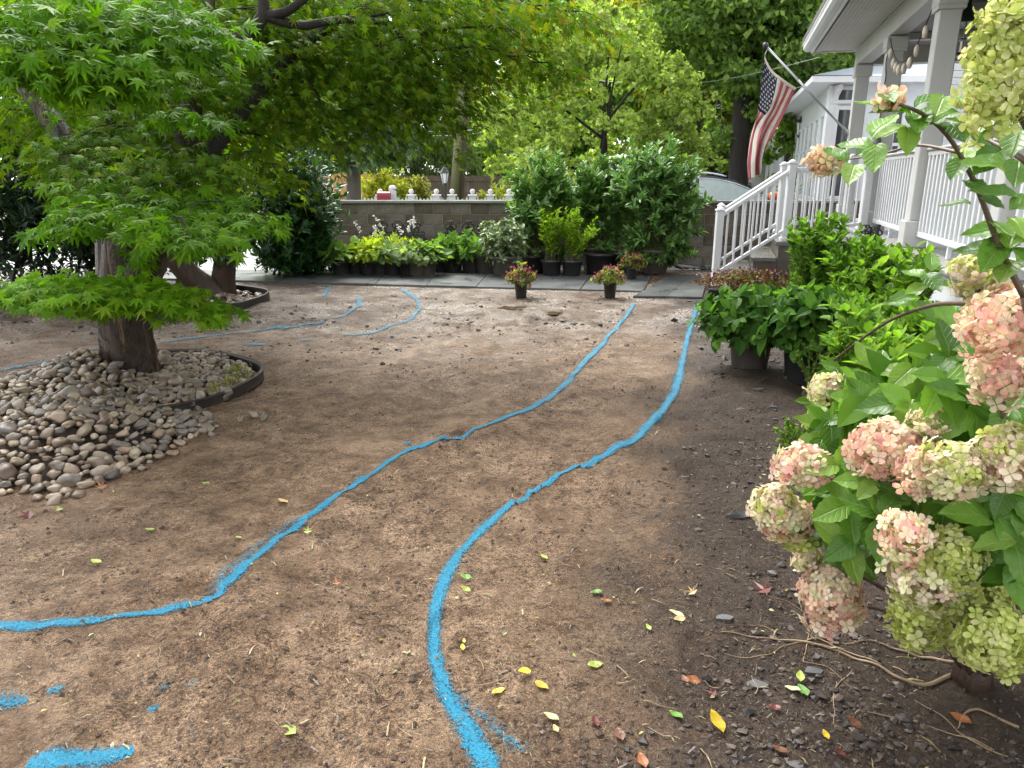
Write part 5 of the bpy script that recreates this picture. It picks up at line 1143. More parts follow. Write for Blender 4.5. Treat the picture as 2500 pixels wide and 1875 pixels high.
tipr = [(1210, 30, 6.3, .45, .35, .06, 180, .6), (1290, 90, 6.2, .40, .3, .06, 160, .7), (1330, 160, 6.2, .36, .3, .06, 130, .8), (1260, 140, 6.3, .40, .3, .07, 160, .7), (1390, 175, 6.2, .22, .2, .05, 60, .9), (1400, 40, 6.3, .36, .3, .05, 110, .6), (1470, 50, 6.3, .26, .2, .04, 70, .6), (1350, 20, 6.3, .4, .3, .05, 140, .6), (1180, 190, 6.3, .3, .25, .06, 90, .8)]
topb = [(u, v, Y, .75, .7, .12, 130, .4) for u in range(-150, 1300, 230) for (v, Y) in ((-170, 6.8), (-25, 7.0))]
fill = [(60+RNG.random()*560, 30+RNG.random()*420, 6.6+RNG.random()*.8, .55, .45, .16, 130, .6) for _ in range(22)]
# leaves of the lowest spray stand alone, the rest of the crown is one mass
p, d, n, s, c = pads(low, BRT)
dist = np.linalg.norm(p-np.array([0, 0, CAM_H]), axis=1); vis = np.array([0 < proj(q)[0] < 2500 for q in p]); order = np.argsort(dist+(~vis)*9); one, rest = order[:300], order[300:]
spray = limb([TB+[0, -.1, .66], P(300, 715, 5.1), P(220, 730, 4.6), P(120, 735, 4.45)], [.022, .016, .010, .004], 'leaf_spray', M_BARKMAPLE, jm, 6, .02, 12)
ML = [raw_mesh('leaf', T_MAPLEF[0], T_MAPLEF[1], M_LEAFO, False, np.repeat([q], len(T_MAPLEF[0]), 0)) for q in (BRT+[(.08, .19, .007), (.20, .32, .02)])]
leafobjs(ML, p[one], d[one], n[one], s[one], 'leaf', spray)
tag(cloud('foliage_spray', T_MAPLEF, p[rest], d[rest], n[rest], s[rest], c[rest], M_LEAF, jm), kind='stuff')
for nm, lst, cols, tm in (('crown', mid, BR, T_MAPLEF), ('crown', upl, BR, T_MAPLEF), ('crown', midb, OLV+BR[:1], T_MAPLE), ('crown', rgt, OLV, T_MAPLE), ('crown', tipr, YEL+BR[:2], T_MAPLE), ('crown', fill, OLV, T_MAPLE5), ('crown', topb, OLV, T_MAPLE5)):
    p, d, n, s, c = pads(lst, cols, None, .092 if tm is not T_MAPLE5 else .13)
    hf = RNG.random(len(p)) < (.45 if tm is T_MAPLEF else 0)
    for t_, q_ in ((tm, ~hf), (T_MAPLEC, hf)):
        if q_.sum(): tag(cloud(nm, t_, p[q_], d[q_], n[q_], s[q_], c[q_], M_LEAF, jm), kind='stuff')
tw = MB()
for lst in (mid, upl, midb, rgt, tipr):
    for q in lst:
        c0 = P(q[0], q[1], q[2]); b0 = np.array([axis[0], axis[1], c0[2]])*.10+c0*.90+np.array([0, 0, .06])
        for k in range(3):
            e = c0+np.array([RNG.normal(0, q[3]*.5), RNG.normal(0, q[4]*.5), -.04]); tw.tube([b0, (b0+e)/2+np.array([0, 0, .05]), e], [.006, .004, .002], 4, False)
tag(tw.obj('twigs', M_BARKDK, jm), kind='stuff')

# plastic edging rings and river pebbles
def ring(cx, cy, r, h, a0, a1, lab, zb=0.0):
    prof = [(0, 0), (.012, .0), (.012, .02), (.006, .03), (.014, .042), (.006, .055), (.014, .068), (.006, .08), (.014, .093), (.010, h), (.016, h+.012), (.0, h+.02), (-.012, h+.012), (-.006, h), (-.006, 0)]
    n = 60; vs = []; m = len(prof)
    for i in range(n+1):
        a = a0+(a1-a0)*i/n; rr = r*(1+.03*math.sin(3*a)+.015*math.sin(7*a))
        for (o, z) in prof: vs.append((cx+(rr+o)*math.cos(a), cy+(rr+o)*math.sin(a), z+zb+.01*math.sin(5*a)))
    F = [(i*m+j, i*m+(j+1) % m, (i+1)*m+(j+1) % m, (i+1)*m+j) for i in range(n) for j in range(m)]+[tuple(range(m)), tuple(n*m+j for j in range(m))[::-1]]
    return tag(MB().add(vs, F).obj('garden_edging', M_EDGE, None, True), lab, 'garden edging', 'black plastic edging rings')
RC = (-2.93, 5.28, .95)
ring(*RC, .070, -1.25, 1.95, 'black ribbed plastic edging round the maple and its pebbles')
RC2 = (-4.25, 9.10, 1.08); ring(*RC2, .10, -3.4, 1.6, 'black plastic edging round the ivy-covered tree')
poly = np.array([(-1.92, 4.46), (-2.03, 3.86), (-2.16, 3.50), (-2.58, 3.36), (-3.3, 3.35), (-4.0, 4.0), (-4.1, 5.2), (-3.8, 6.0), (-3.2, 6.05), (-2.7, 5.55), (-2.35, 4.98), (-2.05, 4.62)])
def inpoly(x, y):
    r = False; n = len(poly)
    for i in range(n):
        a, b_ = poly[i], poly[(i+1) % n]
        if (a[1] > y) != (b_[1] > y) and x < (b_[0]-a[0])*(y-a[1])/(b_[1]-a[1])+a[0]: r = not r
    return r
def edged(x, y):
    d = 9
    for i in range(len(poly)):
        a, b_ = poly[i], poly[(i+1) % len(poly)]; ab = b_-a; t = np.clip(np.dot([x-a[0], y-a[1]], ab)/np.dot(ab, ab), 0, 1); d = min(d, math.hypot(x-a[0]-t*ab[0], y-a[1]-t*ab[1]))
    return d
def mat_pebble():
    m, N, L = mat_new('river_pebble'); b, o = princ(N, L, (.3, .25, .2), .38, .4)
    oi = N.new('ShaderNodeObjectInfo'); at = N.new('ShaderNodeAttribute'); at.attribute_name = 'col'
    n = tex_noise(N, L, 26, 5, .7); sc_ = ramp(N, L, n.outputs[0], [(.28, (.62, .58, .54)), (.5, (1, 1, 1)), (.72, (1.35, 1.32, 1.28))])
    mr = N.new('ShaderNodeMapRange'); _in(mr, 3, .72); _in(mr, 4, 1.3); L.new(oi.outputs['Random'], mr.inputs[0]); vm = N.new('ShaderNodeVectorMath'); vm.operation = 'SCALE'; L.new(at.outputs[0], vm.inputs[0]); L.new(mr.outputs[0], vm.inputs['Scale'])
    L.new(mixc(N, L, 1.0, vm.outputs[0], sc_.outputs[0], 'MULTIPLY'), b.inputs['Base Color']); n2 = tex_noise(N, L, 130, 3, .6); L.new(bumpn(N, L, n2.outputs[0], .25, .003), b.inputs['Normal']); return m
M_PEB = mat_pebble()
import bmesh
def ico(sub):
    bm = bmesh.new(); bmesh.ops.create_icosphere(bm, subdivisions=sub, radius=1.0); v = np.array([p.co[:] for p in bm.verts]); f = np.array([[q.index for q in fc.verts] for fc in bm.faces]); bm.free(); return v, f
IC2, IC3 = ico(2), ico(3)
PCOL = [(.165, .125, .088), (.19, .15, .108), (.14, .118, .094), (.22, .17, .116), (.175, .124, .083), (.155, .132, .105), (.12, .084, .061), (.245, .20, .14), (.18, .142, .103), (.12, .104, .088)]
def peb_shape(k, base):
    v, f = base; rs = np.random.default_rng(100+k); fl = (1.0, rs.uniform(.62, .85), rs.uniform(.42, .62)); o = rs.random(3)*20
    r = 1+.34*noise(v[:, 0]*1.25+o[0], v[:, 1]*1.25+o[1], v[:, 2]*1.25+o[2], seed=k)+.05*noise(v[:, 0]*3+o[0], v[:, 1]*3, v[:, 2]*3, seed=k+7)
    sq = np.sign(v)*np.abs(v)**.9
    return sq*r[:, None]*np.array(fl)
PM = [raw_mesh('pebble', peb_shape(k, IC3), IC3[1], M_PEB, True, np.repeat([PCOL[k % 10]], len(IC3[0]), 0)) for k in range(20)]
def heap(x, y):
    hz = 0
    if inpoly(x, y): hz = min(.26, .44*edged(x, y))*(.8+.25*float(noise(x*2.2, y*2.2, seed=61)))
    if (x-RC[0])**2+(y-RC[1])**2 < (RC[2]-.03)**2: hz = max(hz, .055+.02*float(noise(x*3, y*3, seed=62)))
    return hz
cand = []; cell = {}
def tryadd(x, y, r):
    gx, gy = int(x/.08), int(y/.08)
    for i in range(gx-1, gx+2):
        for j in range(gy-1, gy+2):
            for (a, b_, rr) in cell.get((i, j), ()):
                if (a-x)**2+(b_-y)**2 < ((r+rr)*.80)**2: return False
    cell.setdefault((gx, gy), []).append((x, y, r)); return True
peb = []
for _ in range(26000):
    x, y = RNG.uniform(-4.1, -1.6), RNG.uniform(3.2, 6.3); r = float(np.clip(RNG.normal(.031, .009), .015, .055))
    inside = (x-RC[0])**2+(y-RC[1])**2 < (RC[2]-.04)**2
    if not (inpoly(x, y) or inside): continue
    if (x-TB[0])**2+(y-TB[1])**2 < .24**2: continue
    if tryadd(x, y, r): peb.append((x, y, r, heap(x, y)))
for _ in range(70):
    a = RNG.random(); x, y = lerp((-1.90, 4.5), (-2.3, 3.3), a)+RNG.normal(0, .06, 2); r = RNG.uniform(.015, .032)
    if tryadd(x, y, r): peb.append((x, y, r, 0))
for (x, y) in ((-1.66, 4.60), (-1.74, 4.64), (-1.80, 4.56)): peb.append((x, y, .032, 0))
pm = thing('pebble_mound', 'heap of rounded grey and tan river pebbles round the maple trunk', 'pebble heap', (RC[0], 4.4, 0))
def inview(p): u, v = proj(p); return 0 < u < 2500 and 0 < v < 1875
peb = [(x, y, r, z, inview((x, y, z))) for x, y, r, z in peb]
peb.sort(key=lambda q: (0 if q[4] else 1, q[1]/q[2]*1.0))
def pebM(x, y, r, z, asmat=True):
    g = float(gh(x, y)); e = Matrix.Rotation(RNG.random()*6.28, 4, 'Z') @ Matrix.Rotation(RNG.normal(0, .35), 4, 'X') @ Matrix.Rotation(RNG.normal(0, .35), 4, 'Y')
    return Matrix.Translation((x, y, g+z+r*.35)) @ e @ Matrix.Diagonal((r*1.18, r*1.18, r*1.18, 1))
for q in peb[:300]: place('pebble', PM[int(RNG.integers(20))], pebM(*q[:4]), pm)
Vs, Fs, Cs = [], [], []; off = 0; SH = [peb_shape(k, IC2) for k in range(12)]
under = [(q[0]+RNG.normal(0, .02), q[1]+RNG.normal(0, .02), q[2], max(q[3]-.03, -.01)) for q in peb[::3] if q[3] > .04]
for q in list(peb[300:])+under:
    M = np.array(pebM(*q[:4])); v = SH[int(RNG.integers(12))]; Vs.append(v@M[:3, :3].T+M[:3, 3]); Fs.append(IC2[1]+off); off += len(v); Cs.append(np.repeat([np.array(PCOL[int(RNG.integers(10))])*RNG.uniform(.75, 1.25)], len(v), 0))
tag(mobj('pebble_bed', raw_mesh('pebble_bed', np.vstack(Vs), np.vstack(Fs), M_PEB, True, np.vstack(Cs)), pm), kind='stuff')
# earth core of the heap so nothing shows through
mb = MB(); nx = 50; gx = np.linspace(-4.05, -1.7, nx); gy = np.linspace(3.25, 6.25, nx)
core = [(x, y, max(heap(x, y)-.035, -.03)+float(gh(x, y))-.005) for y in gy for x in gx]
mb.add(core, [(j*nx+i, j*nx+i+1, (j+1)*nx+i+1, (j+1)*nx+i) for j in range(nx-1) for i in range(nx-1)]); mb.obj('earth_core', M_SOILPOT, pm, True)
# small stones in the second ring
Vs, Fs, Cs = [], [], []; off = 0
for _ in range(380):
    a, rr = RNG.random()*6.28, RC2[2]*.95*math.sqrt(RNG.random()); q = (RC2[0]+rr*math.cos(a), RC2[1]+rr*math.sin(a), RNG.uniform(.02, .04), .04); M = np.array(pebM(*q)); v = SH[int(RNG.integers(12))]; Vs.append(v@M[:3, :3].T+M[:3, 3]); Fs.append(IC2[1]+off); off += len(v); Cs.append(np.repeat([np.array(PCOL[int(RNG.integers(10))])*RNG.uniform(.8, 1.4)], len(v), 0))
g2 = mobj('gravel', raw_mesh('gravel', np.vstack(Vs), np.vstack(Fs), M_PEB, True, np.vstack(Cs))); tag(g2, 'small pale stones inside the edging of the ivy tree', 'gravel', kind='stuff')
# grass tufts at the ring rim
p = np.array([(RC[0]+.82*math.cos(a)+RNG.normal(0, .05), RC[1]+.82*math.sin(a)+RNG.normal(0, .05), .07) for a in RNG.uniform(-.5, .55, 260)])[:110]
tag(cloud('grass', T_NEED, p, np.c_[RNG.normal(0, .5, (110, 2)), np.ones(110)], rvec(110), .06, colmix(110, [(.20, .22, .05), (.30, .26, .10), (.12, .18, .03)]), M_LEAFSOFT), 'dry grass tuft among the pebbles at the edging', 'grass', kind='stuff')

# ------------------------------------------------------------------ second tree: leaning red trunk and ivy-clad trunk
RB = G(505, 727); t2 = thing('ivy_tree', 'tree with a leaning red-brown trunk and an ivy-covered stem', 'tree', tuple(RB))
limb([RB+[.10, 0, -.1], RB+[.03, 0, .12], P(455, 670, 9.5), P(415, 610, 9.4), P(385, 540, 9.3), P(350, 430, 9.2), P(330, 300, 9.2), P(320, 100, 9.2)], [.20, .15, .135, .13, .125, .11, .10, .08], 'trunk', M_BARKRED, t2, 16, .06, 21)
IB = G(545, 722); iv = [IB+[0, 0, -.1], IB+[0, 0, .15], P(552, 640, 9.75), P(558, 560, 9.75), P(556, 450, 9.75), P(540, 330, 9.75), P(525, 200, 9.75), P(520, 40, 9.75)]
limb(iv, [.19, .14, .125, .12, .115, .11, .10, .08], 'stem', M_BARKRED, t2, 16, .06, 22)
q = curve(iv[2:], 300); k = RNG.integers(0, 300, 2600); a = RNG.random(2600)*6.28; rr = .125+RNG.random(2600)*.085
p = q[k]+np.c_[np.cos(a)*rr, np.sin(a)*rr, RNG.normal(0, .03, 2600)]; o3 = np.c_[np.cos(a), np.sin(a), np.zeros(2600)]
keep = (p[:, 2] > .35) | (a > 5.2) | (a < .7); p, o3 = p[keep], o3[keep]; N_ = len(p)
tag(cloud('ivy', T_OV3, p, unit(o3*.3+np.array([0, 0, -1])+RNG.normal(0, .4, (N_, 3))), unit(o3+np.array([0, 0, .4])), .075, colmix(N_, [(.016, .045, .012), (.03, .07, .018), (.05, .10, .03)]), M_GLOSS, t2), kind='stuff')
def blob_cloud(blobs, n, size, cols, mat, name, parent, tm=T_RH, clump=.30, upn=.5, w=None, droop=0.0, shell=.45):
    ws = np.array([b[3]*b[4]*b[5] for b in blobs])**.7; ws /= ws.sum(); Ps, Os = [], []
    for b, ww in zip(blobs, ws):
        m = int(n*ww); nc = max(8, int(m/45)); c = np.array(b[:3]); R = np.array(b[3:6])
        u_ = unit(RNG.normal(size=(nc, 3)))*(shell+(1-shell)*RNG.random((nc, 1))**.5); u_ *= (1+.18*noise(u_[:, 0]*2+c[0], u_[:, 1]*2+c[1], u_[:, 2]*2, seed=71))[:, None]
        cc = c+u_*R; i = RNG.integers(nc, size=m); cs = clump*min(R.min(), 1.4)*RNG.uniform(.6, 1.3, nc)
        g_ = RNG.normal(0, .5, (m, 3)); g_[:, 2] *= .55; g_[:, 2] -= .25*(g_[:, 0]**2+g_[:, 1]**2)
        Ps.append(cc[i]+g_*cs[i][:, None]); Os.append(unit(u_[i]*.6+g_*.7))
    p, o = np.vstack(Ps), np.vstack(Os); N_ = len(p)
    d = unit(o*.6+RNG.normal(0, .55, (N_, 3))+np.array([0, 0, -.25-droop])); nn = unit(np.array([0, 0, upn])+o*.35+RNG.normal(0, .45, (N_, 3)))
    ob = cloud(name, tm, p, d, nn, size*(1+RNG.normal(0, .22, N_)).clip(.5, 1.6), colmix(N_, cols, .16, w), mat, parent); tag(ob, kind='stuff'); return ob
def B(u, v, Y, rx, ry, rz): c = P(u, v, Y); return (*c, rx, ry, rz)
blob_cloud([B(200, 150, 9.6, 1.6, 1.0, 1.2), B(450, 120, 9.8, 1.4, 1.0, 1.1), B(620, 230, 9.6, 1.0, .9, .9), B(60, 260, 10, 1.2, .9, .7), B(330, 320, 10.2, 1.2, .8, .6), B(-150, 200, 9.6, 1.4, 1, 1.2)], 9000, .13, [(.05, .10, .015), (.08, .14, .02), (.03, .065, .012), (.12, .17, .02)], M_LEAFSOFT, 'crown', t2, T_OV3)

# ------------------------------------------------------------------ hedge shrubs
def bush(name, lab, u, v, Y, rx, ry, ztop, ns, nl, L, cols, tm=T_LAN, mat=M_GLOSS, zmin=-.7, group=None, start=.3):
    c = P(u, v, Y); c[2] = 0; t = thing(name, lab, 'shrub', tuple(c), group)
    tips = dome((c[0], c[1], ztop*.52), rx, ry, ztop*.5, ns, zmin, .15)
    tips = np.vstack([tips, np.array([c[0], c[1], ztop*.52])+(tips-np.array([c[0], c[1], ztop*.52]))*RNG.uniform(.5, .85, (len(tips), 1))])
    shoots(c, tips, nl, L, tm, cols, mat, 'foliage', t, start, .8, .2, .7, .2, r0=rx*.35, tipboost=1.3)
    for k in range(5): MB().tube(curve([c+np.array([RNG.normal(0, rx*.2), RNG.normal(0, rx*.2), -.03]), (c*.5+tips[k]*.5)+np.array([0, 0, .2]), tips[k]], 8), np.linspace(.022, .006, 8), 6).obj('stem', M_BARKDK, t, True)
    return t
HD = [(.012, .034, .012), (.018, .046, .014), (.008, .022, .010), (.03, .065, .02)]
bush('evergreen_shrub', 'dark evergreen shrub at the picture edge behind the maple', -20, 700, 9.4, 1.3, .9, 2.3, 120, 26, .12, HD)
bush('evergreen_shrub', 'very dark evergreen shrub seen between maple trunk and hedge', 170, 700, 10.2, 1.0, .8, 2.2, 95, 26, .12, HD)
bush('evergreen_shrub', 'dark low evergreen showing under the mid maple branch', 330, 690, 10.9, .95, .7, 1.9, 80, 26, .12, HD)
bush('evergreen_shrub', 'dark shrub between the two trunks of the ivy tree', 440, 690, 11.2, .55, .5, 1.1, 50, 24, .10, HD)
bush('laurel_shrub', 'tall glossy green shrub at the end of the block wall', 722, 672, 11.95, .80, .75, 2.12, 260, 30, .12, [(.022, .075, .018), (.035, .105, .022), (.013, .045, .014), (.05, .13, .026)], zmin=-1, start=.08)
bush('laurel_shrub', 'fresh green lower shrub overlapping the wall end', 775, 668, 12.35, .42, .4, 1.25, 60, 22, .11, [(.04, .12, .02), (.06, .15, .025), (.025, .08, .016)])

# ------------------------------------------------------------------ across the street
gz = -.004
pf = thing('picket_fence', 'white picket fence with ball-topped posts across the street', 'picket fence', tuple(P(1130, 488, 24)))
FY = 24.0
def zx2(x): return P(700+x*.3014, 480, FY)[0]
posts = [760, 860, 1010, 1213, 1340, 1505, 1650, 560, 1800, 1950]
M_PW = mat_plain('picket_white', (.55, .55, .56), None, .45)
ppm = MB().box((0, 0, .48), (.22, .22, 1.0), bev=.01); ppm.box((0, 0, 1.0), (.30, .30, .05), bev=.01); ppm.lathe((0, 0, 1.02), [(.06, 0), (.05, .03), (.085, .09), (.07, .15), (.001, .18)], 10); ppm = ppm.mesh('post', M_PW)
pom = MB().box((0, 0, .6), (.22, .22, 1.3), bev=.015); pom.lathe((0, 0, 1.25), [(.11, 0), (.09, .04), (.001, .07)], 8); pom = pom.mesh('post', M_PW)
for x in posts: place('post', pom if x == 860 else ppm, Matrix.Translation((zx2(x), FY, 0)), pf)
pk = MB().prism([(-.035, 0), (.035, 0), (.035, .92), (0, .98), (-.035, .92)], (1, 0, 0), (0, 0, 1), (0, 0, 0), .02, (0, 1, 0)).mesh('picket', M_PW)
xs = sorted(zx2(x) for x in posts)
for a, b_ in zip(xs, xs[1:]):
    n = max(3, int((b_-a-.2)/.115))
    for k in range(n):
        t_ = (k+.5)/n; sc = .93+.12*abs(2*t_-1)**2
        place('picket', pk, Matrix.Translation((a+.11+(b_-a-.22)*t_, FY-.01, 0)) @ Matrix.Diagonal((1, 1, sc, 1)), pf)
    for zz in (.25, .68): MB().box(((a+b_)/2, FY+.03, zz), (b_-a, .04, .08)).obj('rail', M_PW, pf)
c = P(1087, 488, 23.4); c[2] = 0; lp = thing('street_lamp', 'short black post lantern rising behind the block wall', 'lamp post', tuple(c))
MB().lathe(c, [(.085, 0), (.085, .2), (.05, .24), (.042, 1.30), (.075, 1.34), (.04, 1.37)], 12).obj('post', M_BLACKIRON, lp, True)
MB().lathe(c+Zv*1.37, [(.07, 0), (.135, .30)], 6).obj('glass', M_LAMPGLASS, lp)
fr_ = MB(); fr_.lathe(c+Zv*1.37, [(.16, .30), (.165, .32), (.06, .46), (.02, .50), (.001, .55)], 6); fr_.lathe(c+Zv*1.36, [(.05, -.02), (.09, .0), (.08, .02)], 6)
for k in range(6):
    a = k*math.pi/3; fr_.bar(c+np.array([.074*math.cos(a), .074*math.sin(a), 1.37]), c+np.array([.142*math.cos(a), .142*math.sin(a), 1.68]), .016, .016, (0, 1, .01))
fr_.obj('frame', M_BLACKIRON, lp)
c = P(938, 488, 23.7); c[2] = 0; mbx = thing('mailbox', 'red mailbox beside the white fence post', 'mailbox', tuple(c))
MB().prism([(-.14, 0), (.14, 0), (.14, .16)]+[(.14*math.cos(a), .16+.14*math.sin(a)) for a in np.linspace(.2, math.pi-.2, 9)]+[(-.14, .16)], (0, 1, 0), (0, 0, 1), c+np.array([-.2, 0, .82]), .4, (1, 0, 0)).obj('box', M_RED, mbx)
MB().box(c+Zv*.43, (.1, .1, .86)).obj('post', M_PW, mbx)
# board fences
def boards(name, lab, x0, x1, Y0, Y1, ztop, mat, bw=.15):
    n = int(math.hypot(x1-x0, Y1-Y0)/bw); t = thing(name, lab, 'board fence', ((x0+x1)/2, (Y0+Y1)/2, 0)); d = np.array([x1-x0, Y1-Y0, 0])/n; al = d/np.linalg.norm(d); pr = np.array([-al[1], al[0], 0])
    for s0 in range(0, n, 16):
        mb = MB()
        for k in range(s0, min(n, s0+16)):
            c = np.array([x0, Y0, 0])+d*(k+.5); h = ztop+RNG.normal(0, .012); mb.box(c+Zv*h/2+pr*RNG.normal(0, .004), (bw*.94, .02, h), (al, pr, (0, 0, 1)))
        tag(mb.obj('fence_panel', mat, t), kind='stuff')
        cpt = np.array([x0, Y0, 0])+d*s0; MB().box(cpt+Zv*(ztop*.5)-pr*.05, (.1, .08, ztop+.04), (al, pr, (0, 0, 1))).obj('post', mat, t)
    for zz in (.3, ztop*.55, ztop-.18): MB().bar(np.array([x0, Y0, zz])-pr*.03, np.array([x1, Y1, zz])-pr*.03, .04, .08).obj('rail', mat, t)
boards('new_fence', 'new honey-coloured board fence across the street', P(780, 480, 29.5)[0], P(952, 480, 29.5)[0], 29.5, 29.8, 1.68, M_WOODNEW)
boards('old_fence', 'weathered grey-brown board fence under the far trees', P(955, 480, 31)[0], P(1300, 480, 32.5)[0], 31, 33.5, 1.62, M_WOODOLD)
# poles and wires
def pole(name, lab, u0, v0, u1, v1, Y, r, mat):
    a, b_ = P(u0, v0, Y), P(u1, v1, Y); e = a+(b_-a)*(0-a[2])/(b_[2]-a[2]); top = b_+(b_-a)*.9; t = thing(name, lab, 'utility pole', tuple(e)); MB().tube([e, (e+top)/2, top], [r*1.1, r, r*.85], 12).obj('shaft', mat, t, True); return t, top
pole('utility_pole', 'dark brown utility pole standing behind the picket fence', 1122, 485, 1133, 300, 27, .14, M_POLE)
pole('utility_pole', 'mossy leaning pole stub beside the dark utility pole', 1108, 485, 1122, 295, 26.6, .14, M_POLEMOSS)
up, _ = pole('utility_pole', 'distant grey utility pole against the bright trees', 1285, 400, 1281, 200, 36, .16, M_POLE)
def wire(lab, pts, r, mat, n=20):
    q = curve([P(*p) for p in pts], n); q[:, 2] -= .25*np.sin(np.linspace(0, math.pi, n)); o = MB().tube(q, r, 4).obj('overhead_wire', mat); tag(o, lab, 'wire', 'overhead wires')
wire('lowest overhead wire crossing behind the flag', [(1500, 190, 26), (1800, 168, 22), (2050, 145, 18)], .006, M_WIRE)
wire('pale overhead wire drooping between poles and house', [(1450, 196, 26), (1700, 180, 22), (2000, 140, 17)], .005, M_WIREL)
wire('upper overhead wire passing behind the flag pole', [(1440, 172, 27), (1780, 150, 22), (2000, 132, 18)], .006, M_WIRE)
wire('overhead wire between the two nearer poles', [(1000, 318, 27), (1130, 315, 27), (1290, 240, 36)], .012, M_WIREL)
wire('second overhead wire sagging toward the distant pole', [(1010, 332, 27), (1140, 322, 27), (1285, 262, 36)], .012, M_WIREL)
wire('thin dark wire leaving the distant pole', [(1170, 222, 36), (1283, 220, 36), (1480, 212, 30)], .012, M_WIRE)

# parked car behind the wall
car = thing('parked_car', 'dark grey parked car whose roof and side window show above the wall', 'car', (4.3, 17.2, 0))
cx0, cyc, hw2 = 5.70, 17.2, .88
def prof_(pts): return [(cx0+a, b) for a, b in pts]
lowr = prof_([(-3.55, .35), (-3.6, .75), (-3.5, 1.02), (-3.2, 1.06), (-.2, 1.02), (.55, .92), (.92, .75), (.95, .42), (.85, .3), (-3.4, .3)])
MB().prism(lowr, (1, 0, 0), (0, 0, 1), (0, cyc-hw2, 0), 2*hw2, (0, 1, 0)).obj('body', M_CARPAINT, car)
ghp = [(-3.25, 1.05), (-3.05, 1.30), (-2.7, 1.52), (-2.0, 1.60), (-1.35, 1.59), (-.85, 1.50), (-.35, 1.28), (.15, 1.03)]
inset = .17; vs = []
for (a, b) in ghp:
    k = (b-1.03)/.57; y = hw2-.03-inset*k; vs += [(cx0+a, cyc-y, b), (cx0+a, cyc+y, b)]
F = [(2*i, 2*i+2, 2*i+3, 2*i+1) for i in range(len(ghp)-1)]+[tuple(2*i for i in range(len(ghp)))[::-1], tuple(2*i+1 for i in range(len(ghp)))]
MB().add(vs, F).obj('roof', M_CARPAINT, car)
def sidewin(a_pts, name):
    v = []
    for (a, b) in a_pts: k = (b-1.03)/.57; v.append((cx0+a, cyc-(hw2-.03-inset*k)-.012, b))
    return MB().add(v, [tuple(range(len(v)))]).obj(name, M_CARGLASS, car)
sidewin([(-1.62, 1.08), (-.10, 1.08), (-.45, 1.27), (-.90, 1.44), (-1.35, 1.52), (-1.60, 1.53)], 'front_side_window'); sidewin([(-2.85, 1.10), (-1.70, 1.08), (-1.68, 1.53), (-2.1, 1.53), (-2.6, 1.45)], 'rear_side_window')
ws_ = []
for (a, b) in ((-.83, 1.495), (-.33, 1.27), (.12, 1.045)): k = (b-1.03)/.57; y = hw2-.10-inset*k; ws_ += [(cx0+a+.012, cyc-y, b+.012), (cx0+a+.012, cyc+y, b+.012)]
MB().add(ws_, [(0, 2, 3, 1), (2, 4, 5, 3)]).obj('windscreen', M_CARGLASS, car)
MB().tube(curve([(cx0+a, cyc-.68, b) for a, b in ((-2.75, 1.56), (-2.5, 1.63), (-1.9, 1.66), (-1.3, 1.645), (-1.0, 1.57))], 16), .022, 6).obj('roof_rail', M_CHROME, car, True)
MB().tube(curve([(cx0+a, cyc-(hw2-.03-inset*(b-1.03)/.57)-.015, b) for a, b in ((-2.85, 1.10), (-2.6, 1.46), (-2.1, 1.545), (-1.35, 1.535), (-.88, 1.455), (-.42, 1.28), (-.06, 1.08))], 26), .013, 5).obj('window_trim', M_CHROME, car, True)
for wxp in (-2.75, .05):
    o = MB().tube([(cx0+wxp, cyc-hw2-.01, .34), (cx0+wxp, cyc-hw2+.2, .34)], .34, 24).obj('wheel', M_RUBBER, car); MB().tube([(cx0+wxp, cyc-hw2-.02, .34), (cx0+wxp, cyc-hw2-.0, .34)], .22, 16).obj('rim', M_CHROME, o)
MB().box((cx0-.15, cyc-hw2-.09, 1.10), (.14, .2, .13), bev=.03).obj('mirror', M_CARPAINT, car); MB().box((cx0+.93, cyc-.55, .72), (.06, .3, .14), bev=.02).obj('headlight', M_LAMPGLASS, car); MB().box((cx0+.93, cyc+.55, .72), (.06, .3, .14), bev=.02).obj('headlight', M_LAMPGLASS, car)
c = P(1889, 486, WY+.1); c[2] = WTOP+.05
pk_ = thing('pumpkin', 'small orange pumpkin sitting on the wall cap', 'pumpkin', tuple(c)); mb = MB(); n = 24; R = .105; vs = []
for i in range(9):
    ph = math.pi*i/8
    for j in range(n):
        a = j*2*math.pi/n; rr = R*math.sin(ph)*(1-.09*abs(math.sin(a*4))); vs.append((c[0]+rr*math.cos(a), c[1]+rr*math.sin(a), c[2]+.075-.078*math.cos(ph)))
mb.add(vs, [(i*n+j, i*n+(j+1) % n, (i+1)*n+(j+1) % n, (i+1)*n+j) for i in range(8) for j in range(n)]); mb.obj('shell', M_ORANGE, pk_, True); MB().tube([c+Zv*.14, c+np.array([.01, 0, .18])], [.014, .010], 6).obj('stalk', M_STEM, pk_)
bush('small_shrub', 'small green shrub behind the wall next to the pumpkin', 1925, 485, 14.6, .32, .3, 1.55, 40, 20, .07, FRESH, T_OV3, M_LEAF)
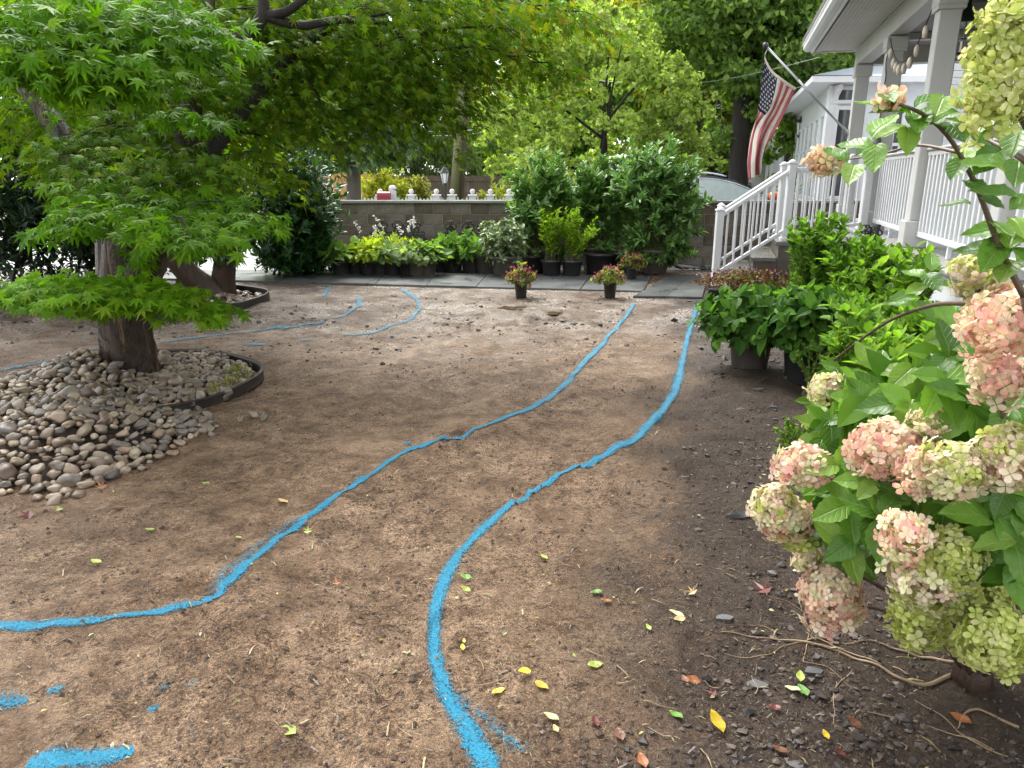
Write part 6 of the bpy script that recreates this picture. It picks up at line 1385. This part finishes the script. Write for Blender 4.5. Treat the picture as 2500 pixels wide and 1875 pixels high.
# neighbour's house beyond the sunroom
nh = thing('neighbour_house', 'pale neighbouring house with a dark roof beyond the sunroom', 'house', tuple(P(1935, 480, 27)))
a = P(1880, 300, 27); b_ = P(1990, 300, 27); rectbox(MB(), a[0], b_[0]+2, -.1, 3.2, 27, 29).obj('wall', M_WHITE2, nh)
MB().prism([(-.6, 3.15), (5, 5.2), (5, 5.3), (-.6, 3.3)], (1, 0, 0), (0, 0, 1), (a[0], 26.4, 0), 3.4, (0, 1, 0)).obj('roof', M_ROOFDK, nh)
window(a[0]+.75, a[0]+1.35, 1.1, 2.5, True, nh, 26.99)
for xx in (0.0, .45): rectbox(MB(), a[0]+xx, a[0]+xx+.12, 0, 3.15, 26.6, 26.72).obj('porch_post', M_WHITE, nh)
c = P(1803, 480, 30); c[2] = 0; l2 = thing('garden_lamp', 'tiny distant black lamp post beside the big dark tree', 'lamp post', tuple(c))
MB().lathe(c, [(.05, 0), (.04, 1.45), (.10, 1.5)], 8).obj('post', M_BLACKIRON, l2); MB().lathe(c+Zv*1.5, [(.08, 0), (.14, .28)], 6).obj('glass', M_LAMPGLASS, l2); MB().lathe(c+Zv*1.78, [(.17, 0), (.02, .16)], 6).obj('cap', M_BLACKIRON, l2)

# ------------------------------------------------------------------ trees behind
def tree(name, lab, u, v, Y, trunk_r, top, blobs, n, size, cols, mat=M_LEAFSOFT, bark=M_BARKDK, tm=T_RH, limbs=6, w=None, lean=0, **kw):
    c = P(u, v, Y); c[2] = -.05; t = thing(name, lab, 'tree', tuple(c)); tp = c+np.array([lean, 0, top])
    limb([c, c+np.array([lean*.2, 0, top*.25]), c+np.array([lean*.5+.1, .05, top*.55]), tp], [trunk_r*1.25, trunk_r, trunk_r*.8, trunk_r*.35], 'trunk', bark, t, 12, .06, int(u))
    bb = sorted(blobs, key=lambda b: -b[3]*b[5])[:limbs]
    for k, b in enumerate(bb):
        s_ = c+(tp-c)*(.35+.5*k/max(1, len(bb))); e = np.array(b[:3])+np.array([0, -.2, .2]); limb([s_, (s_+e)/2+np.array([0, 0, .3]), e], [trunk_r*.45, trunk_r*.3, trunk_r*.08], 'limb', bark, t, 8, .04, k)
    blob_cloud(blobs, n, size, cols, mat, 'crown', t, tm, w=w, **kw); return t
YG = [(.27, .37, .075), (.34, .43, .10), (.20, .30, .055), (.40, .48, .15)]
tree('lime_maple', 'bright light-green maple rising behind the laurel bushes', 1465, 480, 19, .09, 3.6, [B(1240+430*a_+RNG.normal(0, 12), 420-380*(1-(2*a_-1)**2*.55)*b_+RNG.normal(0, 14), 19+RNG.normal(0, .7), RNG.uniform(.5, .95), .7, RNG.uniform(.25, .5)) for a_ in np.linspace(0, 1, 9) for b_ in (.08, .3, .55, .8, 1.0)], 26000, .11, YG, M_LEAFSOFT, M_BARKDK, T_RHW, 7, clump=.34)
tree('dark_maple', 'big dark-trunked maple behind the flag', 1805, 480, 22.5, .27, 8.0, [B(1780, 30, 22, 2.6, 2, 1.6), B(1900, 90, 21.5, 2.0, 1.6, 1.4), B(1690, 110, 22.5, 1.8, 1.5, 1.2), B(2000, 20, 22, 2.2, 1.6, 1.6), B(1960, 150, 22, 1.4, 1.2, .9), B(1790, 290, 23, .9, .8, 1.3), B(1880, 250, 23.3, 1.2, 1, 1.3), B(1830, -150, 22, 3, 2.4, 1.5), B(1920, 370, 23.2, .8, .7, .9)], 27000, .17, [(.12, .21, .045), (.17, .27, .055), (.08, .155, .035), (.24, .34, .07)], M_LEAFSOFT, M_BARKDK, T_RHW, 8, lean=-.5)
tree('second_dark_tree', 'second dark tree trunk partly covered by the flag', 1925, 480, 25.5, .26, 8.5, [B(1960, 80, 25.5, 2.2, 1.8, 1.6), B(2060, 60, 25.5, 2.2, 1.8, 1.6), B(2080, 160, 24.5, 1.5, 1.2, .9), B(1940, 200, 26, 1.6, 1.2, 1.2)], 10000, .19, [(.10, .19, .045), (.14, .24, .055), (.07, .14, .035)], M_LEAFSOFT, M_BARKDK, T_RHW, 4)
tree('golden_tree', 'yellowing tree glimpsed between the lime maple and the dark trunk', 1690, 480, 30, .2, 7, [B(1660, 190, 29, 2.0, 1.5, 1.0), B(1740, 240, 30, 1.8, 1.4, 1.1), B(1620, 130, 30, 2.0, 1.4, 1.1), B(1700, 300, 29, 1.6, 1.2, .7), B(1560, 60, 30, 2.2, 1.5, 1.2), B(1730, 190, 27, 1.2, 1, .6)], 16000, .19, [(.32, .34, .03), (.22, .28, .035), (.14, .22, .03), (.40, .34, .03)], M_LEAFSOFT, M_BARKGR, T_RHW, 5)
tree('weeping_conifer', 'drooping grey-green conifer beyond the parked car', 1735, 480, 27.5, .2, 5, [B(1720, 350, 27, 1.5, 1, .95), B(1690, 390, 26.5, 1.1, .8, .8), B(1765, 400, 26.5, .9, .8, .7), B(1700, 300, 27.5, 1.2, .9, .6)], 11000, .20, [(.10, .12, .055), (.14, .16, .07), (.07, .09, .04)], M_LEAFSOFT, M_BARKRED, T_NEED, 3, droop=1.6)
tree('glossy_magnolia', 'large-leaved glossy magnolia behind the laurel shrub', 862, 486, 17, .16, 4.5, [B(915, 300, 16.5, 1.1, 1.0, .75), B(840, 290, 16.5, 1.1, 1.1, 1.0), B(880, 210, 17, 1.6, 1.2, 1.0), B(780, 250, 17, 1.2, 1, 1.2), B(730, 350, 17.5, 1.0, .8, .8)], 9000, .19, [(.05, .115, .03), (.075, .15, .04), (.035, .085, .026), (.13, .20, .09)], M_GLOSS, M_BARKGR, T_OV3, 6, droop=.4)
tree('hemlock_tree', 'soft grey-green hemlock behind the weathered fence', 1016, 482, 34.5, .26, 7, [B(1050, 360, 34, 2.0, 1.5, 1.4), B(1000, 300, 34.5, 1.8, 1.5, 1.6), B(1100, 400, 34, 1.4, 1.2, .9), B(980, 390, 34, 1.3, 1, .9)], 11000, .24, [(.10, .15, .055), (.14, .19, .07), (.07, .11, .04)], M_LEAFSOFT, M_BARKDK, T_NEED, 3, droop=1.0)
bush('forsythia_shrub', 'yellow-green shrub in front of the honey-coloured fence', 945, 484, 27.2, 1.05, .8, 1.9, 90, 26, .13, [(.34, .36, .03), (.42, .40, .04), (.25, .30, .03)], T_OV3, M_LEAFSOFT)
bush('forsythia_shrub', 'duller yellow shrub beside the lamp post', 1022, 484, 27.6, .95, .7, 1.55, 60, 26, .12, [(.24, .25, .05), (.30, .28, .06), (.18, .20, .04)], T_OV3, M_LEAFSOFT)
bush('forsythia_shrub', 'golden low shrub at the end of the picket fence', 1215, 486, 25.2, .75, .6, 1.32, 60, 24, .11, [(.30, .32, .04), (.22, .28, .03), (.36, .35, .05)], T_OV3, M_LEAFSOFT)
bush('red_shrub', 'small reddish shrub behind the parked car', 1800, 484, 28.5, .9, .6, 1.45, 40, 24, .12, [(.22, .06, .05), (.28, .10, .06), (.16, .05, .04)], T_OV3, M_LEAFSOFT)
bush('hedge_shrub', 'green clipped hedge beyond the car roof', 1745, 484, 30.5, 2.0, .8, 1.75, 110, 20, .14, FRESH, T_OV3, M_LEAFSOFT)
far = [(1190, 46, [(1190, 300), (1160, 380), (1240, 350), (1220, 240)], 'pale green tree behind the two crossed poles', [(.20, .28, .06), (.27, .34, .09), (.14, .21, .05)]),
       (1090, 50, [(1090, 330), (1060, 240), (1130, 220)], 'hazy green tree beyond the weathered fence', [(.16, .22, .06), (.22, .28, .09), (.11, .16, .05)]),
       (1270, 44, [(1270, 350), (1300, 260), (1250, 420)], 'mid-green tree by the distant pole', [(.10, .18, .035), (.15, .23, .05), (.07, .13, .03)]),
       (900, 48, [(900, 320), (860, 380), (940, 390), (880, 220)], 'mid-green tree above the honey-coloured fence', [(.09, .16, .03), (.13, .21, .04), (.06, .11, .025)]),
       (780, 46, [(780, 330), (740, 400), (820, 420), (770, 220)], 'green tree glimpsed over the wall end', [(.10, .18, .03), (.15, .24, .05), (.06, .12, .025)]),
       (640, 44, [(640, 380), (600, 440), (680, 300), (620, 230)], 'bright tree seen through the maple and ivy trunk', [(.24, .32, .05), (.32, .38, .07), (.17, .25, .04)]),
       (480, 46, [(480, 380), (430, 300), (540, 250), (480, 460)], 'green tree lost behind the maple crown', [(.10, .18, .03), (.14, .22, .04)]),
       (250, 44, [(250, 360), (200, 280), (320, 250), (120, 330), (40, 300)], 'green tree far behind the dark evergreens', [(.10, .18, .03), (.14, .23, .04)]),
       (1400, 45, [(1400, 280), (1350, 180), (1450, 200), (1420, 380)], 'tall green tree behind the lime maple', [(.09, .16, .03), (.13, .21, .04)]),
       (1560, 46, [(1560, 260), (1530, 140), (1620, 200), (1580, 360)], 'tall olive tree above the largest laurel', [(.11, .17, .03), (.17, .23, .04), (.08, .13, .025)]),
       (1690, 48, [(1690, 200), (1660, 80), (1740, 120), (1700, 360), (1630, 400)], 'tall tree far behind the yellowing one', [(.09, .15, .03), (.14, .20, .04)]),
       (1850, 46, [(1850, 200), (1830, 330), (1900, 400), (1880, 80)], 'dark green tree far behind the flag', [(.10, .17, .035), (.14, .21, .05)]),
       (2030, 44, [(2030, 120), (2100, 60), (1990, 260)], 'dark tree rising over the sunroom roof', [(.08, .15, .035), (.12, .18, .04)])]
for (u, Y, bl, lab, cols) in far:
    tree('woodland_tree', lab, u, 470, Y, .3, 9, [B(x+RNG.normal(0, 25), y+RNG.normal(0, 20), Y+RNG.uniform(-2, 2), RNG.uniform(1.3, 2.4), 1.8, RNG.uniform(1.0, 1.9)) for x, y in bl+[(bl[0][0]+45, 40), (bl[0][0]-40, 120), (bl[0][0], -30)] for _ in range(2)], 3400*len(bl), .30, [tuple(1.75*q_ for q_ in c_) for c_ in cols], M_LEAFSOFT, M_BARKDK, T_RHW, 3, clump=.36)
wl_ = [B(u, v, 58+RNG.uniform(-4, 4), 4.2, 2.5, 3.2) for u in range(-150, 2300, 150) for v in (-40, 60, 200+RNG.integers(-30, 30), 330, 440)]
o = blob_cloud(wl_, 42000, .46, [(.25, .34, .08), (.33, .42, .11), (.18, .26, .06), (.38, .45, .12)], M_LEAFSOFT, 'woodland', None, T_RHW, clump=.42); tag(o, 'distant green woodland closing the view', 'woodland', kind='stuff')

# ------------------------------------------------------------------ on the ground: roots, fallen leaves, straw, crumbs
def groundline(pts, n, lift, amp=.0):
    W_ = np.array([G(x*K, y*K)[:2] for x, y in pts]); s_ = np.r_[0, np.cumsum(np.linalg.norm(np.diff(W_, axis=0), axis=1))]; t_ = np.linspace(0, s_[-1], n)
    q = np.stack([np.interp(t_, s_, W_[:, 0]), np.interp(t_, s_, W_[:, 1])], 1)
    for _ in range(2): q[1:-1] = (q[:-2]+2*q[1:-1]+q[2:])/4
    q += .020*np.stack([noise(t_*9, t_*0+pts[0][0], seed=81), noise(t_*9, t_*0+pts[0][1], seed=82)], 1)
    return np.c_[q, gh(q[:, 0], q[:, 1])+lift+amp*np.abs(np.sin(t_*8))]
for pts, r in (([(2090, 1440), (2010, 1468), (1940, 1450), (1880, 1425), (1800, 1395), (1730, 1375), (1640, 1372), (1560, 1368)], .012), ([(2080, 1430), (1990, 1410), (1900, 1380), (1830, 1378)], .010), ([(1900, 1425), (1840, 1400), (1760, 1372), (1690, 1400), (1600, 1410), (1560, 1400)], .006), ([(2060, 1400), (2030, 1370), (2015, 1345)], .012),
               ([(1995, 1555), (1950, 1548), (1890, 1540)], .007), ([(2190, 1560), (2120, 1530), (2060, 1545), (2050, 1560)], .009), ([(2150, 1620), (2080, 1590), (2000, 1560)], .007), ([(1870, 1370), (1780, 1330), (1700, 1290), (1640, 1280)], .004), ([(1760, 1372), (1740, 1420), (1800, 1455), (1860, 1480)], .004), ([(1840, 1440), (1800, 1500), (1790, 1560), (1850, 1590)], .005), ([(2212, 1660), (2100, 1600), (1980, 1500)], .006), ([(1700, 1365), (1640, 1340), (1570, 1345)], .004)):
    r *= .55; q = groundline(pts, 44, r*.6, r*.6); MB().tube(q, np.linspace(r, r*.3, 44)*(1+.25*noise(np.arange(44)*.7, np.zeros(44)+r*999, seed=85)), 7).obj('root', M_ROOT, hyd, True)
def litter_leaf(kind, c):
    if kind == 'maple': v, f = T_MAPLE5[0]*1.0, T_MAPLE5[1]; v = v.copy(); v[:, 2] = .10*np.sin(v[:, 0]*6)+.08*v[:, 1]
    else: v, f = tmpl_ovate(.30, 6, .05, -.06); v = v.copy(); v[:, 2] += .03*np.sin(v[:, 1]*9)
    return raw_mesh('fallen_leaf', v, f, M_LITTER, False, np.repeat([c], len(v), 0))
LC = {'yellow': (.50, .35, .03), 'lime': (.27, .33, .06), 'green': (.10, .22, .035), 'red': (.11, .024, .020), 'orange': (.28, .10, .035), 'brown': (.15, .06, .03), 'pale': (.50, .48, .26), 'tan': (.42, .28, .12)}
LMS = {}
def fall(x, y, col, s, lab, kind='ov', rot=None):
    k = (kind, col)
    if k not in LMS: LMS[k] = litter_leaf(kind, LC[col])
    p = G(x*K, y*K); p[2] = float(gh(p[0], p[1]))+.010+.0006*p[1]
    M = Matrix.Translation(tuple(p)) @ Matrix.Rotation(random.random()*6.28 if rot is None else rot, 4, 'Z') @ Matrix.Rotation(random.uniform(-.2, .3), 4, 'X') @ Matrix.Rotation(random.uniform(-.25, .25), 4, 'Y') @ Matrix.Diagonal((s, s, s, 1))
    o = place('fallen_leaf', LMS[k], M); tag(o, lab, 'leaf', 'fallen leaves on the soil')
for a in ((1562, 1590, 'yellow', .075, 'big bright yellow fallen leaf on the dark soil', 'ov', .3), (1147, 1462, 'yellow', .055, 'yellow fallen leaf, upper of an overlapping pair', 'ov', 2.2), (1155, 1485, 'yellow', .055, 'yellow fallen leaf, lower of an overlapping pair', 'ov', 4.0), (1062, 1512, 'yellow', .05, 'spotted yellow leaf beside the bold blue line', 'ov', -1.0), (622, 1082, 'tan', .065, 'tan fallen leaf beyond the long blue line', 'ov', 1.2),
          (1790, 1602, 'yellow', .032, 'small yellow leaf below the green sprig', 'ov', 0.2), (1208, 1572, 'pale', .05, 'curled pale yellow leaf with a long dry stalk', 'ov', 1.2), (1268, 1457, 'lime', .055, 'lime-green leaf lying alone mid-soil', 'ov', -1.3), (1478, 1345, 'pale', .06, 'pale whitish leaf next to a brown one', 'ov', 1.4), (1405, 1374, 'lime', .03, 'tiny lime leaf between the pale leaves', 'ov', .4),
          (1475, 1560, 'green', .05, 'narrow green leaf near the big yellow leaf', 'ov', .8), (1302, 1293, 'green', .055, 'bright green leaf near the curve of the bold line', 'ov', 1.9), (1018, 1287, 'lime', .045, 'yellow-green leaf just inside the bold curve', 'ov', 1.3), (1182, 1208, 'lime', .045, 'yellow-green leaf below the fork of the lines', 'ov', .6), (1020, 1253, 'green', .05, 'green leaf scrap near the top of the bold curve', 'ov', 1.7),
          (640, 1592, 'lime', .06, 'yellow-green leaf near the lower picture edge', 'ov', 1.0), (730, 1272, 'orange', .04, 'small orange leaf left of the bold line', 'maple', .5), (520, 1160, 'lime', .04, 'lime leaf scrap beside the speckled overspray', 'ov', .9), (665, 1155, 'lime', .05, 'green-yellow clover scrap right of the long line', 'maple', .2),
          (1660, 1283, 'red', .085, 'dark red maple leaf on the compost', 'maple', .4), (75, 1112, 'red', .085, 'wine-red maple leaf below the pebble heap', 'maple', 2.0), (225, 1062, 'orange', .07, 'rusty leaf at the foot of the pebbles', 'maple', 1.0), (268, 1106, 'orange', .055, 'orange-brown leaf between pebbles and long line', 'ov', 1.5), (1322, 1316, 'orange', .045, 'orange leaf curled on the soil mid-yard', 'ov', 1.4),
          (1515, 1462, 'orange', .06, 'twisted orange-brown leaf on the compost', 'ov', 1.7), (1485, 1482, 'brown', .035, 'small brown leaf left of the twisted one', 'ov', .3), (1548, 1502, 'red', .045, 'red-brown leaf right of the twisted one', 'maple', .9), (1690, 1535, 'red', .04, 'red leaf below the green sprig', 'ov', 1.1), (1290, 1582, 'red', .045, 'dark red curled leaf near the lower edge', 'ov', .1), (1345, 1606, 'brown', .05, 'rolled brown leaf near the lower edge', 'ov', .2),
          (1705, 1628, 'brown', .05, 'large brown leaf at the lower edge of the compost', 'ov', 1.2), (1828, 1640, 'red', .04, 'maroon leaf at the lower edge below the roots', 'ov', .5), (1395, 1662, 'orange', .05, 'orange-brown leaf touching the blue overspray', 'ov', .2), (1500, 1285, 'tan', .05, 'tan leaf beside the pale ones', 'maple', .3), (1480, 1352, 'tan', .05, 'tan leaf tucked under the pale whitish leaf', 'ov', 1.9), (1730, 1490, 'pale', .05, 'pale underside leaf of the green sprig', 'ov', 1.0), (1745, 1500, 'green', .06, 'shiny green leaf of the sprig on the compost', 'ov', .1), (1730, 1470, 'lime', .045, 'upright lime leaf of the sprig on the compost', 'ov', -.3),
          (455, 1048, 'lime', .05, 'yellow-green leaf right of the pebble heap', 'ov', 1.5), (130, 1105, 'lime', .05, 'lime leaf beside the wine-red maple leaf', 'maple', .8), (350, 975, 'orange', .055, 'orange leaf lying on the pebbles', 'maple', .8), (2100, 1560, 'orange', .06, 'orange leaf next to the stump', 'ov', .7), (1862, 1580, 'brown', .05, 'brown leaf among the pale roots', 'ov', .6), (1000, 1420, 'yellow', .03, 'tiny yellow leaf hugging the bold line', 'ov', .1), (1003, 1405, 'yellow', .02, 'tiniest yellow leaf above the one hugging the line', 'ov', .1), (220, 1220, 'lime', .05, 'yellow leaf scrap in the bare middle soil', 'ov', 1.4), (335, 1150, 'lime', .045, 'thin lime leaf far from the blue lines', 'ov', 1.6), (1205, 1600, 'tan', .03, 'tan scrap under the curled pale leaf', 'ov', .4)): fall(*a)
# scraps
sc_ = thing('plastic_scrap', 'torn strip of black plastic half buried in the compost', 'plastic scrap', tuple(G(1600*K, 1125*K)))
q = groundline([(1575, 1132), (1595, 1124), (1615, 1116), (1638, 1106)], 14, .004); vs = []; 
for i, p in enumerate(q): w_ = .028*math.sin(math.pi*(i+.6)/14.5); vs += [(p[0]-w_*.3, p[1]-w_, p[2]), (p[0], p[1], p[2]+.012*math.sin(i*.8)+.012), (p[0]+w_*.3, p[1]+w_, p[2]+.01)]
MB().add(vs, [(3*i+j, 3*i+j+1, 3*i+4+j, 3*i+3+j) for i in range(13) for j in range(2)]).obj('strip', mat_plain('wet_plastic', (.02, .02, .022), None, .45), sc_, True)
M_SLATE = mat_plain('slate_chip', (.035, .036, .038), (.07, .068, .066), .4, 20, .3, 60, .003, objrand=.2)
for (x, y, s, lab) in ((1640, 845, .10, 'flat slate chip near the hydrangea pots'), (1615, 855, .07, 'slate sliver beside the flat chip'), (1668, 880, .06, 'slate chip nearer the cream flowers'), (1795, 1370, .07, 'slate flake under the lowest pink flower head'), (1640, 1470, .07, 'slate flake beside the pale roots'), (1565, 1340, .06, 'slate flake next to the red maple leaf'), (1720, 1655, .05, 'slate flake at the lower edge'), (1755, 1440, .06, 'dark slate flake between roots and sprig')):
    p = G(x*K, y*K); z = float(gh(p[0], p[1])); s *= .5; n = 7; pts = [(p[0]+s*(1+.3*math.sin(k*5+x))*math.cos(k*6.28/n), p[1]+s*.6*(1+.3*math.cos(k*3+y))*math.sin(k*6.28/n)) for k in range(n)]
    tag(MB().add([(a, b_, z-.005) for a, b_ in pts]+[(a, b_, z+.008) for a, b_ in pts], [tuple(range(n, 2*n))]+[(k, (k+1) % n, n+(k+1) % n, n+k) for k in range(n)]).obj('slate_chip', M_SLATE), lab, 'slate chip', 'slate chips in the soil')
# scattered crumbs, straw and leaf flecks: nobody could count them
def scatter(n, y0=1.35, y1=9.8):
    y = y0*np.exp(RNG.random(n)**.9*math.log(y1/y0)); x = (RNG.random(n)*2-1)*(y*.78+.25); return x, y
x, y = scatter(18000); N_ = len(x); zz = gh(x, y)
darkm = sstep(-.2, .5, x-(.27*y-.23)+.3*noise(x*2, y*2, seed=91)); patch = noise(x*1.6, y*1.6, seed=92)+.5*noise(x*5, y*5, seed=93)+darkm*.9
kp = RNG.random(N_) < sstep(-.5, .9, patch); x, y, zz, darkm = x[kp], y[kp], zz[kp], darkm[kp]; N_ = len(x)
s_ = np.clip(np.abs(RNG.normal(.0030, .0028, N_)), .0016, .012)*(1+.10*y)
OCT = np.array([(1, 0, 0), (-1, 0, 0), (0, 1, 0), (0, -1, 0), (0, 0, .8), (0, 0, -.6)], float); OF = np.array([(0, 2, 4), (2, 1, 4), (1, 3, 4), (3, 0, 4), (2, 0, 5), (1, 2, 5), (3, 1, 5), (0, 3, 5)])
jit = 1+RNG.normal(0, .25, (N_, 6, 1)); an = RNG.random(N_)*6.28; R2 = np.stack([np.stack([np.cos(an), -np.sin(an)], 1), np.stack([np.sin(an), np.cos(an)], 1)], 1)
V_ = OCT[None]*jit*s_[:, None, None]; V_[..., :2] = np.einsum('nij,nkj->nki', R2, V_[..., :2]); V_ += np.stack([x, y, zz+s_*.25], 1)[:, None]
cr = colmix(N_, [(.085, .052, .034), (.13, .085, .058), (.05, .031, .022), (.15, .105, .073)], .2); cr = cr*(1-.55*darkm[:, None])
M_CRUMB = mat_leaf('crumb', .6, .0, .4)
tag(mobj('soil_crumbs', raw_mesh('soil_crumbs', V_.reshape(-1, 3), (OF[None]+(np.arange(N_)*6)[:, None, None]).reshape(-1, 3), M_CRUMB, False, np.repeat(cr, 6, 0))), 'loose crumbs of wet soil over the yard', 'soil', kind='stuff')
x, y = scatter(15000, 1.35, 8.8); N_ = len(x); p = np.c_[x, y, gh(x, y)+.005]; a = RNG.random(N_)*6.28
dk = RNG.random(N_) < .68
d = np.c_[np.cos(a), np.sin(a), RNG.normal(0, .18, N_)]; T_STRAW = (np.array([(-.045, 0, 0), (.045, 0, 0), (.07, .5, .12), (-.03, .5, .12), (.0, 1, .02), (.04, 1, .02)], float), np.array([(0, 1, 2), (0, 2, 3), (3, 2, 5), (3, 5, 4)]))
tag(cloud('straw', T_STRAW, p, d, np.tile([0, 0, 1.], (N_, 1)), np.where(RNG.random(N_) < .07, np.abs(RNG.normal(.030, .018, N_)).clip(.01, .08), np.abs(RNG.normal(.012, .006, N_)).clip(.006, .03))*(1+.05*y), np.where(dk[:, None], colmix(N_, [(.045, .028, .018), (.08, .05, .03), (.03, .02, .014)]), colmix(N_, [(.28, .20, .10), (.20, .15, .07), (.34, .26, .15), (.17, .17, .05)])), M_LITTER), 'bits of dry grass and rootlets on the soil', 'straw', kind='stuff')
x, y = scatter(260, 1.5, 10.5); N_ = len(x); p = np.c_[x, y, gh(x, y)+.008]; d = np.c_[RNG.normal(size=(N_, 2)), RNG.normal(0, .2, N_)]
tag(cloud('leaf_flecks', T_OV3, p, d, np.c_[RNG.normal(0, .3, (N_, 2)), np.ones(N_)], RNG.uniform(.008, .024, N_), colmix(N_, [(.36, .30, .05), (.22, .26, .05), (.14, .18, .04), (.22, .10, .04), (.14, .06, .03), (.36, .30, .18)]), M_LITTER), 'tiny flecks of leaf scattered over the yard', 'leaf flecks', kind='stuff')
# dark clods in the compost strip
x, y = scatter(14000, 1.4, 9.9); e_ = x-(.27*y-.23)+.35*noise(x*2, y*2, seed=91); kp = (RNG.random(len(x)) < np.maximum(sstep(-.1, .6, e_), .8*sstep(5.0, 7.5, y))*(.10+.90*sstep(-.1, .5, noise(x*2.6, y*2.6, seed=95)))) & (x < 2.4); x, y = x[kp], y[kp]; N_ = len(x)
IC1 = ico(1); s_ = np.clip(np.abs(RNG.normal(.006, .006, N_)), .003, .022)*(1+.8*sstep(5, 8, y)); V_ = IC1[0][None]*(1+RNG.normal(0, .38, (N_, len(IC1[0]), 1)))*np.array([1, .8, .5])*s_[:, None, None]+np.stack([x, y, gh(x, y)+s_*.2], 1)[:, None]
tag(mobj('soil_clods', raw_mesh('soil_clods', V_.reshape(-1, 3), (IC1[1][None]+(np.arange(N_)*len(IC1[0]))[:, None, None]).reshape(-1, 3), M_CRUMB, False, np.repeat(colmix(N_, [(.028, .020, .016), (.05, .037, .03), (.075, .055, .042), (.018, .014, .012)], .2), len(IC1[0]), 0))), 'dark clods of compost along the porch bed', 'soil', kind='stuff')
# longer pale rootlets
rt = MB()
for (x, y) in ((1080, 1480), (1050, 1465), (1330, 1500), (1240, 1230), (1180, 1330), (1260, 1415), (1510, 1430), (1400, 1300), (1620, 1490), (330, 1420), (500, 1500), (120, 1400), (620, 1560), (700, 1440), (1390, 1540), (1330, 1460), (1560, 1470), (1500, 1610), (1950, 1620), (1440, 1590), (560, 1300), (880, 1600)):
    a = random.random()*6.28; l = random.uniform(30, 75); q = groundline([(x, y), (x+l*.5*math.cos(a)+8, y+l*.3*math.sin(a)+5), (x+l*math.cos(a), y+l*.6*math.sin(a))], 12, .006, .006); rt.tube(q, np.linspace(.0024, .001, 12), 5)
tag(rt.obj('rootlets', M_ROOT, None, True), 'thin pale rootlets lying on the soil', 'rootlets', kind='stuff')
